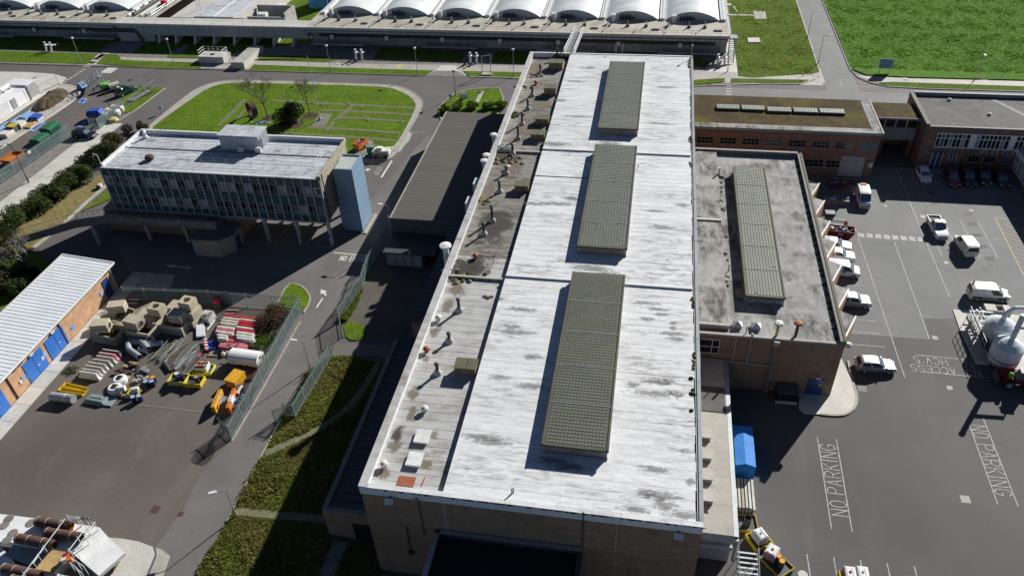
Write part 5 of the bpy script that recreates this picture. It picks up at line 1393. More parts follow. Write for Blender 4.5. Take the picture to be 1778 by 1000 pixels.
for i in range(5):
    MB().lathe((-78+i*3.2,87.8,4.3),[(0.1,0),(0.16,0.1),(0.05,0.25)],8).build('bulkhead_lamp','off_white',wk)
lg = thing('brick_lodge','small pale brick lodge with canted corner under the raised office','hut',(-62.33,87.03))
lp = [(-65.6,85.5),(-61.4,85.6),(-59.9,87.4),(-59.9,90.1),(-65.6,90.1)]
MB().prism(lp,0,3.0).build('wall','brick_cream',lg)
MB().prism([(-65.8,85.3),(-61.3,85.4),(-59.6,87.3),(-59.6,90.1),(-65.8,90.1)],3.0,3.2).build('roof','grey_felt',lg)
MB().prism(line_poly((-65.6,85.45),(-64.9,85.46),0.08),0.9,1.4).build('sign','pale_blue',lg)
MB().box(-59.88,87.9,0.1,-59.8,88.9,2.2).build('door','door_navy',lg)

# ================================================================== workshop with white ribbed roof
ws = thing('workshop','orange brick workshop with white ribbed sloping roof and blue double doors','building',(-80,30,0))
WX = -73.2
MB().add([(WX,30,0),(WX,76.6,0),(-80.0,76.6,0),(-80.0,30,0),(WX,30,4.1),(WX,76.6,4.1),(-80.0,76.6,4.75),(-80.0,30,4.75)],[(0,1,5,4),(1,2,6,5),(2,3,7,6),(3,0,4,7),(4,5,6,7)]).build('wall','brick_orange',ws)
y = 30.0
n = 0
y1 = 77.25
step = 0.62
sh0 = None
while y < y1-0.1:                      # roof sheets: pan and raised rib
    e = min(y+step,y1)
    vs = [(-72.75,y,4.10),(-80.3,y,4.86),(-72.75,e-0.16,4.10),(-80.3,e-0.16,4.86),(-72.75,e-0.13,4.14),(-80.3,e-0.13,4.90),(-72.75,e-0.03,4.14),(-80.3,e-0.03,4.90),(-72.75,e,4.10),(-80.3,e,4.86)]
    MB().add(vs,[(0,2,3,1),(2,4,5,3),(4,6,7,5),(6,8,9,7),(0,4,2),(2,4,6),(2,6,8)]).build('roof_sheet','corrugated_white',ws)
    y = e
MB().add([(-72.7,30,4.18),(-72.55,30,4.18),(-72.55,77.3,4.18),(-72.7,77.3,4.18),(-72.7,30,3.98),(-72.55,30,3.98),(-72.55,77.3,3.98),(-72.7,77.3,3.98)],[(0,1,2,3),(7,6,5,4),(0,4,5,1),(1,5,6,2),(2,6,7,3),(3,7,4,0)]).build('gutter','white_paint',ws)
MB().add([(-72.6,77.25,4.12),(-80.35,77.25,4.9),(-80.35,77.4,4.9),(-72.6,77.4,4.12),(-72.6,77.25,4.2),(-80.35,77.25,4.98),(-80.35,77.4,4.98),(-72.6,77.4,4.2)],[(3,2,1,0),(4,5,6,7),(0,1,5,4),(1,2,6,5),(2,3,7,6),(3,0,4,7)]).build('barge_board','white_paint',ws)
MB().box(-80.45,30,4.8,-80.32,77.4,5.0).build('ridge_trim','concrete_pale',ws)
for yy in (76.5,(-73.19,64.82)[1],(-72.87,51.69)[1]+3.2):
    MB().tube((WX+0.08,yy,0),(WX+0.08,yy,4.0),0.09,8).build('downpipe','rust' if yy < 76 else 'off_white',ws)
for yb,ya in (((-73.31,64.52)[1],(-73.26,62.28)[1]),((-73.29,60.24)[1],(-73.28,58.14)[1]),((-72.97,52.86)[1],(-73.12,50.74)[1])):
    ymid = (ya+yb)/2
    dd = MB().box(WX+0.003,ymid-1.75,0.06,WX+0.08,ymid+1.75,3.0).build('double_door','door_blue',ws)
    MB().box(WX+0.081,ymid-0.02,0.08,WX+0.1,ymid+0.02,2.98).build('door_gap','door_navy',dd)
    MB().box(WX+0.081,ymid+0.2,1.2,WX+0.14,ymid+0.5,1.26).build('handle','steel_pale',dd)
    MB().box(WX+0.05,ymid-2.6,1.3,WX+0.09,ymid-2.15,2.0).build('safety_notice','pale_blue',ws)
    MB().box(WX+0.05,ymid-3.1,1.2,WX+0.09,ymid-2.7,1.7).build('safety_notice','off_white',ws)
    MB().box(WX+0.05,ymid-0.3,3.15,WX+0.3,ymid+0.3,3.35).build('wall_lamp','off_white',ws)
dn = MB().box(WX+0.003,74.2,0.06,WX+0.07,75.6,2.9).build('door','door_navy',ws)
MB().box(WX+0.02,73.2,1.2,WX+0.07,73.7,1.9).build('safety_notice','pale_blue',ws)
for c in ((-72.64,66.58),(-74.80,58.53),(-74.84,57.56)):
    MB().box(WX+0.003,c[1]-0.3,1.0,WX+0.05,c[1]+0.3,1.6).build('wall_sign','sky_blue',ws)
for c in ((-73.55,75.69),(-73.00,57.45),(-73.53,56.36)):
    MB().box(WX+0.003,c[1]-0.35,3.3,WX+0.12,c[1]+0.35,3.45).build('air_brick','rust',ws)

# ================================================================== covered tanks across the far road
def tank_group(name,label,x0,vaults,per,xend,seed):
    rr = random.Random(seed)
    t = thing(name,label,'tank',(x0,170,0))
    x1 = xend
    MB().box(x0,170.0,0,x1,300,4.3).build('wall','tank_concrete',t)
    MB().box(x0-0.2,168.4,4.3,x1+0.2,177.2,4.55).build('deck','deck_concrete',t)
    MB().box(x0-0.2,177.2,4.3,x1+0.2,300,4.5).build('roof_slab','deck_concrete',t)
    MB().box(x0-0.2,168.1,4.0,x1+0.2,168.39,4.62).build('deck_edge','concrete_pale',t)
    g = MB().box(x0,167.5,3.55,x1,168.38,3.95).build('service_trough','tank_concrete',t)
    x = x0+1.5
    while x < x1-0.5:
        MB().box(x,167.42,3.5,x+0.12,167.499,4.0).build('trough_bracket','steel_pale',g)
        x += 2.0
    for k,(yy,z) in enumerate(((169.3,3.0),(169.45,2.55),(169.55,2.1))):
        MB().tube((x0+2,yy,z),(x1-2.5,yy,z),0.15,8).build('wall_pipe','pipe_dark',t)
    x = x0+0.6
    i = 0
    while x+3.2 < x1:
        MB().box(x,169.93,0.25,x+3.1,169.997,1.75).build('wall_panel','frame_grey' if i % 3 else 'tank_concrete',t)
        MB().box(x+3.15,169.75,0,x+3.4,169.998,3.5).build('pilaster','tank_concrete',t)
        x += 3.45
        i += 1
    for v in range(vaults):
        a,b = x0+0.9+v*per,x0+0.9+(v+1)*per
        w = b-a
        cells = 10
        yy = 177.2
        for sgm in range(24):
            L = 5.0
            vs,fs = [],[]
            rows = 3
            for r in range(rows+1):
                s = r/rows
                hh = 1.95+0.14*math.sin(math.pi*s)
                for c in range(cells+1):
                    u = c/cells
                    z = 4.58+hh*(1-(2*u-1)**2)**0.9
                    vs.append((a+0.65+(w-1.3)*u,yy+L*s,z))
            for r in range(rows):
                for c in range(cells):
                    q = r*(cells+1)+c
                    fs.append((q,q+1,q+cells+2,q+cells+1))
            if sgm == 0:
                n0 = len(vs)
            MB().add(vs,fs).build('vault_cover','vault_white',t,smooth=True)
            yy += L
        pts = [(a+0.65+(w-1.3)*c/cells,4.58+1.95*(1-(2*c/cells-1)**2)**0.9) for c in range(cells+1)]
        vs = [(x,177.28,z) for x,z in pts]+[(x,177.28,4.56) for x,z in pts]
        fs = [(c+cells+1,c+cells+2,c+1,c) for c in range(cells)]
        MB().add(vs,fs).build('vault_end','vault_end',t)
        # beam walkway between the vaults
        for xb in ([a] if v else [a-0.3])+([b] if v == vaults-1 else []):
            bm = MB().box(xb-0.55,177.0,4.55,xb+0.55,298,5.05).build('beam_walkway','white_paint',t)
            MB().box(xb-0.12,177.1,5.05,xb+0.12,298,5.09).build('walkway_grating','steel_galv',bm)
        # plant on the deck
        cx = a+w*0.30
        vb = MB().box(a+w*0.16,175.2,4.55,a+w*0.16+0.8,175.9,6.2).build('vent_cabinet','steel_pale',t)
        MB().add([(a+w*0.16-0.15,175.0,6.25),(a+w*0.16+0.95,175.0,6.25),(a+w*0.16+0.95,176.1,6.45),(a+w*0.16-0.15,176.1,6.45)],[(0,1,2,3)]).build('cabinet_hood','white_paint',vb)
        for j in range(4):
            MB().tube((cx+j*0.7,176.9,4.6),(cx+j*0.7,176.9,5.4+rr.random()*0.4),0.16,6).build('pump_head','pipe_dark',t)
        MB().tube((cx-0.3,176.7,5.1),(cx+3.2,176.7,5.1),0.2,6).build('manifold_pipe','pipe_dark',t)
        for j in range(3):
            px_ = a+w*(0.12+0.30*j)+rr.uniform(-.4,.4)
            st = MB().tube((px_,172.9+rr.uniform(-.6,.6),4.55),(px_,172.9,5.9),0.12,6).build('valve_stand','steel_galv',t)
            MB().box(px_-0.35,172.6,4.55,px_+0.35,173.2,5.0).build('valve_box','dark_grey',st)
        MB().tube((a+w*0.05,169.2,4.75),(a+w*0.14,172.5,5.3),0.14,6).build('sloping_pipe','concrete_pale',t)
        MB().tube((a+w*0.55,169.2,4.75),(a+w*0.62,171.5,5.2),0.14,6).build('sloping_pipe','concrete_pale',t)
        MB().box(a+w*0.85,171.0,4.55,a+w*0.85+1.6,171.9,4.9).build('hatch_cover','concrete',t)
        # pale window boxes and ground pipework on the front
        for f in (0.28,):
            wb = MB().box(a+w*f,169.4,1.3,a+w*f+0.9,169.9,2.4).build('switch_cabinet','vault_end',t)
            MB().box(a+w*f+0.1,169.36,1.45,a+w*f+0.8,169.399,2.25).build('cabinet_face','white_paint',wb)
        if v % 2 == 0:
            xa,xb = a-0.5,a+w*0.95
            gp = MB().tube((xa,167.8,0.7),(xb,167.8,0.7),0.2,8).build('ground_main','pipe_grey',t)
            for j in range(6):
                xx = xa+(xb-xa)*(j+0.5)/6
                MB().box(xx-0.12,167.6,0.08,xx+0.12,168.0,0.5).build('pipe_saddle','concrete_dark',gp)
                MB().tube((xx,167.8,0.7),(xx+0.4,169.9,1.2),0.1,6).build('branch_pipe','pipe_grey',gp)
    # handrail along the deck edge
    x = x0
    while x <= x1:
        MB().tube((x,168.25,4.62),(x,168.25,5.6),0.02,4).build('rail_post','steel_galv',t)
        x += 3.0
    for z in (5.1,5.6):
        MB().tube((x0,168.25,z),(x1,168.25,z),0.018,4).build('guard_rail','steel_galv',t)
    return t
tg = tank_group('covered_tank','long concrete tank with seven white vaulted covers beyond the far road',-79.6,7,13.3,15.2,3)
tank_group('covered_tank','concrete tank with white vaulted covers beyond the storage yard, left of the buttressed channel',-171.8,3,13.8,-129.2,5)
# stair at the end of the long tank
st = MB().box(15.3,168.2,4.0,17.2,170.2,4.2).build('stair_landing','steel_galv',tg)
for x,y in ((15.5,168.4),(17.0,168.4),(17.0,170.0)):
    MB().tube((x,y,0),(x,y,5.2),0.06,6).build('stair_post','steel_galv',tg)
MB().tube((15.4,164.5,0.2),(15.4,168.3,4.1),0.09,6).build('stair_stringer','steel_galv',tg)
MB().tube((16.5,164.5,0.2),(16.5,168.3,4.1),0.09,6).build('stair_stringer','steel_galv',tg)
for i in range(12):
    MB().box(15.4,164.5+i*0.31,0.35+i*0.32,16.5,164.78+i*0.31,0.4+i*0.32).build('stair_tread','steel_galv',tg)
# pump sets in front of the tanks
def pump(p,label):
    t = thing('valve_manifold',label,'pipework',(p[0],p[1],0),0,'pale valve manifolds on the service path')
    for dx in (-0.7,0.7):
        MB().tube((dx,3.0,0.7),(dx,0.3,1.5),0.2,8).build('riser_pipe','pipe_grey',t,lc=1)
        MB().tube((dx,0.3,1.5),(dx,-0.3,0.1),0.22,8).build('drop_pipe','white_paint',t,lc=1)
        MB().lathe((dx,0.3,1.3),[(0.25,0),(0.42,0.1),(0.42,0.3),(0.2,0.4),(0.1,0.9)],10).build('valve_body','white_paint',t,lc=1)
        MB().lathe((dx,0.3,2.2),[(0.3,0),(0.3,0.05)],10).build('hand_wheel','steel_pale',t,lc=1)
    MB().tube((-0.9,1.6,0.9),(0.9,1.6,0.9),0.15,8).build('cross_pipe','pipe_grey',t,lc=1)
    return t
pm0 = pump((-65.37,161.23),'pale twin valve manifold on the service path in front of a covered tank')
for p in ((-39.01,161.08),(-143.03,160.57),(13.95,163.85),(-7.79,169.48)):
    dup(pm0,p,0)
# elevated channel on buttresses
ch = thing('buttressed_channel','elevated concrete channel on tapered buttress fins between the covered tanks','channel',(-129,168.2,0))
MB().box(-129.0,168.3,1.75,-79.9,172.0,4.25).build('channel_wall','tank_concrete',ch)
MB().box(-129.0,168.0,4.25,-79.9,172.2,4.6).build('channel_edge','concrete_pale',ch)
MB().box(-123.5,168.05,3.2,-80.0,168.29,4.24).build('upper_face','tank_concrete',ch)
x = -123
while x < -80.2:
    MB().box(x,168.0,3.2,x+0.08,168.049,4.24).build('panel_joint','dark_grey',ch)
    x += 1.25
for x in (-118.2,-113.7,-108.8,-103.8,-98.6,-93.4,-88.6,-83.8):
    vs = []
    for yy,z in ((168.4,1.74),(171.9,1.74),(171.2,0),(167.3,0)):
        vs += [(x-0.25,yy,z),(x+0.25,yy,z)]
    MB().add(vs,[(0,2,4,6),(7,5,3,1),(0,1,3,2),(2,3,5,4),(4,5,7,6),(6,7,1,0)]).build('buttress','concrete_pale',ch)
MB().box(-129.0,168.5,0,-119.5,171.8,1.74).build('base_wall','tank_concrete',ch)
for k in range(3):
    MB().tube((-135,167.9,3.2-k*0.35),(-124,167.9,3.2-k*0.35),0.15,6).build('wall_pipe','pipe_dark',ch)
    MB().tube((-124+k*0.3,167.9,3.2-k*0.35),(-123+k*0.3,167.9,0.1),0.15,6).build('wall_pipe','pipe_dark',ch)
x = -123
while x < -80:
    MB().tube((x,168.2,4.6),(x,168.2,5.6),0.02,4).build('rail_post','steel_galv',ch)
    x += 2.5
MB().tube((-123,168.2,5.6),(-80,168.2,5.6),0.02,4).build('guard_rail','steel_galv',ch)
# pipe rack, pale hall and plant behind the channel
rk = thing('pipe_rack','pale pipe gallery with rails running back beside the vaulted tank','pipework',(-126,173,0))
for k in range(4):
    MB().tube((-128+k*1.6,173,4.7+0.3*(k % 2)),(-128+k*1.6,260,4.7+0.3*(k % 2)),0.32,8).build('gallery_pipe',('white_paint','pipe_dark','concrete_pale','pipe_grey')[k],rk)
MB().box(-129,172.5,4.2,-121,260,4.35).build('gallery_deck','deck_concrete',rk)
for k in range(14):
    MB().box(-127.5,175+k*4,4.35,-127.0,175.5+k*4,5.4).build('pipe_bracket','concrete_pale',rk)
for k in range(2):
    MB().tube((-121.5,172.6,5.0+k*0.5),(-121.5,260,5.0+k*0.5),0.05,5).build('guard_rail','steel_galv',rk)
p = (-122.14,180.17)
MB().lathe((p[0],p[1],4.4),[(0.3,0),(0.3,0.5),(0.75,0.7),(0.8,1.5),(0.6,1.7)],12).build('valve_wheel','red',rk)
ph = thing('pale_filter_hall','pale walled filter hall with light blue roof strip running back from the channel','building',(-112,173,0))
MB().box(-116.5,173,0,-97.5,260,4.2).build('wall','concrete_pale',ph)
MB().box(-116.6,173,4.2,-110.5,260,4.5).build('cream_roof','concrete_pale',ph)
MB().box(-110.4,173,4.2,-100.2,260,4.8).build('blue_roof','office_roof',ph)
MB().box(-105.5,173,4.8,-105.2,260,4.92).build('ridge_seam','white_paint',ph)
MB().box(-100.1,173,4.2,-97.4,260,4.6).build('cream_roof','concrete_pale',ph)
MB().tube((-112.0,178,4.5),(-112.0,178,7.5),0.06,6).build('mast','steel_galv',ph)
MB().tube((-111.2,178,4.5),(-111.2,178,7.5),0.06,6).build('mast','steel_galv',ph)
cu_ = thing('chiller_pit','open topped concrete pit holding white arched chiller units','plant',(-95,174,0))
MB().box(-97.2,174,0,-87.5,174.4,4.6).build('wall','tank_concrete',cu_)
MB().box(-97.2,180,0,-87.5,180.4,5.4).build('wall','concrete',cu_)
MB().box(-87.9,174.41,0,-87.5,179.99,5.4).build('wall','concrete',cu_)
MB().box(-97.2,174.41,0,-87.95,179.99,2.8).build('floor','concrete_dark',cu_)
for x,y in ((-95.6,176),(-93.5,182.5)):
    c = MB().box(x,y,2.8,x+2.2,y+1.6,4.6).build('chiller','white_paint',cu_)
    MB().box(x+0.3,y-0.06,3.0,x+1.9,y-0.001,4.2).build('grille','dark_grey',c)
bt = thing('blue_tank','round light blue tank standing behind the channel end','tank',(-87.5,197,0))
MB().lathe((0,0,0),[(3.6,0),(3.6,6.4),(3.3,6.7),(0.3,7.3)],24).build('shell','sky_blue',bt,lc=1,smooth=False)
for z in (2.0,4.2):
    MB().lathe((0,0,z),[(3.62,0),(3.66,0.03),(3.66,0.15),(3.62,0.18)],24).build('band','pale_blue',bt,lc=1)
MB().tube((2.6,-2.6,0),(2.6,-2.6,6.8),0.1,6).build('ladder','white_paint',bt,lc=1)
struct(MB().prism([(-86,173),(-80.5,173),(-80.5,210),(-86,210)],0,0.12).build('tank_yard','concrete'))
# lattice gangway from the hall to the tank
br = thing('lattice_gangway','white steel lattice gangway between the hall roof and the covered tank','gangway',(-15.5,137,0))
G0,G1 = (-15.27,137.60),(-16.56,163.98)
for s in (-0.9,0.9):
    a = (G0[0]+s,136.3,12.3)
    b = (G1[0]+s,168.0,5.0)
    for dz in (0,1.1):
        MB().tube((a[0],a[1],a[2]+dz),(b[0],b[1],b[2]+dz),0.07,6).build('chord','steel_pale',br)
    n = 14
    for i in range(n):
        p = lerp(a,b,i/n)
        q = lerp(a,b,(i+1)/n)
        MB().tube(p,(q[0],q[1],q[2]+1.1),0.04,5).build('brace','steel_pale',br)
        MB().tube(p,(p[0],p[1],p[2]+1.1),0.04,5).build('upright','steel_pale',br)
for i in range(28):
    a = lerp((G0[0],136.3,12.3),(G1[0],168.0,5.0),i/28)
    MB().box(a[0]-0.9,a[1]-0.06,a[2],a[0]+0.9,a[1]+0.2,a[2]+0.05).build('tread','steel_galv',br)
# plinth and ramp block beside the road
pl = thing('railed_plinth','pale concrete plinth with steel guard rails beside the far road','plinth',(-98.87,156.83))
a,b = (-102.08,156.74),(-95.92,157.04)
MB().box(a[0],a[1],0,b[0],a[1]+3.2,1.5).build('block','concrete_pale',pl)
for i in range(6):
    x = a[0]+0.2+(b[0]-a[0]-0.4)*i/5
    MB().tube((x,a[1]+3.0,1.5),(x,a[1]+3.0,2.7),0.04,5).build('rail_post','steel_pale',pl)
for z in (2.1,2.7):
    MB().tube((a[0]+0.2,a[1]+3.0,z),(b[0]-0.2,a[1]+3.0,z),0.04,5).build('guard_rail','steel_pale',pl)
    for x in (a[0]+0.2,b[0]-0.2):
        MB().tube((x,a[1]+0.2,z),(x,a[1]+3.0,z),0.04,5).build('guard_rail','steel_pale',pl)
MB().tube((b[0]+0.1,a[1]+2.8,1.6),(b[0]+1.2,a[1]+0.2,0.1),0.07,5).build('ladder','steel_pale',pl)
MB().tube((b[0]+0.5,a[1]+2.8,1.6),(b[0]+1.6,a[1]+0.2,0.1),0.07,5).build('ladder','steel_pale',pl)
MB().box(a[0]+2.6,a[1]+1.0,1.5,a[0]+3.4,a[1]+1.8,1.62).build('hatch','maroon',pl)
rb = thing('culvert_block','long low concrete culvert block running from the road to the channel','culvert',(-91.19,154.07))
a,b = (-92.79,154.17),(-89.69,154.05)
MB().box(a[0],a[1],0,b[0],164.5,1.3).build('block','concrete_pale',rb)
MB().box(a[0]+0.1,a[1]+0.1,1.3,b[0]-0.1,164.4,1.4).build('slab','concrete',rb)

# ================================================================== fences and lamps
def fence(name,label,pts,h=2.4,mat='fence_green',sp=2.9,pale=0.17,pw=0.055,ends=True,sign=(),group=None):
    t = thing(name,label,'fence',(pts[0][0],pts[0][1],0),0,group)
    for a,b in zip(pts,pts[1:]):
        L = math.hypot(b[0]-a[0],b[1]-a[1])
        n = max(1,round(L/sp))
        an = ang(a,b)
        for i in range(n+1):
            p = lerp(a,b,i/n)
            MB().obox((p[0],p[1],h/2+0.02),(0.10,0.08,h+0.04),an).build('post',mat,t)
        for i in range(n):
            p,q = lerp(a,b,i/n),lerp(a,b,(i+1)/n)
            m = MB()
            k = max(2,int(L/n/pale))
            for j in range(1,k):
                c = lerp(p,q,j/k)
                m.obox((c[0],c[1],h/2+0.03),(pw,0.02,h-0.1),an)
            pn = m.build('pale_panel',mat,t)
            c = mid(p,q)
            for z in (0.35,h-0.35):
                MB().obox((c[0],c[1],z),(L/n-0.1,0.05,0.06),an).build('rail',mat,pn)
            if i in sign:
                MB().obox((c[0],c[1]-0.08,1.9),(0.7,0.03,0.5),an).build('notice','white_plastic',t)
    return t
fence('palisade_fence','green grey palisade fence along the east side of the storage yard',[(-44.65,75.09),(-44.08,58.37),(-43.93,52.26)])
fence('palisade_fence','shaded grey palisade fence closing the north end of the storage yard',[(-70.40,74.34),(-57.86,75.02),(-52.43,75.04),(-44.72,75.17)],sp=3.2)
fence('palisade_fence','green grey palisade fence between the lane and the hall waste ground',[(-37.77,93.52),(-38.45,85.23),(-37.90,80.89),(-38.66,73.69)])
fence('open_gate_leaf','swung open palisade gate leaf at the waste ground entrance',[(-38.61,73.54),(-37.21,70.56)],2.2,sp=3.5)
fence('palisade_fence','green grey palisade fence on the rough grass strip beside the lane',[(-37.28,66.83),(-37.92,56.38),(-39.12,56.45)])
fence('open_gate_leaf','short palisade gate leaf standing open across the lane from the waste ground gate',[(-37.28,66.83),(-38.03,65.19)],2.2,sp=2.5)
fence('open_gate_leaf','palisade gate leaf standing open at the lane end of the yard fence',[(-43.93,52.26),(-45.54,53.35)],2.2,sp=2.5)
fence('open_gate_leaf','low palisade gate leaf at the south end of the rough grass fence',[(-39.12,56.45),(-40.13,55.63)],1.9,sp=2.0)
fence('mesh_fence','blue grey mesh fence along the skip yard forecourt with white notices',[(-111.93,95.54),(-111.44,102.43),(-110.42,117.86),(-110.42,120.80)],2.3,'fence_green',2.9,0.12,0.05,sign=(2,7,9,11))
fence('mesh_fence','blue grey mesh fence round the white sacks beside the dark car',[(-108.00,123.63),(-105.88,123.40),(-105.82,126.22),(-105.63,131.50)],2.3,'fence_green',2.9,0.12,0.05)
fence('mesh_fence','thin mesh fence enclosing the small grass triangle by the junction',[(-108.48,143.29),(-105.14,143.55),(-105.74,131.79)],2.0,'steel_galv',4.0,0.3,0.02)
fence('mesh_fence','thin wire fence beside the white container forecourt',[(-128.23,142.83),(-129.14,136.40)],2.2,'steel_galv',5.0,0.3,0.02)
def lamp(base,h,arm,label,head='lamp_glass',group='slim street lamps',mat='steel_galv',r=0.07):
    t = thing('street_lamp',label,'lamp',(base[0],base[1],0),0,group)
    MB().tube((0,0,0),(0,0,h),r,8,r*0.6).build('pole',mat,t,lc=1)
    MB().tube((0,0,0),(0,0,0.9),r*1.6,8).build('base_door',mat,t,lc=1)
    ax,ay = arm
    L = math.hypot(ax,ay)
    if L > 0.05:
        MB().tube((0,0,h),(ax,ay,h+0.12),r*0.55,6).build('arm',mat,t,lc=1)
    e = (ax,ay,h+0.12)
    hd = MB()
    if L > 0.05:
        hd.obox((ax*1.25,ay*1.25,h+0.12),(0.75,0.3,0.14),math.atan2(ay,ax))
    else:
        hd.lathe((0,0,h),[(0.12,0),(0.32,0.1),(0.32,0.3),(0.1,0.42)],12)
    hd.build('lantern',head,t,lc=1)
    return t
lamp((-38.75,42.64),4.3,(-0.9,-0.4),'slim grey lamp post on the grass edge opposite the rusty pipes')
lamp((-39.25,64.38),4.6,(-0.9,0.0),'slim grey lamp post by the gate of the rough grass strip')
for b,wh in (((-130.68,154.79),'beside the dashed crossing'),((-107.61,155.53),'near the railed plinth'),((-69.46,154.17),'beside the cross shaped path marker'),((-49.81,154.08),'beside the pale driveway mouth'),((-28.95,154.74),'by the hall rear corner')):
    lamp(b,5.6,(0,0),'thin lamp post with white top on the far verge '+wh,'white_plastic','white topped lamps along the far road')
lamp((-106.57,102.78),7.2,(-0.5,0.2),'dark leaning lamp post on the concrete forecourt by the mesh fence','dark_grey',None,'steel_dark',0.09)
lamp((-106.64,129.19),6.6,(0.6,0.2),'dark lamp post among the white sacks by the yard fence','off_white',None,'steel_dark',0.07)
lamp((33.85,165.75),6.0,(1.2,0.2),'grey lamp post with side arm at the mouth of the field road','steel_pale','lamps along the field road')
lamp((33.32,179.94),6.0,(1.2,0.2),'grey lamp post with side arm further up the field road','steel_pale','lamps along the field road')
lamp((62.83,160.05),5.2,(0,-0.6),'thin grey lamp post on the field footpath','steel_pale',None)
lamp((-39.11,144.13),5.0,(0,0),'dark lamp post on the corner lawn beside the felt roofed shed','dark_grey',None,'steel_dark')
lamp((8.53,159.45) if False else (15.2,160.5),4.5,(0.4,0),'thin pole lamp beside the pump forecourt','steel_pale',None)
lamp((-36.9,92.6),6.2,(-1.0,0.2),'pale lamp on the corner of the felt roofed shed','white_plastic',None,'pipe_grey')
fm = thing('flag_mast','tall thin pale mast on a concrete pad in the oval lawn','mast',(-63.12,130.95))
MB().tube((0,0,0),(0,0,13.0),0.11,8,0.05).build('pole','concrete_pale',fm,lc=1)
MB().lathe((0,0,0),[(0.3,0),(0.3,0.5),(0.14,0.6)],10).build('base','concrete',fm,lc=1)
gt = thing('hoist_frame','small steel hoist frame on a concrete block at the driveway mouth','frame',(-34.88,155.06))
MB().box(-1.1,-0.6,0,1.1,0.6,0.3).build('block','concrete',gt,lc=1)
for x in (-0.9,0.9):
    MB().tube((x,0,0.3),(x,1.0 if x > 0 else 0,4.0),0.09,6).build('leg','steel_galv',gt,lc=1)
MB().tube((-0.9,0,4.0),(0.9,1.0,4.0),0.09,6).build('beam','steel_galv',gt,lc=1)
sg = thing('road_sign','blue information board on two posts at the edge of the crop field','sign',(46.25,162.26))
for x in (-0.9,0.9):
    MB().tube((x,0,0),(x,0,2.4),0.05,6).build('post','steel_galv',sg,lc=1)
MB().box(-1.4,-0.06,0.9,1.4,-0.01,2.9).build('board','pale_blue',sg,lc=1)
for i in range(4):
    MB().box(-1.1,-0.075,1.2+i*0.4,0.9,-0.061,1.32+i*0.4).build('text_strip','navy',sg,lc=1)
sb = thing('sandwich_board','folded white board standing on the corner lawn','sign',(-37.26,142.22))
MB().obox((0,0.25,0.75),(1.3,0.05,1.5),0.5,0.3).build('front_board','white_plastic',sb,lc=1)
MB().obox((0.35,0.75,0.75),(1.3,0.05,1.5),0.5,-0.3).build('rear_board','white_plastic',sb,lc=1)
for p,lab in (((-39.46,141.36),'narrow grey sign post at the edge of the corner lawn'),((-96.86,131.07),'short grey bollard sign on the oval lawn pavement')):
    s = thing('bollard_sign',lab,'bollard',p)
    MB().tube((0,0,0),(0,0,1.6),0.06,6).build('post','grey',s,lc=1)
    MB().box(-0.3,-0.05,0.9,0.3,0.05,1.7).build('plate','pale_blue',s,lc=1)
for i,p in enumerate(((-56.47,136.44),(-54.37,132.36),(-59.59,131.27),(-46.99,131.75),(-53.52,131.55),(-67.37,138.21),(-65.16,137.31),(-59.72,138.17),(-66.94,129.36))):
    s = MB().lathe((p[0],p[1],0.15),[(0.12,0),(0.12,0.5),(0.05,0.62)],8).build('marker_post','off_white')
    tag(s,'short white marker post along the oval lawn paths','post','white marker posts on the oval lawn')

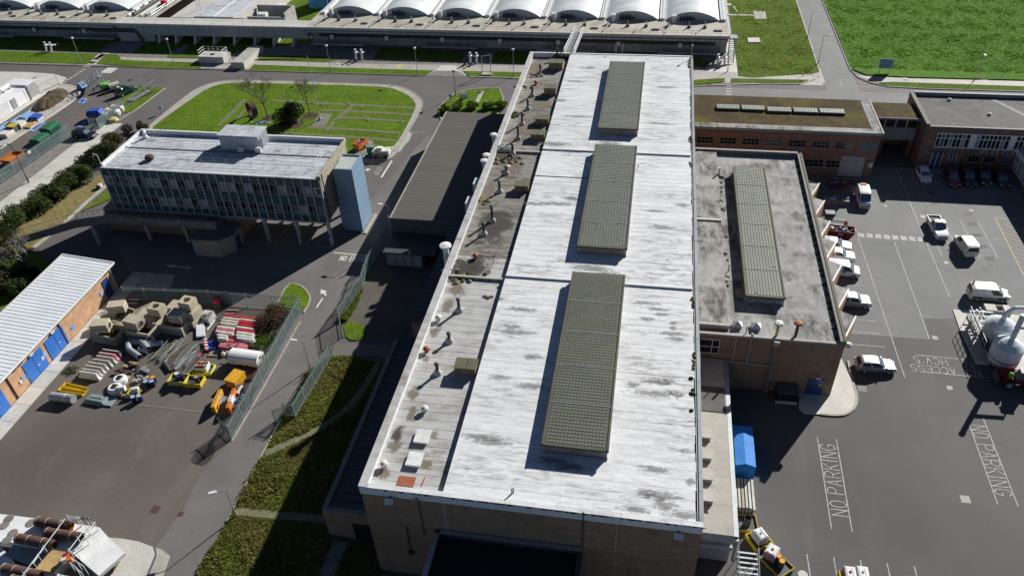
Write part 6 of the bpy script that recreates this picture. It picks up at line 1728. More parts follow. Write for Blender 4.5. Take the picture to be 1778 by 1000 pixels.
# ================================================================== vehicles
def wheel_set(t,L,W,r,fx,rx,w=0.2):
    for x in (fx,rx):
        for s in (-1,1):
            y = s*(W/2-w*0.45)
            ty = MB().tube((x,y-w/2,r),(x,y+w/2,r),r,16).build('wheel','tyre',t,lc=1)
            MB().tube((x,y+s*(w/2-0.02),r),(x,y+s*(w/2+0.012),r),r*0.62,12).build('rim','silver',ty,lc=1)
def vehicle(name,label,loc,head,kind,paint,L,W,H,group=None,lower=None,cat='car'):
    t = thing(name,label,cat,(loc[0],loc[1],0),rad(head),group)
    hw = W/2
    K = {  # station t, top height (of H), width factor
        'hatch': ([(0,.52,.80),(.015,.60,.90),(.06,.64,.96),(.2,.645,1),(.5,.64,1),(.66,.625,1),(.74,.61,.99),(.9,.55,.95),(.97,.48,.86),(1,.36,.74)],(.03,.71,.10,.53)),
        'suv': ([(0,.54,.84),(.015,.62,.93),(.06,.65,.97),(.2,.655,1),(.5,.65,1),(.68,.64,1),(.75,.625,.99),(.92,.575,.96),(.975,.50,.88),(1,.38,.78)],(.02,.72,.07,.56)),
        'van': ([(0,.50,.94),(.012,.56,.98),(.05,.57,1),(.3,.57,1),(.6,.565,1),(.76,.55,.99),(.84,.535,.98),(.94,.49,.94),(.98,.43,.86),(1,.33,.78)],(.005,.84,.015,.66)),
        'pickup': ([(0,.46,.92),(.01,.50,.97),(.05,.50,1),(.34,.50,1),(.36,.58,1),(.6,.58,1),(.7,.575,.99),(.88,.555,.97),(.97,.49,.90),(1,.36,.80)],(.36,.72,.40,.59))}[kind]
    st,cab = K
    zb = 0.22
    vs,fs = [],[]
    for u,zt,wf in st:
        x = -L/2+L*u
        w = hw*wf
        zt = zt*H
        ring = [(w*0.90,zb),(w,zb+0.14),(w,zb+(zt-zb)*0.55),(w*0.985,zb+(zt-zb)*0.86),(w*0.90,zt)]
        row = [(x,-a,z) for a,z in ring]+[(x,a,z) for a,z in reversed(ring)]
        vs += row
    n = 10
    for i in range(len(st)-1):
        for j in range(n):
            a,b = i*n+j,i*n+(j+1) % n
            fs.append((a,b,b+n,a+n))
    fs += [tuple(range(n-1,-1,-1)),tuple(range((len(st)-1)*n,len(st)*n))]
    m = MB().add(vs,fs)
    # cabin
    c0,c1,r0,r1 = [-L/2+L*q for q in cab]
    zbelt = H*(0.60 if kind in ('hatch','suv') else 0.53)
    wb,wr = hw*0.93,hw*(0.74 if kind in ('hatch','suv') else 0.86 if kind == 'van' else 0.76)
    zr = H
    rx = [(r0,.93),(r0+(r1-r0)*.12,1.0),(r0+(r1-r0)*.5,1.01),(r0+(r1-r0)*.88,1.0),(r1,.955)]
    cv = [(c0,-wb,zbelt),(c1,-wb*0.93,zbelt),(c1,wb*0.93,zbelt),(c0,wb,zbelt)]
    m2 = MB()
    rv = []
    for x,k in rx:
        e = 0.86 if x in (r0,r1) else 1.0
        rv += [(x,-wr*(0.97 if e < 1 else 1),zr*k-0.03),(x,-wr*0.55,zr*k),(x,wr*0.55,zr*k),(x,wr*(0.97 if e < 1 else 1),zr*k-0.03)]
    base = len(cv)
    fv = []
    for i in range(len(rx)-1):
        for j in range(3):
            a = base+i*4+j
            fv.append((a,a+4,a+5,a+1))
    last = base+(len(rx)-1)*4
    fv.append((0,base,base+1,base+2,base+3,3))                   # rear face
    fv.append((1,2,last+3,last+2,last+1,last))                   # front face
    fv.append(tuple([0,1,last]+[base+i*4 for i in range(len(rx)-2,-1,-1)]))
    fv.append(tuple([3]+[base+i*4+3 for i in range(0,len(rx))]+[2]))
    m.add(cv+rv,fv)
    body = m.build('body',paint,t,lc=1)
    # glazing just proud of the cabin
    def pane(nm,pts,inset,push,mat='window_dark'):
        P = [Vector(p) for p in pts]
        c = sum(P,Vector())/len(P)
        nrm = (P[1]-P[0]).cross(P[2]-P[0]).normalized()
        if nrm.dot(c-Vector((0,0,H*0.6))) < 0:
            nrm = -nrm
        Q = [p+(c-p)*inset+nrm*push for p in P]
        MB().add([tuple(q) for q in Q]+[tuple(q-nrm*0.03) for q in Q],[(0,1,2,3),(4,7,6,5),(0,4,5,1),(1,5,6,2),(2,6,7,3),(3,7,4,0)]).build(nm,mat,t,lc=1)
    zf,zk = zr*.955-0.03,zr*.93-0.03
    pane('windscreen',[(c1,-wb*0.93,zbelt),(c1,wb*0.93,zbelt),(r1,wr*.97,zf),(r1,-wr*.97,zf)],0.09,0.02,'window_blue')
    pane('rear_window',[(c0,-wb,zbelt),(c0,wb,zbelt),(r0,wr*.97,zk),(r0,-wr*.97,zk)],0.16,0.02)
    for s in (-1,1):
        cut = 0.50 if kind != 'van' else 0.62
        xs = [0.10,cut-0.02,cut+0.02,0.93] if kind in ('hatch','suv') else ([cut+0.03,0.94] if kind == 'van' else [0.08,0.52,0.56,0.93])
        for i in range(0,len(xs),2):
            a,b = xs[i],xs[i+1]
            def bp(u):
                return (c0+(c1-c0)*u,s*(wb*(1-0.07*u)),zbelt+0.03)
            def tp(u):
                return (r0+(r1-r0)*u,s*wr,zr*0.985-0.09)
            pane('side_window',[bp(a),bp(b),tp(b),tp(a)],0.06,0.022)
        MB().obox((c1-0.25,s*(hw+0.06),zbelt+0.08),(0.12,0.2,0.14)).build('mirror',paint,t,lc=1)
        MB().obox((L/2-0.10,s*hw*0.66,H*0.42),(0.16,0.32,0.13)).build('headlight','lamp_glass',t,lc=1)
        MB().obox((-L/2+0.02,s*hw*0.80,H*0.50),(0.08,0.16,0.26)).build('tail_light','tail_red',t,lc=1)
    MB().obox((L/2-0.02,0,H*0.27),(0.08,W*0.7,0.16)).build('grille','black',t,lc=1)
    MB().obox((L/2+0.012,0,H*0.22),(0.03,0.52,0.11)).build('number_plate','off_white',t,lc=1)
    MB().obox((-L/2-0.015,0,H*0.36),(0.03,0.52,0.11)).build('number_plate','gold',t,lc=1)
    r = 0.32 if kind != 'pickup' else 0.37
    wheel_set(t,L,W,r,L*0.31,-L*0.30)
    if lower:
        for s in (-1,1):
            MB().obox((-L*0.02,s*(hw+0.004),H*0.30),(L*0.84,0.02,H*0.16)).build('lower_panel',lower,t,lc=1)
    return t
S_,H_,V_ = (4.45,1.82,1.66),(4.15,1.75,1.48),(4.5,1.84,1.88)
vehicle('parked_car','white hatchback parked beside the hatched bay in front of the brick office',(44.21,119.68),-90,'hatch','car_white',*H_,group='cars parked in the car park')
vehicle('parked_car','dark red car parked in the shade in front of the brick office',(48.23,119.01),-90,'suv','car_red',*S_,group='cars parked in the car park')
vehicle('parked_car','black car parked in the shade next to the dark red car',(50.71,119.35),-90,'suv','car_black',*S_,group='cars parked in the car park')
vehicle('parked_car','black car parked in the shade between two other dark cars',(53.18,119.83),-90,'hatch','car_black',*H_,group='cars parked in the car park')
vehicle('parked_car','dark navy car parked in the shade nearest the glazed wing',(55.64,119.43),-90,'hatch','car_navy',*H_,group='cars parked in the car park')
v6 = vehicle('blue_nosed_van','white van with blue bonnet and orange roof beacon standing behind the annex',(33.55,111.36),-92,'van','car_white',4.7,1.9,2.0,cat='van')
MB().obox((-1.9,0,2.04),(0.5,0.8,0.1)).build('roof_beacon','orange',v6,lc=1)
MB().obox((1.72,0,1.05),(0.9,1.5,0.04),0,0).build('blue_bonnet','car_blue',v6,lc=1)
vp = vehicle('pickup_truck','white double cab pickup with open dark load bed in a marked bay',(42.65,104.18),-88,'pickup','car_white',5.3,1.9,1.8,cat='pickup')
MB().box(-2.55,-0.82,0.9,-0.78,0.82,0.925).build('load_bed','black',vp,lc=1)
for a in (((-2.62,-0.93,0.88),(-0.76,-0.83,1.12)),((-2.62,0.83,0.88),(-0.76,0.93,1.12)),((-2.62,-0.83,0.88),(-2.54,0.83,1.12))):
    MB().box(*a[0],*a[1]).build('bed_side','car_white',vp,lc=1)
MB().tube((-0.9,-0.75,1.75),(-0.9,0.75,1.75),0.04,6).build('roll_bar','black',vp,lc=1)
vw = vehicle('panel_van','small white panel van showing its rear doors beside the pickup',(45.35,99.94),97,'van','car_white',*V_,cat='van')
vehicle('parked_car','silver estate car half under a brick shelter beside the red skip',(27.53,98.26),-9,'hatch','car_silver',4.5,1.78,1.45,group='cars parked in the car park')
vehicle('parked_car','white people carrier parked between two brick shelters',(27.62,95.46),-3,'suv','car_white',4.4,1.8,1.62,group='cars parked in the car park')
vl = vehicle('panel_van','white van with round blue door emblem nosing out from a brick shelter',(27.53,91.98),-5,'van','car_white',4.7,1.86,1.9,cat='van')
MB().tube((0.1,-0.935,1.05),(0.1,-0.945,1.05),0.3,16).build('door_emblem','sky_blue',vl,lc=1)
vehicle('parked_car','silver four wheel drive car parked beside the annex front shelter',(27.94,85.33),1,'suv','car_silver',*S_,group='cars parked in the car park')
vehicle('parked_car','silver grey hatchback parked across the bays by the annex corner',(28.55,73.25),2,'hatch','car_silver',4.5,1.8,1.52,group='cars parked in the car park')
vb = vehicle('panel_van','white van with dark blue lower side and red roof light near the white tanks',(45.26,88.84),0,'van','car_white',4.9,1.9,1.95,lower='car_navy',cat='van')
MB().lathe((-2.0,0.5,1.97),[(0.12,0),(0.12,0.18),(0.05,0.24)],10).build('roof_beacon','red',vb,lc=1)
for i in range(7):
    MB().obox((-0.9+i*0.28,-0.97,0.62),(0.16,0.012,0.13)).build('side_letter','white_plastic',vb,lc=1)
vehicle('parked_car','dark navy estate car standing on the concrete forecourt by the mesh fence',(-106.75,120.03),-2,'suv','car_navy',4.7,1.85,1.6,group=None)
gv = vehicle('green_utility_truck','dark green utility truck parked beside the green and white drums',(-109.91,139.52),65,'pickup','car_green',4.6,1.8,1.8,cat='truck')
MB().lathe((-1.2,0,0.95),[(0.75,0),(0.8,0.5),(0.6,0.8),(0.1,0.9)],14).build('load_tank','car_green',gv,lc=1)
MB().lathe((-1.3,0.2,1.8),[(0.3,0),(0.3,0.2),(0.05,0.3)],10).build('tank_lid','white_plastic',gv,lc=1)
# red telehandler
th = thing('red_telehandler','dark red telehandler with big tyres parked below the white tanks','tractor',((44.15,73.33)[0],(44.15,73.33)[1]-0.6,0),rad(178))
MB().box(-2.3,-0.9,0.7,2.0,0.9,1.45).build('chassis','dark_red',th,lc=1)
MB().box(-2.2,-0.95,1.45,-0.6,-0.1,1.95).build('engine_cover','maroon',th,lc=1)
cb = MB().add([(-0.6,0.05,1.45),(0.9,0.05,1.45),(0.9,0.95,1.45),(-0.6,0.95,1.45),(-0.5,0.1,2.5),(0.6,0.1,2.5),(0.6,0.9,2.5),(-0.5,0.9,2.5)],[(0,1,5,4),(1,2,6,5),(2,3,7,6),(3,0,4,7),(4,5,6,7),(3,2,1,0)]).build('cab','window_blue',th,lc=1)
MB().box(-0.6,0.02,2.5,0.7,0.98,2.6).build('cab_roof','off_white',cb,lc=1)
MB().tube((-2.2,0.0,2.0),(2.6,0.0,1.3),0.2,8).build('boom','dark_red',th,lc=1)
MB().box(2.5,-0.7,0.4,2.7,0.7,1.3).build('fork_carriage','dark_grey',th,lc=1)
for s in (-0.45,0.45):
    MB().box(2.7,s-0.08,0.35,3.8,s+0.08,0.43).build('fork','dark_grey',th,lc=1)
MB().lathe((1.4,0.55,1.45),[(0.25,0),(0.25,0.5),(0.1,0.6)],10).build('lamp_unit','bright_green',th,lc=1)
for x in (-1.5,1.4):
    for s in (-1,1):
        w = MB().tube((x,s*0.8,0.62),(x,s*1.2,0.62),0.62,18).build('wheel','tyre',th,lc=1)
        MB().tube((x,s*1.19,0.62),(x,s*1.22,0.62),0.33,12).build('rim','grey',w,lc=1)
# ================================================================== white tanks
def silo(loc,r,h,label,rz):
    t = thing('white_tank',label,'tank',(loc[0],loc[1],0),rz,None)
    MB().lathe((0,0,0.6),[(r*0.98,0),(r,0.1),(r,h)],32).build('shell','tank_white',t,lc=1,smooth=False)
    MB().lathe((0,0,0.6+h),[(r*1.01,-0.04),(r*1.01,0.02),(r*0.6,0.5),(0.28,0.85),(0.26,1.25)],32).build('cone_roof','tank_white',t,lc=1)
    for z in (0.75,h*0.55):
        MB().lathe((0,0,z),[(r*1.015,0),(r*1.02,0.12)],32).build('hoop','steel_dark',t,lc=1)
    for i in range(6):
        a = i*math.pi/3
        MB().box(r*0.8*math.cos(a)-0.12,r*0.8*math.sin(a)-0.12,0.09,r*0.8*math.cos(a)+0.12,r*0.8*math.sin(a)+0.12,0.62).build('leg','steel_dark',t,lc=1)
    # swan neck duct
    if rz:
        return t
    pts = [(0,0,h+1.8),(0.15,0,h+2.5),(0.7,0.1,h+3.0),(1.4,0.2,h+3.05),(4.2,0.5,h+2.6)]
    for p,q in zip(pts,pts[1:]):
        MB().tube(p,q,0.26,12).build('duct','tank_white',t,lc=1)
    return t
ta,tb = (43.4,79.7),(43.2,75.95)
s1 = silo(ta,1.66,2.5,'upper white cone topped tank behind the steel walkway',0.0)
s2 = silo(tb,1.66,2.5,'lower white cone topped tank with rising duct above the telehandler',0.35)
sk = thing('tall_flue_pipe','tall pale flue pipe rising from the cone of the lower white tank','flue',(tb[0],tb[1],4.1))
MB().tube((0,0,0.05),(0,0,3.5),0.3,14).build('stack','tank_white',sk,lc=1)
for z in (1.2,3.3):
    MB().lathe((0,0,z),[(0.34,0),(0.34,0.08)],14).build('flange','steel_pale',sk,lc=1)
MB().tube((0.2,0,1.6),(3.4,0.3,1.7),0.2,10).build('side_branch','tank_white',sk,lc=1)
MB().tube((3.4,0.3,-4.0),(3.4,0.3,1.9),0.1,8).build('support_post','steel_galv',sk,lc=1)
gy = thing('steel_walkway','galvanised access walkway with guard rails beside the white tanks','walkway',(41.50,79.81))
a,b = (41.69,83.48),(41.69,76.84)
d = Vector((b[0]-a[0],b[1]-a[1]))
n = Vector((-d.y,d.x)).normalized()
MB().prism(line_poly(a,b,1.0),1.3,1.4).build('deck','steel_dark',gy)
for s in (-0.5,0.5):
    for i in range(7):
        p = lerp(a,b,i/6)
        MB().tube((p[0]+n.x*s,p[1]+n.y*s,0.1),(p[0]+n.x*s,p[1]+n.y*s,2.5),0.04,5).build('post','steel_galv',gy)
    for z in (1.9,2.5):
        MB().tube((a[0]+n.x*s,a[1]+n.y*s,z),(b[0]+n.x*s,b[1]+n.y*s,z),0.04,5).build('guard_rail','steel_galv',gy)
c = (43.06,77.02)
MB().tube((b[0],b[1],1.9),(c[0],c[1],1.9),0.05,5).build('guard_rail','steel_galv',gy)
MB().prism(line_poly(b,c,1.0),1.0,1.1).build('deck','steel_dark',gy)
eq = thing('pipe_skid','cluttered pump and pipe skid between walkway and white tanks','pump',(42.76,82.71))
p = (42.76,82.71)
for i in range(7):
    x,y = p[0]+R.uniform(-0.9,1.3),p[1]+R.uniform(-1.6,1.6)
    MB().tube((x,y,0.1),(x,y,R.uniform(0.8,1.8)),0.14,8).build('riser','steel_pale',eq)
for i in range(5):
    y = p[1]-1.6+i*0.8
    MB().tube((p[0]-1.0,y,0.7+0.1*i),(p[0]+1.6,y,0.7+0.1*i),0.09,6).build('header_pipe','steel_pale',eq)
MB().box(p[0]-1.1,p[1]-1.8,0.09,p[0]+1.7,p[1]+1.8,0.25).build('skid_base','concrete',eq)
bx = thing('concrete_box','open topped pale concrete box beside the blue sided van','box',(45.72,86.35))
p = (45.38,85.58)
for x0,y0,x1,y1 in ((-1.5,-0.65,1.5,-0.5),(-1.5,0.5,1.5,0.65),(-1.5,-0.5,-1.35,0.5),(1.35,-0.5,1.5,0.5),(-0.3,-0.5,-0.15,0.5),(0.6,-0.5,0.75,0.5)):
    MB().box(p[0]+x0,p[1]+y0,0.09,p[0]+x1,p[1]+y1,0.9).build('side','concrete',bx)
MB().box(p[0]-1.35,p[1]-0.5,0.09,p[0]+1.35,p[1]+0.5,0.3).build('floor','concrete_dark',bx)
MB().box(p[0]-1.5,p[1]-0.65,0.9,p[0]-0.2,p[1]+0.65,0.98).build('cover_slab','concrete_pale',bx)
MB().box(p[0]+0.68,p[1]-0.65,0.9,p[0]+1.5,p[1]+0.65,0.98).build('cover_slab','concrete_pale',bx)

# ================================================================== things in the storage yard
def chamber(c,sx,sy,z0,h,rz,hole,label):
    t = thing('concrete_chamber',label,'concrete block',(c[0],c[1],z0),rz,'stacked concrete manhole chambers')
    w = 0.16
    if hole == 'open':                 # four walls, no lid
        for a in ((-sx/2,-sy/2,sx/2,-sy/2+w),(-sx/2,sy/2-w,sx/2,sy/2),(-sx/2,-sy/2+w,-sx/2+w,sy/2-w),(sx/2-w,-sy/2+w,sx/2,sy/2-w)):
            MB().box(a[0],a[1],0,a[2],a[3],h+R.uniform(-0.08,0.0)).build('side','concrete_warm',t,lc=1)
        MB().box(-sx/2+w,-sy/2+w,0,sx/2-w,sy/2-w,0.35).build('floor','soil',t,lc=1)
        MB().box(-sx/2-0.03,-sy/2-0.03,h*0.48,sx/2+0.03,-sy/2-0.001,h*0.53).build('joint_band','concrete_dark',t,lc=1)
    else:
        n = 16
        r = min(sx,sy)*0.33
        ring = [(r*math.cos(2*math.pi*i/n),r*math.sin(2*math.pi*i/n)) for i in range(n)]
        def sq(i):
            a = 2*math.pi*i/n
            k = 1/max(abs(math.cos(a)),abs(math.sin(a)))
            return (sx/2*k*math.cos(a),sy/2*k*math.sin(a))
        if hole == 'top':
            MB().box(-sx/2,-sy/2,0,sx/2,sy/2,h*0.5).build('base','concrete_warm',t,lc=1)
            vs = [(*sq(i),h*0.5) for i in range(n)]+[(*sq(i),h) for i in range(n)]+[(*ring[i],h) for i in range(n)]+[(*ring[i],h*0.5) for i in range(n)]
            fs = []
            for k in range(3):
                fs += [(k*n+i,k*n+(i+1) % n,(k+1)*n+(i+1) % n,(k+1)*n+i) for i in range(n)]
            MB().add(vs,fs).build('cover_ring','concrete_warm',t,lc=1)
        else:
            MB().box(-sx/2,-sy/2,0,sx/2,sy/2,h).build('block','concrete_warm',t,lc=1)
            if hole == 'side':
                MB().pipe((sx/2-0.02,0,h*0.5),(sx/2+0.05,0,h*0.5),h*0.36,0.06,16).build('socket_ring','concrete_warm',t,lc=1)
                MB().tube((sx/2-0.1,0,h*0.5),(sx/2+0.006,0,h*0.5),h*0.30,16).build('socket_bore','black',t,lc=1)
            MB().box(-sx/2-0.02,-sy/2-0.02,h*0.46,sx/2+0.02,sy/2+0.02,h*0.5).build('joint_band','concrete_dark',t,lc=1)
    return t
for c,sx,sy,z0,h,rz,hole,lab in (
    ((-67.95,66.70),3.9,2.6,0,1.4,-0.1,'open','open topped concrete chamber with broken rim nearest the workshop apron'),
    ((-68.68,66.60),2.2,1.5,1.4,1.3,0.25,'side','concrete chamber with round side hole on the broken rimmed chamber'),
    ((-68.08,69.99),2.8,3.0,0,1.3,-0.25,'open','open concrete chamber overgrown with weeds in the back row'),
    ((-68.88,70.64),2.2,1.4,1.3,1.2,0.3,'none','plain concrete block perched on the weedy chamber'),
    ((-63.66,67.64),3.6,2.3,0,1.5,-0.1,'open','open concrete chamber in the middle of the stack row'),
    ((-64.52,67.71),2.2,1.6,1.5,1.3,-0.15,'side','concrete chamber with round side hole on the middle chamber'),
    ((-64.06,70.11),3.2,2.4,0,1.5,-0.05,'none','low wide concrete block under the round holed cover'),
    ((-62.84,70.52),1.9,1.5,1.5,1.3,-0.1,'top','concrete block with round top hole beside a leaning slab'),
    ((-60.17,69.39),4.0,2.3,0,1.5,-0.08,'open','long open concrete chamber at the pipe end of the row'),
    ((-59.33,69.67),2.0,1.6,1.5,1.3,-0.08,'none','plain square concrete block on the long open chamber'),
    ((-58.52,70.78),2.2,2.2,0,1.4,-0.1,'none','bottom block of the three high concrete stack'),
    ((-58.27,70.97),2.1,2.0,1.4,1.1,-0.12,'none','middle block of the three high concrete stack'),
    ((-58.35,71.13),1.8,1.6,2.5,1.3,-0.12,'top','top block with round hole on the three high concrete stack'),
    ((-61.37,72.27),1.6,1.8,0,1.8,-0.1,'none','mossy square concrete block behind the three high stack')):
    chamber(c,sx,sy,z0,h,rz,hole,lab)
for c,rz,tilt,lab,z in (((-65.28,71.09),0.9,0.9,'thin concrete slab leaning between the stacked chambers',1.3),((-69.37,69.24),0.5,0.8,'thin concrete slab leaning beside the workshop apron',1.0)):
    t = thing('concrete_slab',lab,'slab',(c[0],c[1],0),rz)
    MB().obox((0,0,z*0.7),(2.4,1.9,0.16),0,tilt).build('slab','concrete_warm',t,lc=1)
    MB().obox((0,0.05,z*0.7+0.12),(0.3,0.3,0.06),0,tilt).build('lifting_eye','concrete_dark',t,lc=1)
def weeds(p,r,h,n,mat,name,label,cat='plant',lsz=0.16,z=0.0):
    t = thing(name,label,cat,(p[0],p[1],z))
    m = MB()
    for i in range(n):
        a,d = R.uniform(0,6.28),r*math.sqrt(R.random())
        c = Vector((d*math.cos(a),d*math.sin(a),h*R.random()*(1-0.5*d/r)))
        u = Vector((R.gauss(0,1),R.gauss(0,1),R.gauss(0,0.7))).normalized()*lsz*R.uniform(.6,1.4)
        w = u.cross(Vector((R.gauss(0,1),R.gauss(0,1),R.gauss(0,1)))).normalized()*lsz*R.uniform(.4,.9)
        m.add([c-u,c+w,c+u,c-w],[(0,1,2,3)])
    m.build('leaves',mat,t,lc=1)
    return t
for p,lab,z in (((-68.10,66.80),'weeds growing in the broken rimmed chamber',1.0),((-68.16,70.12),'weeds spilling from the back row chamber',0.9),((-64.10,68.24),'weeds growing in the middle chamber',1.1)):
    weeds(p,0.8,0.7,160,'leaf_hedge','weed_clump',lab,z=z)
weeds((-69.51,60.13),0.9,0.4,90,'leaf_hedge','weed_clump','low weeds beside the kerb units')
# kerb / barrier units in a row
KU = [((-65.81,63.54),'grey'),((-65.92,62.91),'pink'),((-65.87,62.32),'cream'),((-66.02,61.70),'cream'),((-66.21,61.08),'cream'),((-66.28,60.48),'cream'),((-66.30,59.89),'cream'),((-66.28,59.38),'white')]
for i,(c,cc) in enumerate(KU):
    lab = {0: 'dark grey plastic barrier at the back of the concrete barrier row',1: 'faded pink barrier unit in the concrete barrier row',7: 'white topped barrier unit at the front of the concrete barrier row'}.get(i,'grey concrete barrier unit, %s behind the white topped one' % ('','','fifth','fourth','third','second','first','')[i])
    t = thing('barrier_unit',lab,'barrier',(c[0],c[1],0),-0.06,'concrete barrier units in a row')
    L = 3.0
    pr = [(-0.32,0),(0.32,0),(0.30,0.25),(0.14,0.55),(0.12,0.85),(-0.12,0.85),(-0.14,0.55),(-0.30,0.25)]
    n = len(pr)
    vs = [(-L/2+(0.25 if z > .5 else 0),y,z) for y,z in pr]+[(L/2-(0.3 if z > .5 else 0),y,z) for y,z in pr]
    MB().add(vs,[tuple(range(n-1,-1,-1)),tuple(range(n,2*n))]+[(j,(j+1) % n,n+(j+1) % n,n+j) for j in range(n)]).build('body',{'grey': 'dark_grey','pink': 'pink','cream': 'concrete','white': 'white_plastic'}[cc],t,lc=1)
    MB().box(-L/2+0.35,-0.06,0.851,L/2-0.4,0.06,0.88).build('top_rail','concrete_pale',t,lc=1)
# grey duct pipes
dp = thing('duct_pipe_stack','loose stack of grey bent duct pipes behind the barrier row','pipes',(-63.13,65.82))
for a,b,z,r in (((-64.85,65.66),(-63.10,66.01),0.45,0.42),((-62.91,65.81),(-61.16,64.54),0.65,0.42),((-64.77,65.54),(-63.83,64.29),0.45,0.4),((-63.92,64.40),(-61.67,63.22),0.45,0.38),((-62.63,64.68),(-61.20,64.43),0.4,0.35),((-61.73,65.55),(-60.04,66.14),0.45,0.38)):
    MB().pipe((a[0],a[1],z),(b[0],b[1],z),r,0.05,14).build('duct','pipe_grey',dp)
p = (-61.88,66.37)
MB().pipe((p[0],p[1],0.1),(p[0],p[1]-0.25,1.0),0.5,0.08,18).build('duct_collar','steel_pale',dp)
# loose steel bars and poles
for nm,lab,a,b,n,L,spread,mat in (('bar_bundle','sprawling bundle of thin rusty grey bars in the middle of the yard',(-59.05,62.80),(-58.17,67.71),34,0,1.6,'olive'),('tube_bundle','stack of grey scaffold tubes ending behind the yellow bunds',(-55.90,61.79),(-55.07,66.47),26,0,1.3,'pipe_grey')):
    t = thing(nm,lab,'bars',(a[0],a[1],0))
    d = Vector((b[0]-a[0],b[1]-a[1]))
    pn = Vector((-d.y,d.x)).normalized()
    for i in range(n):
        s,e = R.uniform(0,0.25),R.uniform(0.65,1.05)
        o = R.gauss(0,spread*0.5)
        sk_ = R.gauss(0,0.35)
        p = Vector(a)+d*s+pn*o
        q = Vector(a)+d*e+pn*(o+sk_)
        z = 0.06+R.random()*0.35
        MB().tube((p.x,p.y,z),(q.x,q.y,z+R.uniform(-.03,.1)),R.choice((0.035,0.05,0.07)),6).build('bar',R.choice((mat,'pipe_grey','steel_dark','concrete_dark')),t)
for a,b,r,mat,nm,lab in (((-54.45,64.41),(-54.40,65.69),0.09,'red','red_pole','single red pole lying beside the scaffold tubes'),((-58.21,62.91),(-56.63,61.58),0.2,'steel_dark','dark_beam','short dark steel beam lying by the bar bundle'),((-55.77,69.57),(-55.66,71.78),0.08,'white_plastic','white_pole','long white pole lying beside the grey board')):
    t = thing(nm,lab,'pole',(a[0],a[1],0))
    MB().tube((a[0],a[1],r+.01),(b[0],b[1],r+.01),r,8).build('shaft',mat,t)
    MB().tube((a[0],a[1],r+.01),lerp((a[0],a[1],r+.01),(b[0],b[1],r+.01),0.03),r*1.25,8).build('end_collar','steel_galv',t)
# boards
t = thing('grey_board','flat grey steel board lying beside the chambers','board',(-56.77,69.71))
MB().prism([(-57.91,70.81),(-56.94,71.13),(-55.30,68.25),(-56.36,67.92)],0.05,0.35).build('sheet','steel_pale',t)
MB().lathe(((-57.15,70.38)[0],(-57.15,70.38)[1],0.35),[(0.1,0),(0.08,0.06)],8).build('eye_bolt','steel_dark',t)
t = thing('white_machine','broken white plastic machine casing behind the grey board','machine',(-56.67,71.72),-0.3)
MB().add([(-1,-.7,0),(1,-.7,0),(1,.7,0),(-1,.7,0),(-.8,-.6,.9),(.8,-.6,.7),(.7,.7,1.3),(-.9,.6,1.0)],[(3,2,1,0),(4,5,6,7),(0,1,5,4),(1,2,6,5),(2,3,7,6),(3,0,4,7)]).build('casing','off_white',t,lc=1)
MB().box(-0.3,-0.2,1.0,0.3,0.2,1.15).build('housing','concrete',t,lc=1)
# red and white plastic barriers
BR = [((-52.89,71.83),'red',2.4),((-52.82,71.30),'cream',2.4),((-52.84,70.77),'cream',2.4),((-52.73,70.25),'cream',2.4),((-52.76,69.46),'off_white',2.4),((-52.68,69.02),'pink',2.4),((-52.56,68.58),'off_white',2.4),((-52.52,67.95),'off_white',1.4),((-52.22,67.44),'off_white',1.3),
      ((-50.56,71.71),'red',2.3),((-50.44,71.26),'cream',2.3),((-50.41,70.80),'red',2.3),((-50.18,70.30),'red',2.6),((-50.14,69.72),'off_white',2.4),((-49.83,69.24),'red',2.3),((-49.69,68.75),'off_white',2.4),((-49.52,68.20),'off_white',2.4),((-49.19,67.72),'off_white',2.4)]
for i,(c,cc,L) in enumerate(BR):
    col = {'red': 'red','cream': 'cream','pink': 'pale pink','off_white': 'white'}[cc]
    t = thing('plastic_barrier','%s water filled plastic barrier in the %s stack row' % (col,'left hand' if i < 9 else 'hedge side'),'barrier',(c[0],c[1],0),-0.06,'plastic barriers stacked in two rows, %s' % col)
    for k in range(2):
        pr = [(-0.24,0),(0.24,0),(0.2,0.22),(0.13,0.5),(-0.13,0.5),(-0.2,0.22)]
        n = 6
        vs = [(-L/2,y,z+k*0.55) for y,z in pr]+[(L/2,y,z+k*0.55) for y,z in pr]
        b = MB().add(vs,[tuple(range(n-1,-1,-1)),tuple(range(n,2*n))]+[(j,(j+1) % n,n+(j+1) % n,n+j) for j in range(n)]).build('lower_unit' if k == 0 else 'upper_unit',cc if k else R.choice((cc,'off_white','cream')),t,lc=1)
        for s in (-1,1):
            MB().tube((s*L*0.47,0,0.12+k*0.55),(s*(L*0.5+0.14),0,0.12+k*0.55),0.12,8).build('coupling',cc,b,lc=1)
            MB().box(s*L*0.25-0.14,-0.145,0.32+k*0.55,s*L*0.25+0.14,0.145,0.40+k*0.55).build('lug',cc,b,lc=1)
for c,cc,lab in (((-50.98,67.36),'red','bright red plastic pallet box in front of the barrier rows'),((-51.50,66.50),'pink','coral plastic crate beside the blue tarpaulin'),((-50.58,66.65),'red','coral slatted crate stacked before the barrier rows'),((-49.48,67.39),'pink','stack of pink flat barrier feet'),((-49.29,66.54),'pink','stack of dark pink flat barrier feet')):
    t = thing('plastic_crate',lab,'crate',(c[0],c[1],0),-0.1)
    for k in range(4):
        MB().box(-0.75,-0.4,k*0.2,0.75,0.4,k*0.2+0.15).build('layer',R.choice((cc,cc,'pink')),t,lc=1)
        MB().box(-0.7,-0.02,k*0.2+0.15,0.7,0.02,k*0.2+0.2).build('rib','off_white',t,lc=1)
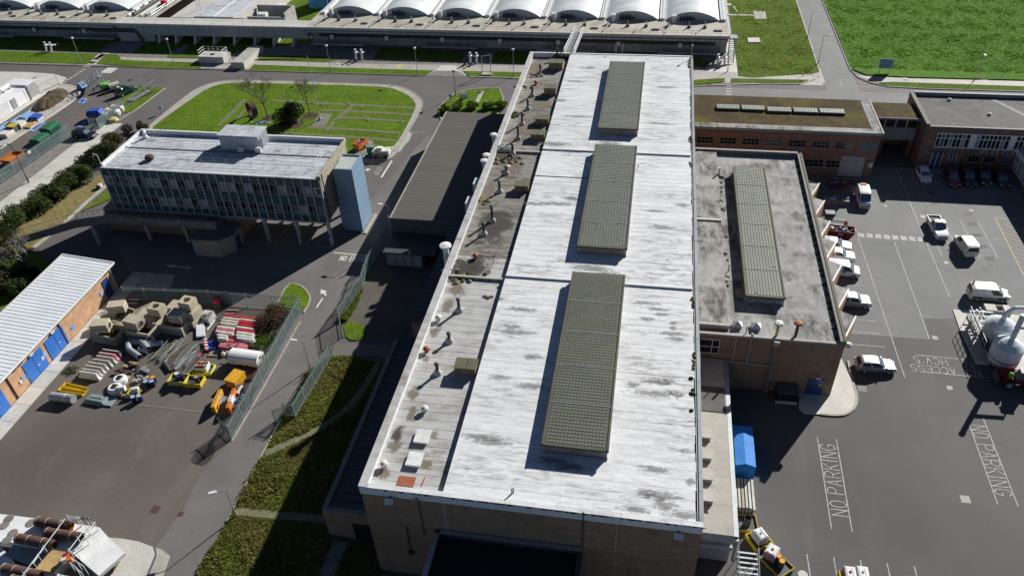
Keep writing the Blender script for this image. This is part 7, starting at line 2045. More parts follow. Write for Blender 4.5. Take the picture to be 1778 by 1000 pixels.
for c,lab in (((-54.19,73.74),'red and white striped boards stacked by the north fence'),((-69.15,74.15),'pair of red and white marker boards by the workshop end')):
    t = thing('striped_boards',lab,'boards',(c[0],c[1],0),0.1)
    for k in range(4):
        MB().box(-0.9+k*0.1,-0.5+k*0.25,0.02+k*0.1,0.7+k*0.1,-0.32+k*0.25,0.1+k*0.1).build('board','maroon' if k % 2 else 'off_white',t,lc=1)
t = thing('red_machine','red topped dark machine standing in the shade of the north fence','machine',(-56.45,74.51))
MB().box(-0.5,-0.4,0,0.5,0.4,0.9).build('base','dark_grey',t,lc=1)
MB().lathe((0,0,0.9),[(0.55,0),(0.6,0.3),(0.4,0.6),(0.1,0.7)],12).build('cowl','red',t,lc=1)
t = thing('blue_tarpaulin','crumpled bright blue tarpaulin with red striped tape','tarpaulin',(-53.97,67.10))
n = 9
vs,fs = [],[]
P4 = [(-54.89,67.55),(-53.72,67.76),(-52.44,66.11),(-53.59,65.53)]
for i in range(n):
    for j in range(n):
        a = lerp(lerp(P4[0],P4[1],i/(n-1)),lerp(P4[3],P4[2],i/(n-1)),j/(n-1))
        e = 0.03 if i in (0,n-1) or j in (0,n-1) else 0.35+R.uniform(-0.18,0.22)
        vs.append((a[0],a[1],e))
for i in range(n-1):
    for j in range(n-1):
        fs.append((i*n+j,i*n+j+1,(i+1)*n+j+1,(i+1)*n+j))
MB().add(vs,fs).build('sheet','blue',t)
for k in range(8):
    a = lerp((-54.87,67.57),(-53.55,65.43),k/8)
    MB().obox((a[0],a[1],0.42),(0.4,0.28,0.05),R.uniform(-.4,.4)).build('tape_piece','red' if k % 2 else 'white_plastic',t)
# bunds, drums and pallets
def drum(t,x,y,z,mat,top=None,r=0.29,h=0.88):
    d = MB().lathe((x,y,z),[(r,0),(r,h*0.33),(r+0.015,h*0.35),(r,h*0.37),(r,h*0.66),(r+0.015,h*0.68),(r,h*0.7),(r,h)],14).build('drum',mat,t,lc=1)
    MB().lathe((x,y,z+h),[(r*0.93,0),(r*0.93,0.015)],14).build('lid',top or mat,d,lc=1)
def bund(c,rz,mat,sx,sy,label,h=0.75):
    t = thing('spill_bund',label,'spill tray',(c[0],c[1],0),rz)
    w = 0.07
    for a in ((-sx/2,-sy/2,sx/2,-sy/2+w),(-sx/2,sy/2-w,sx/2,sy/2),(-sx/2,-sy/2+w,-sx/2+w,sy/2-w),(sx/2-w,-sy/2+w,sx/2,sy/2-w)):
        MB().box(a[0],a[1],0.12,a[2],a[3],h).build('side',mat,t,lc=1)
    MB().box(-sx/2+w,-sy/2+w,0.12,sx/2-w,sy/2-w,h*0.55).build('grid_floor','steel_dark',t,lc=1)
    for x in (-sx*0.36,0,sx*0.36):
        MB().box(x-0.15,-sy/2,0,x+0.15,sy/2,0.12).build('foot',mat,t,lc=1)
    return t
b1 = bund((-54.56,60.13),0.05,'lime',2.3,1.5,'lime yellow spill bund in front of the scaffold tubes')
b2 = bund((-52.45,60.07),0.05,'yellow',2.2,1.5,'deep yellow spill bund with dark grid floor')
b3 = bund((-52.36,62.25),0.1,'lime',2.4,1.6,'pale lime spill bund under the boxed brown drums',0.55)
for k,(p,zz,mt,tp,lab) in enumerate((((-54.70,60.27),0.45,'navy','off_white','dark blue drum with cream lid in the lime bund'),((-54.02,60.14),0.45,'navy',None,'dark blue drum with plain lid in the lime bund'),((-54.28,59.86),0.45,'navy',None,'dark blue drum at the front of the lime bund'),((-51.99,60.05),0.42,'navy','grey','dark blue drum with grey lid in the deep yellow bund'))):
    t = thing('oil_drum',lab,'drum',(p[0],p[1],zz),0,'blue drums in the yard')
    drum(t,0,0,0,mt,tp)
p = (-52.50,62.35)
t = thing('boxed_drums','white wrapped pallet of brown topped drums on the pale bund','drums',(p[0],p[1],0.32),0.1)
MB().box(-0.75,-0.6,0,0.75,0.6,0.75).build('wrapping','white_plastic',t,lc=1)
for i in range(3):
    for j in range(2):
        drum(t,-0.48+i*0.48,-0.28+j*0.56,0.3,'rust','rust_red' if (i+j) % 2 else 'wood',0.23,0.65)
for c,mats,lab in (((-57.81,59.25),('navy','amber','navy','rust'),''),((-58.03,56.37),('navy','navy'),'')):
    for k,mt in enumerate(mats):
        dx,dy = ((-0.42,-0.35),(0.1,0.45),(0.32,-0.2),(-0.75,0.1))[k] if len(mats) == 4 else ((-0.35,-0.1),(0.33,0.15))[k]
        l = {'navy': 'dark blue drum standing on the yard tarmac %s' % ('by the orange topped drum' if len(mats) == 4 else 'near the drain line'),'amber': 'blue drum with orange lid standing on the yard tarmac','rust': 'small brown drum beside the orange topped drum'}[mt]
        t = thing('oil_drum',l,'drum',(c[0]+dx,c[1]+dy,0),0,'blue drums in the yard')
        drum(t,0,0,0,'navy' if mt != 'rust' else 'rust','amber' if mt == 'amber' else ('pale_blue' if mt == 'navy' else 'wood'))
# white drum reels, frames and other pieces in the foreground of the yard
for c,lab in (((-61.86,59.00),'white round plastic tub with dark slot beside the engine part'),((-61.64,57.52),'white round plastic tub next to the yellow frame')):
    t = thing('white_tub',lab,'tub',(c[0],c[1],0),0,'white round tubs')
    MB().lathe((0,0,0),[(0.78,0),(0.86,0.25),(0.84,0.75),(0.66,0.9)],20).build('shell','white_plastic',t,lc=1)
    MB().add([(-0.30,-0.42,.905),(0.26,-0.42,.905),(0.36,0.42,.905),(-0.36,0.42,.905)],[(0,1,2,3)]).build('slot','black',t,lc=1)
t = thing('drum_carrier','yellow steel frame carrying two white drums','frame',(-59.95,57.41))
for x in (-1.0,0.75):
    MB().tube((x,-0.1,0.75),(x+0.75,0.2,0.75),0.36,14).build('white_drum','white_plastic',t,lc=1)
for y in (-0.55,0.5):
    MB().box(-1.3,y-0.06,0.1,1.6,y+0.06,0.3).build('side_rail','yellow',t,lc=1)
for x in (-1.3,0.15,1.5):
    MB().box(x,-0.5,0.3,x+0.12,0.5,0.42).build('cross_bar','yellow',t,lc=1)
    MB().tube((x+0.05,0.4,0.3),(x+0.25,0.2,1.2),0.05,6).build('stay','gold',t,lc=1)
for k,(a,b) in enumerate((((-68.53,57.49),(-65.29,57.07)),((-68.57,56.70),(-65.28,56.52)))):
    t = thing('yellow_beam','yellow channel beam lying %s' % ('against its twin with flared end' if k == 0 else 'in front of its twin by the steel cylinder'),'beam',(a[0],a[1],0))
    an = ang(a,b)
    L = math.hypot(b[0]-a[0],b[1]-a[1])
    c = mid(a,b)
    MB().obox((c[0],c[1],0.08),(L,0.5,0.12),an).build('web','gold',t)
    for s in (-1,1):
        MB().obox((c[0]-math.sin(an)*0.27*s,c[1]+math.cos(an)*0.27*s,0.24),(L,0.06,0.45),an).build('flange','yellow',t)
    MB().obox((a[0],a[1],0.28),(0.12,0.6,0.5),an).build('end_plate','yellow',t)
a,b = (-68.61,55.24),(-65.62,55.20)
t = thing('steel_cylinder','shiny steel cylinder with a white strap on a timber cradle','cylinder',(a[0],a[1],0))
MB().tube((a[0],a[1],0.6),(b[0],b[1],0.6),0.55,18).build('shell','steel_galv',t)
q = lerp((a[0],a[1],.6),(b[0],b[1],.6),0.66)
q2_ = lerp((a[0],a[1],.6),(b[0],b[1],.6),0.70)
MB().tube(q,q2_,0.57,18).build('strap','white_plastic',t)
for u in (0.15,0.85):
    q = lerp((a[0],a[1],.06),(b[0],b[1],.06),u)
    MB().obox((q[0],q[1],0.06),(0.2,1.4,0.12),ang(a,b)).build('cradle','wood',t)
a = (-62.96,55.91)
t = thing('grey_tarped_load','low load under a dark green grey cover','cover',(a[0],a[1],0),-0.05)
MB().add([(-1.7,-.8,0),(1.5,-.8,0),(1.7,.8,0),(-1.5,.8,0),(-1.3,-.5,.5),(1.0,-.6,.5),(1.2,.5,.45),(-1.2,.5,.5)],[(3,2,1,0),(4,5,6,7),(0,1,5,4),(1,2,6,5),(2,3,7,6),(3,0,4,7)]).build('cover','fence_green',t,lc=1)
MB().box(-0.9,-0.1,0.5,0.7,0.15,0.56).build('strap','steel_galv',t,lc=1)
MB().box(1.2,-0.7,0.05,2.2,0.7,0.2).build('board','pipe_grey',t,lc=1)
for c,lab,mt in (((-62.07,62.02),'rusty brown scrap frame behind the timber pallet','rust'),((-62.20,60.59),'dark timber pallet with scrap boxes','rust'),((-59.77,59.72),'grey engine casting on the tarmac','concrete'),((-60.13,61.15),'small grey metal casting with dark frame','grey')):
    t = thing('scrap_heap',lab,'scrap',(c[0],c[1],0))
    for k in range(9):
        x,y = R.gauss(0,.45),R.gauss(0,.3)
        MB().obox((x,y,0.12+0.1*R.random()+0.03*k),(R.uniform(.25,.9),R.uniform(.15,.5),R.uniform(.12,.35)),R.uniform(-.5,.5)).build('piece',R.choice((mt,mt,'dark_grey','wood' if mt == 'rust' else 'steel_galv')),t,lc=1)
# towed tank, amber box, barrier trailers by the fence
c = (-47.56,64.39)
t = thing('white_trailer','rounded white box trailer with single axle by the yard fence','trailer',(c[0],c[1],0),-0.05)
n = 10
pr = [(-0.95,0.5),(0.95,0.5),(0.98,1.3)]+[(0.95*math.cos(a),1.3+0.55*math.sin(a)) for a in [math.pi*k/8 for k in range(1,8)]]+[(-0.98,1.3)]
n = len(pr)
vs = [(-2.0,y,z) for y,z in pr]+[(2.0,y,z) for y,z in pr]
MB().add(vs,[tuple(range(n-1,-1,-1)),tuple(range(n,2*n))]+[(j,(j+1) % n,n+(j+1) % n,n+j) for j in range(n)]).build('body','white_paint',t,lc=1)
for x in (-0.4,0.5):
    for s in (-1,1):
        MB().tube((x,s*0.8,0.32),(x,s*1.0,0.32),0.32,12).build('wheel','tyre',t,lc=1)
MB().tube((-2.0,0,0.5),(-3.2,0,0.45),0.06,6).build('drawbar','steel_dark',t,lc=1)
MB().lathe((2.02,0,1.3),[(0.14,0),(0.14,0.2)],10).build('end_lamp','dark_grey',t,lc=1)
c = (-47.42,60.95)
t = thing('amber_box','amber yellow site box on the tarmac behind the orange barriers','box',(c[0],c[1],0),-0.2)
MB().box(-0.75,-1.0,0.1,0.75,1.0,1.1).build('body','amber',t,lc=1)
MB().box(-0.8,-1.05,1.1,0.8,1.05,1.2).build('lid','amber',t,lc=1)
for x in (-0.6,0.6):
    MB().box(x-0.1,-1.0,0,x+0.1,1.0,0.1).build('runner','white_plastic',t,lc=1)
for a,b,mt,lab in (((-47.72,55.75),(-48.17,58.66),'amber','amber plastic road barrier beside the white pallet'),((-45.91,55.89),(-46.57,58.97),'orange','orange road barrier with white centre panel by the fence')):
    t = thing('road_barrier',lab,'barrier',(a[0],a[1],0))
    an = ang(a,b)
    L = math.hypot(b[0]-a[0],b[1]-a[1])
    for k in range(3):
        c = lerp(a,b,(k+0.5)/3)
        MB().obox((c[0],c[1],0.6),(L/3-0.03,0.42,1.1),an).build('panel','white_plastic' if (k == 1 and mt == 'orange') else mt,t)
        MB().obox((c[0],c[1],0.04),(0.6,0.7,0.08),an).build('foot','dark_grey',t)
        for s in (-0.25,0.25):
            MB().obox((c[0]+math.cos(an)*s,c[1]+math.sin(an)*s,1.16),(0.14,0.16,0.03),an).build('slot','dark_grey',t)
def pallet(c,rz,z,label,tilt=0.0,mat='wood',group=None):
    t = thing('timber_pallet',label,'pallet',(c[0],c[1],z),rz,group)
    M = Matrix.Rotation(tilt,3,'X')
    for k in range(7):
        MB().obox(tuple(M @ Vector((0,-0.55+k*0.183,0.12))),(1.25,0.12,0.03),0,tilt).build('board',mat,t,lc=1)
    for x in (-0.55,0,0.55):
        MB().obox(tuple(M @ Vector((x,0,0.05))),(0.1,1.2,0.1),0,tilt).build('bearer',mat,t,lc=1)
    return t
pallet((-47.60,57.31),-0.5,0.75,'white painted pallet lying across the amber barrier',0.25,'off_white')
pallet((-52.70,65.54),0.1,0.02,'weathered brown pallet in front of the blue tarpaulin')
pallet((-48.34,35.59),-0.25,0.3,'clean pale timber pallet leaning on the ribbed platform edge',0.35,'ply')
c = (-50.92,65.75)
t = thing('sack_pile','heap of cream sacks between pallet and white trailer','sacks',(c[0],c[1],0))
for k in range(8):
    MB().lathe((R.gauss(0,.4),R.gauss(0,.3),0.02),[(0.3,0),(0.38,0.15),(0.3,0.35),(0.08,0.45)],9).build('sack','cream',t,lc=1)
for c,r in (((-45.72,57.53),0.0),((-46.09,59.20),0.5)):
    t = thing('tool_pile','dark jumble of %s beside the orange barrier' % ('tools and a blue canister' if r == 0 else 'pale boards'),'tools',(c[0],c[1],0),r)
    for k in range(7):
        MB().obox((R.gauss(0,.35),R.gauss(0,.5),0.2+R.random()*0.4),(R.uniform(.2,.5),R.uniform(.4,1.4),R.uniform(.1,.35)),R.uniform(-.6,.6)).build('piece',R.choice(('dark_grey','dark_grey','maroon','pale_blue' if r == 0 else 'off_white')),t,lc=1)
c0,c1 = (-46.26,61.44),(-46.28,63.74)
t = thing('rusty_mesh_stack','stack of rust red steel sheets along the yard fence','sheets',(c0[0],c0[1],0))
for k in range(4):
    MB().prism(line_poly((c0[0]+.05*k,c0[1]),(c1[0]+.05*k,c1[1]),1.0-0.1*k),0.02+0.06*k,0.07+0.06*k).build('sheet',R.choice(('rust','rust_red','rust')),t)

# ================================================================== white ribbed platform with rusty pipes
pf = thing('ribbed_platform','white ribbed steel platform with stepped edge and scaffold rails','platform',(-55.72,35.62))
P0,P1,P2,P3 = (-50.94,38.32),(-48.15,36.51),(-48.11,33.65),(-52.16,35.41)
A,B_ = (-62.07,38.31),(-58.34,35.47)
MB().prism([(-67.49,38.30),A,(-58.10,38.36),(-50.94,38.32),(-51.81,35.37),B_,(-64.76,34.99)],1.5,1.9).build('deck','white_paint',pf)
dv = MB().prism([(-58.67,35.65),(-52.10,35.55),(-53.09,33.34),(-58.62,34.22)],0.0,1.48).build('side_wall','pipe_grey',pf)
n = 11
for k in range(n):
    a,b = lerp(P0,P1,k/n),lerp(P0,P1,(k+1)/n)
    q,w = lerp(P3,P2,k/n),lerp(P3,P2,(k+1)/n)
    dz = -0.05*k
    u = (Vector(P0)-Vector(P3)).normalized()
    ln = (Vector(a)-Vector(q)).length
    ao,bo = Vector(q)+u*ln,Vector(w)+u*ln
    MB().prism([(ao.x,ao.y),(bo.x,bo.y),w,q],1.55+dz,1.95+dz).build('ribbed_sheet','white_paint',pf)
MB().prism([P0,P1,P2,P3],0.0,0.9).build('under_frame','dark_grey',pf)
MB().prism([(-65.02,35.05),(-59.92,35.25),(-56.97,33.61),(-50.83,33.17),(-49.16,30.71),(-60.10,29.09)],0.0,1.45).build('lower_deck','white_paint',pf)
for a,b in (((-53.96,38.02),(-54.10,31.63)),((-51.22,37.60),(-51.38,34.71)),((-50.71,38.12),(-50.73,34.72)),((-54.01,38.34),(-51.34,38.31)),((-53.72,38.03),(-51.73,38.27)),((-54.40,34.96),(-54.36,33.28)),((-51.18,34.41),(-49.24,33.70)),((-51.09,34.01),(-48.95,33.01))):
    z = 3.1 if a[1] > 35 else 2.6
    MB().tube((a[0],a[1],z),(b[0],b[1],z),0.045,6).build('scaffold_tube','steel_pale',pf)
    for u in (0.05,0.5,0.95):
        p = lerp(a,b,u)
        MB().tube((p[0],p[1],1.0),(p[0],p[1],z+0.25),0.04,6).build('standard','steel_pale',pf)
for k in range(4):
    a = lerp((-53.85,34.88),(-54.08,33.33),(k+.5)/4)
    b = lerp((-51.81,34.83),(-52.02,33.21),(k+.5)/4)
    MB().prism(line_poly(a,b,0.98),2.1+k*0.012,2.15+k*0.012).build('ply_board','ply',pf)
for c,mt in (((-51.61,34.43),'red'),((-51.04,34.14),'orange'),((-51.50,34.03),'off_white')):
    MB().obox((c[0],c[1],2.6),(0.5,0.35,0.6),0.5).build('hanging_tag',mt,pf)
MB().obox(((-51.80,38.37)[0],(-51.80,38.37)[1],3.1),(1.1,0.05,0.5),-0.1,0.4).build('name_board','dark_grey',pf)
for c in ((-60.73,37.91),(-60.67,37.14),(-59.18,36.44),(-59.19,35.64),(-58.16,37.77)):
    MB().lathe((c[0],c[1],1.9),[(0.48,0),(0.5,0.03),(0.35,0.05)],14).build('saddle_recess','concrete_dark',pf)
for a,b,r,lab in (((-57.20,37.74),(-53.55,37.71),0.5,'upper rusty steel pipe with pale bands on the ribbed platform'),((-55.43,36.72),(-51.67,36.69),0.5,'middle rusty steel pipe with pale bands on the ribbed platform'),((-57.91,35.70),(-53.95,35.57),0.5,'left rusty steel pipe beside the platform saddles'),((-57.49,32.75),(-53.55,32.58),0.5,'rusty steel pipe on the lower platform deck'),((-55.86,31.80),(-52.28,31.72),0.5,'lowest rusty steel pipe cut by the platform corner')):
    t = thing('rusty_pipe',lab,'pipe',(a[0],a[1],1.9 if a[1] > 33 else 1.45),0,'rusty pipes on the platform')
    z = 1.9+r if a[1] > 33.0 else 1.45+r
    MB().pipe((a[0],a[1],z),(b[0],b[1],z),r,0.06,18).build('shell','rust',t)
    for u in (0.04,0.34,0.75):
        p,q = lerp((a[0],a[1],z),(b[0],b[1],z),u),lerp((a[0],a[1],z),(b[0],b[1],z),u+0.012)
        MB().tube(p,q,r+0.015,18).build('band','concrete_pale',t)
    p,q = lerp((a[0],a[1],z),(b[0],b[1],z),0.98),lerp((a[0],a[1],z),(b[0],b[1],z),1.06)
    MB().pipe(p,q,r*0.8,0.05,14).build('nozzle','rust',t)
for c in ((-53.62,37.69),(-53.73,32.68)):
    t = thing('yellow_chock','yellow wedge block under a rusty pipe end','chock',(c[0],c[1],1.9 if c[1] > 33 else 1.45),0.3,'yellow pipe chocks')
    MB().add([(-.3,-.3,0),(.3,-.3,0),(.3,.3,0),(-.3,.3,0),(-.3,.3,.35),(.3,.3,.35)],[(3,2,1,0),(0,1,5,4),(2,3,4,5),(0,4,3),(1,2,5)]).build('wedge','amber',t,lc=1)
    MB().box(-0.2,0.301,0.05,0.2,0.34,0.25).build('grip','gold',t,lc=1)

# ================================================================== beside the east lean-to
p = (12.20,55.38)
bt_ = thing('blue_tarp_tent','bright blue ridged canvas shelter beside the pale lean-to','shelter',(p[0],p[1],0))
ya,yb = (12.28,54.48)[1],(12.61,59.99)[1]
xa,xb = (11.26,54.44)[0],(13.29,54.53)[0]
xm = (xa+xb)/2
hv = [(xa,ya,0.05),(xb,ya,0.05),(xb,yb,0.05),(xa,yb,0.05),(xa,ya,2.2),(xb,ya,2.2),(xb,yb,2.2),(xa,yb,2.2),(xm,ya+0.15,2.38),(xm,yb-0.15,2.38)]
MB().add(hv,[(0,1,5,4),(1,2,6,5),(2,3,7,6),(3,0,4,7)]).build('side_canvas','tarp_blue',bt_)
MB().add(hv,[(4,5,8),(5,6,9,8),(6,7,9),(7,4,8,9)]).build('roof_canvas','tarp_blue',bt_)
p = (12.05,51.62)
tp_ = thing('timber_stack','stack of long weathered timber lengths beside the blue shelter','timber',(p[0],p[1],0))
for k in range(4):
    for j in range(6):
        y0,y1 = (12.17,50.19)[1],(12.17,53.84)[1]
        x = p[0]-0.85+j*0.34
        MB().box(x,y0+R.uniform(-.1,.1),0.1+k*0.24,x+0.22,y1,0.3+k*0.24).build('timber',R.choice(('concrete_pale','off_white','concrete_warm')),tp_)
def ibc(c,rz,z,mat,label):
    t = thing('liquid_container',label,'container',(c[0],c[1],z),rz,'caged liquid containers')
    MB().box(-0.5,-0.6,0.14,0.5,0.6,1.08).build('tank',mat,t,lc=1)
    MB().add([(-0.5,-0.6,1.08),(0.5,-0.6,1.08),(0.5,0.6,1.08),(-0.5,0.6,1.08),(-0.4,-0.5,1.16),(0.4,-0.5,1.16),(0.4,0.5,1.16),(-0.4,0.5,1.16)],[(0,1,5,4),(1,2,6,5),(2,3,7,6),(3,0,4,7),(4,5,6,7)]).build('tank_top','white_plastic',t,lc=1)
    MB().lathe((0,0,1.16),[(0.12,0),(0.12,0.06)],12).build('cap','maroon' if mat == 'pink' else 'fence_green',t,lc=1)
    for x in (-0.25,0.25):
        MB().box(x-0.04,-0.45,1.161,x+0.04,0.45,1.19).build('top_bar','steel_galv',t,lc=1)
    for zz in (0.4,0.7,1.0):
        for s in (-1,1):
            MB().tube((-0.53,s*0.63,zz),(0.53,s*0.63,zz),0.018,5).build('cage_bar','steel_pale',t,lc=1)
            MB().tube((s*0.53,-0.63,zz),(s*0.53,0.63,zz),0.018,5).build('cage_bar','steel_pale',t,lc=1)
    for i in range(5):
        for s in (-1,1):
            MB().tube((-0.5+i*0.25,s*0.63,0.14),(-0.5+i*0.25,s*0.63,1.1),0.015,5).build('cage_bar','steel_pale',t,lc=1)
    MB().box(-0.53,-0.63,0,0.53,0.63,0.14).build('pallet_base','dark_grey',t,lc=1)
    return t
c = (13.31,47.07)
bund((c[0],c[1]),0.55,'yellow',1.9,1.9,'yellow spill bund under the pale green caged container',0.7)
ibc((c[0],c[1]),0.55,0.42,'white_plastic','pale greenish caged container sitting in a yellow bund')
c = (14.56,45.16)
bund((c[0],c[1]),-0.85,'gold',3.3,1.9,'long yellow edged spill tray with pink container and two drums',0.4)
q = (14.29,45.56)
ibc((q[0],q[1]),-0.5,0.25,'pink','pink stained caged container with white top in the long tray')
for q,lab in (((14.86,45.17),'grey drum with orange lid next to the pink container'),((15.11,44.66),'grey drum with orange lid at the outer corner of the long tray')):
    t = thing('oil_drum',lab,'drum',(q[0],q[1],0.25),0,'orange lidded drums')
    drum(t,0,0,0,'dark_grey','amber')
c = (12.29,48.95)
bund((c[0]-0.1,c[1]),0.1,'gold',2.2,1.9,'yellow railed tray holding a dark blue open drum',0.45)
t = thing('oil_drum','tall dark blue open drum in the yellow railed tray','drum',(c[0],c[1]-0.1,0.3),0,None)
MB().pipe((0,0,0),(0,0,1.1),0.34,0.02,16).build('shell','dark_grey',t,lc=1)
MB().lathe((0,0,0),[(0.32,0),(0.32,0.08)],14).build('bottom','black',t,lc=1)
for q,mt,lab in (((21.08,44.44),'pink','pink sided caged container standing in a parking bay'),((22.20,44.61),'white_plastic','cream caged container standing next to the pink one')):
    ibc((q[0],q[1]-0.1),0,0.02,mt,lab)
t = thing('hose_reel','yellow hose reel frame beside the pink sided container','frame',(20.32,44.32))
MB().box(-0.15,-0.3,0,0.15,0.3,0.8).build('frame','gold',t,lc=1)
MB().tube((-0.2,0,0.5),(0.2,0,0.5),0.25,12).build('reel','yellow',t,lc=1)
q = (16.85,43.53)
t = thing('white_drum','white plastic drum with lid at the bay edge near the yellow tray','drum',(q[0],q[1],0))
drum(t,0,0,0,'white_plastic','concrete_pale',0.45,1.0)
q0 = (11.93,43.06)
st = thing('galvanised_steps','galvanised steel access steps with rails below the pale lean-to','steps',(q0[0],q0[1],0))
for k in range(8):
    y = q0[1]+1.6-k*0.45
    MB().box(q0[0]-0.9,y,1.5-k*0.12,q0[0]+0.9,y+0.16,1.55-k*0.12).build('tread','steel_pale',st)
for s in (-0.9,0.9):
    MB().tube((q0[0]+s,q0[1]+1.8,2.4),(q0[0]+s,q0[1]-2.0,1.4),0.05,6).build('handrail','steel_galv',st)
    MB().tube((q0[0]+s,q0[1]+1.8,1.5),(q0[0]+s,q0[1]-2.0,0.5),0.05,6).build('stringer','steel_galv',st)
    for k in range(4):
        MB().tube((q0[0]+s,q0[1]+1.8-k*1.2,0),(q0[0]+s,q0[1]+1.8-k*1.2,2.4-k*0.3),0.035,6).build('post','steel_galv',st)
# red skip with rubbish, person, bins behind the annex
a = (28.56,100.82)
t = thing('red_skip','dark red skip heaped with mixed rubbish beside the shelters','skip',(a[0],a[1]+0.4,0),-0.1)
L,W = 4.0,1.8
vs = [(-1.4,-.8,.1),(1.4,-.8,.1),(1.4,.8,.1),(-1.4,.8,.1),(-2.0,-.9,1.4),(2.0,-.9,1.4),(2.0,.9,1.4),(-2.0,.9,1.4),(-1.9,-.8,1.4),(1.9,-.8,1.4),(1.9,.8,1.4),(-1.9,.8,1.4),(-1.85,-.78,1.0),(1.85,-.78,1.0),(1.85,.78,1.0),(-1.85,.78,1.0)]
MB().add(vs,[(3,2,1,0),(0,1,5,4),(1,2,6,5),(2,3,7,6),(3,0,4,7),(4,5,9,8),(5,6,10,9),(6,7,11,10),(7,4,8,11),(8,9,13,12),(9,10,14,13),(10,11,15,14),(11,8,12,15),(12,13,14,15)]).build('body','dark_red',t,lc=1)
for k in range(46):
    MB().obox((R.uniform(-1.6,1.6),R.uniform(-.65,.65),R.uniform(1.05,1.45)),(R.uniform(.15,.6),R.uniform(.1,.35),R.uniform(.05,.3)),R.uniform(0,3),R.uniform(-.5,.5)).build('rubbish',R.choice(('dark_grey','black','black','off_white','grey','pale_blue','cream')),t,lc=1)
for x in (-0.9,0.9):
    MB().box(x-0.08,-0.95,0.3,x+0.08,-0.82,1.35).build('side_rib','maroon',t,lc=1)
MB().box(-0.3,-0.93,0.8,0.4,-0.905,1.1).build('name_plate','grey',t,lc=1)
t = thing('skip_trailer','low flat trailer frame standing behind the red skip','trailer',(a[0]-0.3,a[1]+3.0,0),-0.08)
MB().box(-1.6,-0.7,0.5,1.6,0.7,0.62).build('deck','dark_grey',t,lc=1)
for y in (-0.75,0.75):
    MB().tube((-1.6,y,0.8),(1.6,y,0.8),0.05,6).build('side_rail','steel_galv',t,lc=1)
    MB().tube((0,y-0.1,0.3),(0,y+0.1,0.3),0.3,12).build('wheel','tyre',t,lc=1)
t = thing('wheeled_bin','dark grey wheeled bin beside the flat trailer','bin',(27.78,105.75))
MB().add([(-.5,-.4,.1),(.5,-.4,.1),(.5,.4,.1),(-.5,.4,.1),(-.65,-.5,1.2),(.65,-.5,1.2),(.65,.5,1.2),(-.65,.5,1.2)],[(3,2,1,0),(4,5,6,7),(0,1,5,4),(1,2,6,5),(2,3,7,6),(3,0,4,7)]).build('body','dark_grey',t,lc=1)
MB().box(-0.7,-0.55,1.2,0.7,0.55,1.28).build('lid','grey',t,lc=1)
for q,lab,mt in (((29.38,110.72),'pale open trough beside the brick planter','concrete_dark'),((30.99,115.75),'rusty red scrap frame leaning behind the annex','rust')):
    t = thing('yard_trough',lab,'trough',(q[0],q[1],0),0.05)
    MB().box(-1.9,-0.8,0,1.9,0.8,0.7).build('box',mt,t,lc=1)
    for k in range(8):
        MB().obox((R.uniform(-1.5,1.5),R.uniform(-.5,.5),0.8),(R.uniform(.3,1.2),.15,.2),R.uniform(-.6,.6)).build('scrap',R.choice(('dark_grey','rust','grey','pale_blue')),t,lc=1)
# person behind the skip: one skinned body, clothing colours by part
def person(loc,rz):
    t = thing('person','person in red overalls and orange helmet standing behind the red skip','person',(loc[0],loc[1],0),rz)
    J = {'pel': (0,0,.96),'sp': (0,.01,1.15),'ch': (0,.01,1.36),'nk': (0,.02,1.50),'hd': (0,.04,1.64),'ht': (0,.03,1.76)}
    for s,k in ((-1,'l'),(1,'r')):
        J.update({'hp'+k: (s*.10,0,.92),'kn'+k: (s*.11,.03,.50),'an'+k: (s*.12,-.01,.09),'to'+k: (s*.13,.15,.04),'sh'+k: (s*.20,0,1.42),'el'+k: (s*.27,.04,1.15),'wr'+k: (s*.23,.25,1.05),'hn'+k: (s*.21,.33,1.04)})
    E = [('pel','sp'),('sp','ch'),('ch','nk'),('nk','hd'),('hd','ht')]
    for k in 'lr':
        E += [('pel','hp'+k),('hp'+k,'kn'+k),('kn'+k,'an'+k),('an'+k,'to'+k),('ch','sh'+k),('sh'+k,'el'+k),('el'+k,'wr'+k),('wr'+k,'hn'+k)]
    rr = {'pel': .15,'sp': .14,'ch': .16,'nk': .06,'hd': .10,'ht': .07,'hp': .105,'kn': .07,'an': .05,'to': .045,'sh': .075,'el': .055,'wr': .04,'hn': .04}
    names = list(J)
    me = bpy.data.meshes.new('person_body')
    me.from_pydata([J[n] for n in names],[(names.index(a),names.index(b)) for a,b in E],[])
    o = bpy.data.objects.new('body',me)
    COL.objects.link(o)
    o.parent = t
    md = o.modifiers.new('skin','SKIN')
    for i,n in enumerate(names):
        r = rr[n] if n in rr else rr[n[:2]]
        me.skin_vertices[0].data[i].radius = (r,r*(0.75 if n in ('sp','ch','pel') else 1))
    me.skin_vertices[0].data[0].use_root = True
    ss = o.modifiers.new('sub','SUBSURF')
    ss.levels = ss.render_levels = 2
    me.materials.append(MATS['red'])
    MB().lathe((0,.04,1.66),[(0.135,0),(0.14,0.03),(0.12,0.12),(0.05,0.18)],14).build('helmet','orange',t,lc=1)
    MB().lathe((0,.065,1.555),[(0.05,0),(0.085,0.04),(0.09,0.10)],12).build('face','ply',t,lc=1)
    for s in (-1,1):
        for f in range(4):
            MB().tube((s*.21+(f-1.5)*.018,.34,1.04),(s*.21+(f-1.5)*.018,.40+.01*(f % 2),1.02),.009,6).build('finger','ply',t,lc=1)
        MB().tube((s*.18,.33,1.05),(s*.16,.38,1.06),.01,6).build('thumb','ply',t,lc=1)
        MB().obox((s*.13,.07,.05),(.10,.28,.10)).build('boot','black',t,lc=1)
person((a[0]+1.0,a[1]+2.05),2.8)

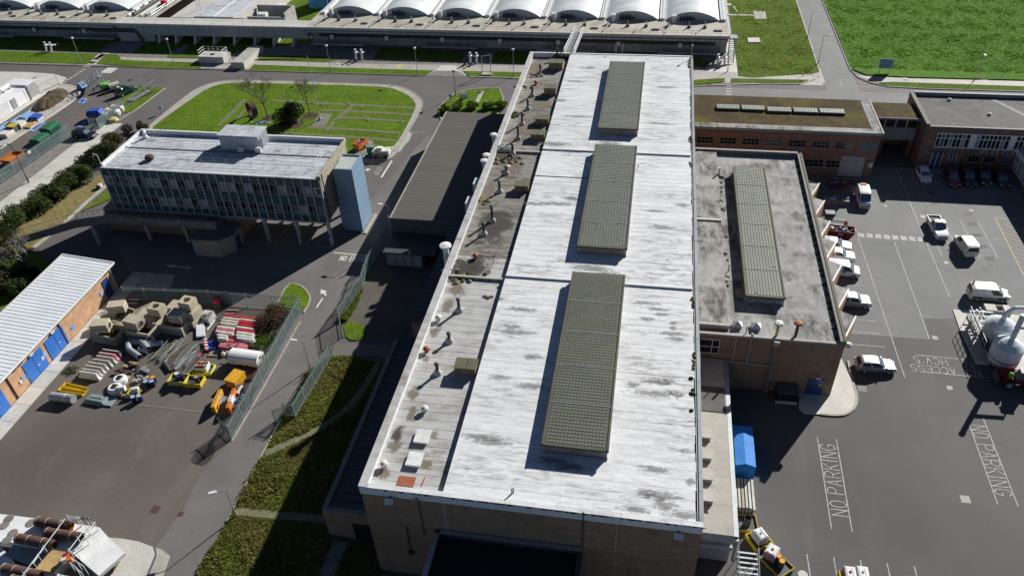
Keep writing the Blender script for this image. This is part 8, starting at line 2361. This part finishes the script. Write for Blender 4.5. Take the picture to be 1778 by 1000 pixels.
# ================================================================== far left storage
wc0,wc1 = (-128.03,131.89),(-130.07,137.80)
cx1 = (wc0[0]+wc1[0])/2
t = thing('white_plant_container','white plant container with louvred end and grey door on the pale forecourt','container',(cx1,wc1[1]-6,0))
y1 = wc1[1]
MB().box(cx1-5.5,y1-14.0,0.15,cx1-0.25,y1-3.0,2.9).build('body','white_paint',t)
lv = MB().box(cx1-5.2,y1-3.0,0.1,cx1,y1,3.3).build('louvre_block','white_paint',t)
for k in range(10):
    MB().box(cx1+0.002,y1-2.9+k*0.29,0.3,cx1+0.05,y1-2.75+k*0.29,3.15).build('louvre','concrete_pale',lv)
    MB().box(cx1-5.0+k*0.5,y1-3.06,0.3,cx1-4.75+k*0.5,y1-3.001,2.9).build('louvre','concrete_pale',lv)
d = MB().box(cx1-0.248,y1-8.4,0.4,cx1-0.15,y1-7.0,2.4).build('door','grey',t)
MB().box(cx1-0.149,y1-7.4,1.2,cx1-0.1,y1-7.2,1.35).build('handle','off_white',d)
for k in range(12):
    MB().box(cx1-0.248,y1-13.8+k*0.45 if k < 11 else y1-4,0.3,cx1-0.2,y1-13.6+k*0.45 if k < 11 else y1-3.8,2.7).build('wall_rib','white_paint',t)
for k in range(2):
    yy = y1-9.5+k*3.0
    c = MB().tube((cx1-3.5,yy,3.5),(cx1-3.5,yy+2.6,3.5),0.55,16).build('silencer','steel_pale',t)
    for q in (0.4,2.1):
        MB().box(cx1-4.0,yy+q,2.9,cx1-3.0,yy+q+0.15,3.2).build('saddle','steel_dark',c)
t = thing('white_plant_container','second white plant container standing behind the louvred one','container',(cx1-13,y1-8,0))
MB().box(cx1-14.5,y1-16.0,0.15,cx1-8.5,y1-4.0,2.9).build('body','white_paint',t)
MB().tube((cx1-11,y1-12,3.5),(cx1-11,y1-7,3.5),0.6,16).build('silencer','steel_pale',t)
MB().box(cx1-14.6,y1-16.1,2.9,cx1-8.4,y1-3.9,3.0).build('roof','concrete_pale',t)
# soil mound
md = [(-122.86,138.88),(-121.76,136.68),(-121.65,133.83),(-122.33,128.57),(-125.76,128.57),(-126.77,132.46),(-128.25,139.10),(-127.12,140.87),(-125.21,140.62)]
cxm = sum(p[0] for p in md)/9
cym = sum(p[1] for p in md)/9
m = MB()
ring = smooth_poly(md,2)
n = len(ring)
vs = []
for lv_,z in ((0.95,0.1),(0.8,0.5),(0.58,0.85),(0.32,1.0)):
    for p in ring:
        vs.append((cxm+(p[0]-cxm)*lv_+R.uniform(-.2,.2),cym+(p[1]-cym)*lv_+R.uniform(-.2,.2),z+R.uniform(-.12,.12) if z > .1 else z))
fs = []
for k in range(3):
    fs += [(k*n+i,k*n+(i+1) % n,(k+1)*n+(i+1) % n,(k+1)*n+i) for i in range(n)]
fs.append(tuple(range(3*n,4*n)))
o = MB().add(vs,fs).build('soil_mound','soil')
tag(o,'long brown heap of soil on the kerbed island','soil heap')
def stackbox(c,sx,sy,h,rz,mats,label,group,top=None):
    t = thing('pallet_stack',label,'pallet stack',(c[0],c[1],0),rz,group)
    k = len(mats)
    for i,mt in enumerate(mats):
        MB().box(-sx/2+R.uniform(0,.06),-sy/2+R.uniform(0,.06),0.02+h*i/k,sx/2-R.uniform(0,.06),sy/2,h*(i+1)/k-0.02).build('layer',mt,t,lc=1)
    MB().box(-sx/2,-sy/2,h-0.01,sx/2,sy/2,h+0.05).build('cover',top or mats[-1],t,lc=1)
    return t
G = 'wrapped pallet stacks on the kerbed island'
for c,sx,sy,h,top,mats,lab in (((-123.20,125.55),1.6,2.6,1.3,'pale_blue',('navy','pale_blue'),'pallet stack with blue and yellow wrap at the foot of the soil heap'),((-121.55,125.96),1.8,1.8,1.0,'blue',('off_white','blue'),'small dark blue wrapped pallet beside the soil heap'),((-124.19,123.62),1.8,5.0,0.9,'pale_blue',('pale_blue','pale_blue'),'long pale blue wrapped stack along the island edge'),((-122.54,122.50),1.6,1.8,1.2,'off_white',('cream','off_white'),'cream wrapped pallet between blue stack and kerb'),((-122.95,121.00),1.8,1.8,1.3,'gold',('dark_grey','dark_grey'),'dark pallet stack with ochre board on top'),((-123.19,119.22),2.2,2.8,0.9,'off_white',('cream','off_white'),'white wrapped pallet stack at the kerb end'),((-124.87,120.87),1.8,4.0,0.9,'pale_blue',('pale_blue',),'pale blue wrapped stack behind the white one')):
    stackbox(c,sx,sy,h,0,mats,lab,G,top)
for a,mt,lab in (([(-122.54,122.18),(-122.93,124.70),(-120.93,125.17),(-120.08,121.98)],'ply','stacked yellow plywood sheets along the kerb'),([(-123.58,123.78),(-123.89,126.21),(-122.74,126.46),(-122.15,123.62)],'wood','stacked brown plywood sheets behind the yellow ones'),([(-120.18,121.41),(-120.24,125.23),(-119.19,125.18),(-118.88,121.12)],'pale_blue','flat sky blue sheet on the tarmac by the kerb'),([(-117.85,134.15),(-118.49,136.47),(-117.16,136.42),(-116.54,134.10)],'pale_blue','pale blue drain cover sheet in the storage yard'),([(-111.24,123.90),(-111.31,126.16),(-110.50,125.80),(-110.35,123.84)],'pale_blue','pale blue sheet lying behind the mesh fence')):
    t = thing('board_stack',lab,'boards',a[0])
    for k in range(3 if mt != 'pale_blue' else 1):
        MB().prism(a,0.13+k*0.1 if mt != 'pale_blue' else 0.02,0.2+k*0.1 if mt != 'pale_blue' else 0.06).build('sheet',mt,t)
    b = [lerp(p,mid(a[0],a[2]),0.35) for p in a]
    MB().prism(b,0.4 if mt != 'pale_blue' else 0.06,0.44 if mt != 'pale_blue' else 0.075).build('centre_patch',mt if mt != 'pale_blue' else 'blue',t)
# blue pipes, trolley, cable drums
c = (-121.29,140.98)
t = thing('blue_pipe_bundle','bundle of three short light blue pipes at the island tip','pipes',(c[0],c[1],0))
for x,z in ((-0.42,0.4),(0.42,0.4),(0.0,1.12)):
    MB().pipe((x,-0.8,z),(x+0.1,0.8,z),0.4,0.08,18).build('pipe','pale_blue',t,lc=1)
c = (-118.34,141.45)
t = thing('mobile_steps','galvanised mobile platform steps with tall guard rails','steps',(c[0],c[1],0),0.1)
for s in (-0.8,0.8):
    pts = [(-2.4,s,2.2),(-1.6,s,2.4),(0.0,s,3.0),(1.2,s,4.0),(2.2,s,4.1)]
    for dz in (0,-0.5,-1.0):
        for p,q in zip(pts,pts[1:]):
            MB().tube((p[0],p[1],p[2]+dz),(q[0],q[1],q[2]+dz),0.05,6).build('guard_rail','steel_pale',t,lc=1)
    for p in pts:
        MB().tube((p[0],p[1],p[2]),(p[0],p[1],p[2]-1.2),0.05,6).build('post','steel_pale',t,lc=1)
    for x in (-2.2,0,2.0):
        MB().tube((x,s,0.25),(x*0.8,s,1.6+0.5*(x+2)/2),0.06,6).build('leg','steel_galv',t,lc=1)
        MB().tube((x,s-0.07,0.22),(x,s+0.07,0.22),0.22,10).build('castor','tyre',t,lc=1)
for k in range(9):
    MB().box(-2.2+k*0.45,-0.75,0.5+k*0.25,-1.85+k*0.45,0.75,0.55+k*0.25).build('tread','steel_galv',t,lc=1)
MB().box(1.2,-0.8,2.85,2.2,0.8,2.95).build('platform','steel_galv',t,lc=1)
for c,mt,lab in (((-115.57,141.20),'bright_green','bright green cylindrical bowser next to the mobile steps'),((-113.47,141.04),'cream','cream cylindrical bowser between green bowser and truck')):
    t = thing('water_bowser',lab,'bowser',(c[0],c[1],0),0.9,'cylindrical bowsers in the storage yard')
    MB().tube((-1.1,0,0.95),(1.1,0,0.95),0.75,18).build('tank',mt,t,lc=1)
    MB().tube((-1.12,0,0.95),(-1.16,0,0.95),0.6,18).build('end_plate','navy' if mt == 'cream' else 'green',t,lc=1)
    for s in (-1,1):
        MB().tube((0,s*0.8,0.3),(0,s*0.95,0.3),0.3,12).build('wheel','tyre',t,lc=1)
    MB().box(-1.0,-0.6,0.15,1.0,0.6,0.28).build('chassis','steel_dark',t,lc=1)
c = (-109.35,127.90)
t = thing('blue_machine','dark blue domed machine with brown hatch behind the mesh fence','machine',(c[0],c[1],0),0.15)
MB().add([(-1.3,-.9,0),(1.3,-.9,0),(1.3,.9,0),(-1.3,.9,0),(-1.5,-1,1.3),(1.5,-1,1.3),(1.5,1,1.3),(-1.5,1,1.3),(-1.1,-.7,1.9),(1.1,-.7,1.9),(1.1,.7,1.9),(-1.1,.7,1.9)],[(0,1,5,4),(1,2,6,5),(2,3,7,6),(3,0,4,7),(4,5,9,8),(5,6,10,9),(6,7,11,10),(7,4,8,11),(8,9,10,11)]).build('body','blue',t,lc=1)
MB().box(-0.6,-1.1,0.2,0.6,-0.98,1.1).build('hatch','rust_red',t,lc=1)
for k,c in enumerate(((-107.44,131.16),(-107.79,129.63),(-106.17,131.09),(-107.69,127.87),(-105.95,129.32))):
    t = thing('white_sack','bulging white bulk sack behind the mesh fence, %s from the dark blue machine' % ('third','second','fifth','first','fourth')[k],'sack',(c[0],c[1],0),R.uniform(0,1),'white bulk sacks')
    MB().lathe((0,0,0),[(0.8,0),(0.95,0.4),(0.9,1.0),(0.6,1.25),(0.2,1.3)],10).build('sack','off_white',t,lc=1)
    for a in range(4):
        MB().tube((0.6*math.cos(a*1.57),0.6*math.sin(a*1.57),1.2),(0.3*math.cos(a*1.57),0.3*math.sin(a*1.57),1.6),0.04,5).build('loop','cream',t,lc=1)
c = (-105.01,126.76)
t = thing('yellow_sack','slumped yellow sack at the corner of the mesh fence','sack',(c[0],c[1],0))
MB().lathe((0,0,0),[(0.9,0),(1.05,0.3),(0.8,0.7),(0.25,0.85)],11).build('sack','paint_yellow',t,lc=1)
MB().lathe((0.1,0,0.83),[(0.2,0),(0.12,0.12)],8).build('tie','cream',t,lc=1)
# tubes on the grass triangle
a,b = (-106.56,135.60),(-105.16,140.84)
t = thing('black_tube_bundle','bundle of long black tubes on the fenced grass triangle','pipes',(a[0],a[1],0.1))
d = Vector((b[0]-a[0],b[1]-a[1]))
n_ = Vector((-d.y,d.x)).normalized()
for k in range(7):
    o = n_*(k-3)*0.24
    MB().pipe((a[0]+o.x,a[1]+o.y,0.22),(b[0]+o.x,b[1]+o.y,0.22),0.12,0.02,10).build('tube',R.choice(('dark_grey','pipe_grey','black')),t)
# skips
def skip(c,rz,L,W,H,mat,label,lid):
    t = thing('enclosed_skip' if lid else 'open_skip',label,'skip',(c[0],c[1],0),rz)
    e = 0.5
    vs = [(-L/2+e,-W/2,.1),(L/2-e,-W/2,.1),(L/2-e,W/2,.1),(-L/2+e,W/2,.1),(-L/2,-W/2-.05,H),(L/2,-W/2-.05,H),(L/2,W/2+.05,H),(-L/2,W/2+.05,H)]
    MB().add(vs,[(3,2,1,0),(0,1,5,4),(1,2,6,5),(2,3,7,6),(3,0,4,7)]).build('body',mat,t,lc=1)
    if lid:
        MB().add([(-L/2-.05,-W/2-.1,H),(L/2+.05,-W/2-.1,H),(L/2+.05,W/2+.1,H),(-L/2-.05,W/2+.1,H),(-L/2,-W/4,H+.3),(L/2,-W/4,H+.3),(L/2,W/4,H+.3),(-L/2,W/4,H+.3)],[(0,1,5,4),(1,2,6,5),(2,3,7,6),(3,0,4,7),(4,5,6,7)]).build('lid',mat,t,lc=1)
        MB().box(L/2-0.02,-0.9,H*0.5,L/2+0.06,0.9,H*0.65).build('name_plate','off_white',t,lc=1)
    else:
        MB().add([(-L/2+.1,-W/2+.06,H*.75),(L/2-.1,-W/2+.06,H*.75),(L/2-.1,W/2-.06,H*.75),(-L/2+.1,W/2-.06,H*.75)],[(0,1,2,3)]).build('floor',mat,t,lc=1)
        for s in (-1,1):
            MB().box(-L/2,s*(W/2)-.06,H-.02,L/2,s*(W/2)+.06,H+.08).build('rim',mat,t,lc=1)
            MB().box(s*L/2-.06,-W/2,H-.02,s*L/2+.06,W/2,H+.07).build('rim',mat,t,lc=1)
    for k in range(5):
        x = -L/2+0.8+k*(L-1.6)/4
        for s in (-1,1):
            MB().box(x-0.06,s*(W/2+.06)-.05,0.25,x+0.06,s*(W/2+.06)+.05,H-.05).build('rib',mat,t,lc=1)
    return t
skip((-113.5,119.8),1.57,3.3,2.3,2.1,'green','dark green enclosed skip with pale plate nearer the dark car',True)
skip((-112.45,115.2),1.57,3.0,2.3,2.1,'green','dark green enclosed skip between its twin and the orange skip',True)
skip((-113.9,109.0),1.5,3.6,2.2,1.5,'skip_orange','open orange skip behind the mesh fence',False)
# small machines by the oval lawn
c = (-51.37,120.97)
t = thing('loaded_orange_trailer','orange trailer box loaded with odds and ends on the oval lawn pad','trailer',(c[0],c[1]-0.4,0.2),1.25)
for q in ((-1.3,-0.7,1.3,-0.62),(-1.3,0.62,1.3,0.7),(-1.3,-0.62,-1.22,0.62),(1.22,-0.62,1.3,0.62)):
    MB().box(q[0],q[1],0.3,q[2],q[3],1.3).build('side','orange',t,lc=1)
MB().box(-1.22,-0.62,0.3,1.22,0.62,0.5).build('floor','dark_grey',t,lc=1)
for k in range(14):
    MB().obox((R.uniform(-1.2,1.2),R.uniform(-.5,.5),R.uniform(.7,1.3)),(R.uniform(.2,.6),R.uniform(.2,.5),R.uniform(.2,.4)),R.uniform(0,3)).build('load',R.choice(('pale_blue','off_white','dark_grey','pink','red')),t,lc=1)
for s in (-1,1):
    MB().tube((0,s*0.82,0.3),(0,s*0.98,0.3),0.3,12).build('wheel','tyre',t,lc=1)
c = (-46.60,118.04)
t = thing('white_generator','white and grey generator set by the stop marking','generator',(c[0],c[1],0),0.1)
MB().box(-1.5,-0.8,0.4,1.5,0.8,1.5).build('canopy','off_white',t,lc=1)
MB().box(-0.7,-0.4,1.5,0.3,0.4,1.9).build('exhaust_box','white_plastic',t,lc=1)
MB().box(-1.4,-0.84,0.5,1.2,-0.801,1.2).build('side_panel','grey',t,lc=1)
for x in (-0.9,0.9):
    MB().tube((x,-0.9,0.35),(x,0.9,0.35),0.34,12).build('axle_wheels','tyre',t,lc=1)
MB().tube((1.5,0,0.6),(2.6,0.2,1.4),0.07,6).build('drawbar','white_plastic',t,lc=1)
c = (-48.46,118.03)
t = thing('green_cabinet','tall dark green cabinet beside the generator','cabinet',(c[0],c[1],0))
MB().box(-0.6,-0.5,0,0.6,0.5,2.0).build('body','green',t,lc=1)
MB().box(-0.65,-0.55,2.0,0.65,0.55,2.08).build('top','fence_green',t,lc=1)
c = (-48.40,116.65)
t = thing('safety_railing','low steel rail frame with blue bags in front of the generator','frame',(c[0],c[1],0))
for z in (0.5,1.0):
    MB().tube((-1.4,0,z),(3.2,0.2,z),0.04,6).build('rail','steel_dark',t,lc=1)
for x in (-1.4,0.2,1.7,3.2):
    MB().tube((x,0.05,0),(x,0.05,1.0),0.04,6).build('post','steel_dark',t,lc=1)
for x in (-0.8,-0.2):
    MB().lathe((x,0.6,0),[(0.4,0),(0.45,0.3),(0.2,0.6)],9).build('bag','blue',t,lc=1)
c = (-77.22,131.28)
t = thing('rusty_ring','big upright rusty steel ring standing by the bare trees','ring',(c[0],c[1],0.1),-0.7)
MB().pipe((0,-0.55,1.55),(0,0.55,1.55),1.5,0.2,26).build('ring','rust',t,lc=1)
for s in (-0.8,0.8):
    MB().box(s-0.2,-0.6,0,s+0.2,0.6,0.3).build('chock','concrete',t,lc=1)
c = (-74.21,128.73)
t = thing('blue_debris','low litter of blue and white fragments under the bare trees','debris',(c[0],c[1],0.15))
for k in range(26):
    MB().obox((R.gauss(0,1.3),R.gauss(0,.35),0.08),(R.uniform(.1,.5),R.uniform(.1,.3),.1),R.uniform(0,3)).build('fragment',R.choice(('pale_blue','blue','off_white','grey')),t,lc=1)
c = (-92.48,102.37)
t = thing('white_rock_box','small white box with brown side on the dry bank','box',(c[0],c[1],0.1))
MB().box(-0.35,-0.3,0,0.35,0.3,0.6).build('box','rust',t,lc=1)
MB().box(-0.05,-0.32,0.2,0.5,0.35,0.75).build('lid','off_white',t,lc=1)

# ================================================================== trees and shrubs
def foliage(m,lobes,n,lsz,rr):
    """leaf-sized faces through the volume of overlapping lobes, denser to the rim"""
    tot = sum(l[3]*l[4] for l in lobes)
    for cx,cy,cz,r,h in lobes:
        k = int(n*r*h/tot)
        for i in range(k):
            d = Vector((rr.gauss(0,1),rr.gauss(0,1),rr.gauss(0,1))).normalized()
            q = (0.45+0.62*rr.random()**0.6)
            c = Vector((cx+d.x*r*q,cy+d.y*r*q,max(0.03,cz+d.z*h*q)))
            u = Vector((rr.gauss(0,1),rr.gauss(0,1),rr.gauss(0,.6))).normalized()*lsz*rr.uniform(.5,1.5)
            w = u.cross(Vector((rr.gauss(0,1),rr.gauss(0,1),rr.gauss(0,1)))).normalized()*lsz*rr.uniform(.35,.9)
            m.add([c-u,c+w,c+u,c-w],[(0,1,2,3)])
def shrub(loc,r,h,mat,label,seed,n=1900,lsz=0.15,group=None,name='shrub',cat='shrub'):
    rr = random.Random(seed)
    t = thing(name,label,cat,(loc[0],loc[1],0.1),0,group)
    m = MB()
    lobes = []
    for k in range(8):
        a = rr.uniform(0,6.28)
        d = r*rr.uniform(0.15,0.62)
        lobes.append((d*math.cos(a),d*math.sin(a),h*rr.uniform(.35,.66),r*rr.uniform(.35,.55),h*rr.uniform(.28,.42)))
    foliage(m,lobes,n,lsz,rr)
    m.build('foliage',mat,t,lc=1)
    s = MB()
    for k in range(6):
        a = rr.uniform(0,6.28)
        s.tube((0,0,0),(r*.5*math.cos(a),r*.5*math.sin(a),h*.6),0.06,5,0.02)
    s.build('stems','bark',t,lc=1)
    return t
HG = 'evergreen shrubs along the dry bank'
for i,(p,r,h,mt) in enumerate((((-98.87,87.91),2.5,3.4,'leaf_hedge'),((-98.94,90.86),2.3,3.2,'leaf_hedge'),((-97.84,93.61),2.1,3.0,'leaf_hedge'),((-99.09,97.10),1.8,2.6,'leaf_hedge'),((-97.62,97.96),2.0,2.9,'leaf_hedge'),((-97.95,101.50),2.1,3.0,'leaf_hedge'),((-96.96,103.82),2.2,3.0,'leaf_hedge'),((-97.48,108.12),2.3,3.1,'leaf_dark'),((-97.71,110.75),2.0,2.8,'leaf_dark'),((-98.29,113.99),1.9,2.4,'leaf_olive'),((-98.54,116.81),1.9,2.2,'leaf_olive'))):
    shrub(p,r*1.22,h*1.08,mt,{'leaf_hedge': 'rounded evergreen shrub on the dry bank, %s from the footbridge end' % ('first','second','third','fourth','fifth','sixth','seventh','','','','')[i],'leaf_dark': 'very dark evergreen shrub by the corner of the raised office','leaf_olive': 'olive brown shrub at the far end of the hedge line'}[mt],100+i,3000,0.15,HG if mt == 'leaf_hedge' else HG+', '+mt[5:])
shrub((-96.40,123.18),1.6,2.0,'leaf_olive','small dark shrub behind the office at the lawn corner',140,1200)
shrub((-99.19,122.39),1.4,1.6,'leaf_brown','reddish brown low shrub behind the office parapet corner',141,1000)
shrub((-68.54,129.09),2.9,4.4,'leaf_dark','round almost black evergreen bush on the oval lawn',150,4200,0.17,None,'evergreen_bush','bush')
for i,(p,r,h,mt,lab) in enumerate((((-97.50,84.44),2.6,2.6,'leaf_olive','olive scrub bush below the footbridge end'),((-93.93,79.75),2.8,2.6,'leaf_olive','dense olive scrub bush beside the workshop back wall'),((-90.11,77.10),2.6,2.8,'leaf_hedge','green scrub bush behind the workshop roof'),((-87.24,76.69),2.0,2.2,'leaf_dark','dark scrub bush touching the workshop back wall'),((-90.31,74.47),2.8,2.6,'leaf_olive','brownish scrub bush behind the workshop'),((-87.38,74.28),2.2,2.2,'leaf_hedge','low green scrub bush behind the workshop'),((-94.41,76.78),3.0,3.0,'leaf_hedge','big green scrub bush at the edge of the scrub'))):
    shrub(p,r,h,mt,lab,160+i,1900,0.17)
for i,(p,r,h) in enumerate((((-39.66,135.42),1.5,1.3),((-37.09,136.93),1.6,1.5),((-34.30,137.49),1.6,1.4),((-31.50,138.05),1.5,1.3),((-29.00,138.59),1.4,1.3))):
    shrub((p[0],p[1]+0.9),r,h,'leaf_bright','bright green leafy bush against the end of the felt roofed shed',180+i,1300,0.15,'bright bushes by the shed')
for i,(p,r,h) in enumerate((((-47.87,71.87),2.0,1.8),((-47.14,72.77),2.1,2.0),((-47.65,70.32),1.7,1.6),((-47.40,73.82),1.6,1.6))):
    shrub(p,r,h,'leaf_brown','leafless brown bramble thicket between barriers and yard fence',190+i,1500,0.10,'brown brambles by the yard fence')
shrub((-47.02,68.48),1.9,0.7,'leaf_bright','low bright green weeds below the brambles',195,900,0.12)
def bare_tree(loc,h,label,seed,mat='bark',tw='twig',spread=0.55,depth=6,r0=0.16,multi=1):
    rr = random.Random(seed)
    t = thing('bare_tree',label,'tree',(loc[0],loc[1],0.1))
    tr,cr_ = MB(),MB()
    def grow(p,d,L,r,k):
        q = p+d*L
        (tr if k > depth-2 else cr_).tube(tuple(p),tuple(q),r,6 if k > depth-3 else 4,r*0.72,caps=False)
        if k == 0:
            return
        for i in range(3 if k > 1 else 4):
            nd = (d+Vector((rr.gauss(0,spread),rr.gauss(0,spread),rr.gauss(0.12,spread*.6)))).normalized()
            grow(q,nd,L*rr.uniform(.62,.86),r*0.62,k-1)
    for m_ in range(multi):
        d0 = Vector((rr.gauss(0,.12*multi),rr.gauss(0,.12*multi),1)).normalized()
        grow(Vector((0,0,0)),d0,h*0.27,r0,depth)
    tr.build('trunk',mat,t,lc=1)
    cr_.build('crown',tw,t,lc=1)
    return t
bare_tree((-73.84,130.84),10.5,'leafless spreading tree on the oval lawn beside the rusty ring',11,depth=7)
bare_tree((-65.83,132.50),8.0,'leafless young tree between dark bush and flag mast',15,spread=0.45,depth=7,r0=0.11)
bare_tree((-91.19,80.86),5.0,'pale leafless tangled tree behind the workshop',21,'twig_pale','twig_pale',0.8,5,0.14,3)
bare_tree((-94.00,80.53),3.6,'pale leafless thicket in the scrub behind the workshop',23,'twig_pale','twig_pale',0.85,5,0.09,3)
bare_tree((-91.25,76.21),3.4,'low bare thorn tree in the scrub',27,'twig_pale','twig',0.9,5,0.08,2)
# ------------------------------------------------ grass blades (nobody could count them)
def inside(p,poly):
    c = False
    n = len(poly)
    for i in range(n):
        a,b = poly[i],poly[(i+1) % n]
        if (a[1] > p[1]) != (b[1] > p[1]) and p[0] < (b[0]-a[0])*(p[1]-a[1])/(b[1]-a[1])+a[0]:
            c = not c
    return c
def tufts(name,label,poly,n,hgt,wid,mat,z,seed,clump=0.25,blades=4,avoid=(),patch=None):
    rr = random.Random(seed)
    xs,ys = [p[0] for p in poly],[p[1] for p in poly]
    vs,fs = [],[]
    k = 0
    while k < n:
        p = (rr.uniform(min(xs),max(xs)),rr.uniform(min(ys),max(ys)))
        if not inside(p,poly) or any(inside(p,q) for q in avoid):
            continue
        if patch and math.sin(p[0]*.8+1.7*math.sin(p[1]*.45))+math.sin(p[1]*.6+p[0]*.3) < patch and rr.random() < .8:
            continue
        k += 1
        s = rr.uniform(.5,1.5)*(1.25 if math.sin(p[0]*0.9+2*math.sin(p[1]*.5))+math.sin(p[1]*0.7) > .4 else 0.8)
        for b in range(blades):
            a = rr.uniform(0,6.28)
            x,y = p[0]+rr.gauss(0,clump*.4),p[1]+rr.gauss(0,clump*.4)
            l = hgt*s*rr.uniform(.6,1.2)
            lean = rr.uniform(.2,.8)*l
            dx,dy = math.cos(a),math.sin(a)
            w = wid*s
            i0 = len(vs)
            vs += [(x-dy*w,y+dx*w,z),(x+dy*w,y-dx*w,z),(x+dx*lean,y+dy*lean,z+l)]
            fs.append((i0,i0+1,i0+2))
    o = MB().add(vs,fs).build(name,mat)
    o['kind'] = 'stuff'
    o['label'] = label
    o['category'] = 'grass'
    return o
RG = [(v.co.x,v.co.y) for v in rough.data.vertices][:len(rough.data.vertices)//2]
tufts('grass_tufts','rough tussocky grass between the lane and the hall',RG,17000,0.16,0.06,'blade',0.1,1,avoid=PATHS)
tufts('dry_grass_tufts','yellowed dead grass among the rough grass',RG,10000,0.2,0.055,'blade_dry',0.1,2,avoid=PATHS,patch=0.5)
fld = [(40.6,164),(110,163),(118,240),(40.6,240)]
tufts('crop_leaves','knee high green crop covering the far field',fld,44000,0.17,0.08,'crop',0.18,3,0.6,3)
tufts('field_grass','coarse grass on the field beside the covered tank',[(17.5,159.5),(33.4,159),(33.4,215),(17.5,215)],6000,0.14,0.07,'blade',0.1,4,0.4,3)
tufts('verge_grass','unmown grass along the palisade fences',[(-37.75,80.58),(-37.56,76.74),(-37.73,73.65),(-38.76,73.67),(-38.67,77.55),(-38.95,82.11)],1500,0.35,0.05,'blade',0.08,5)
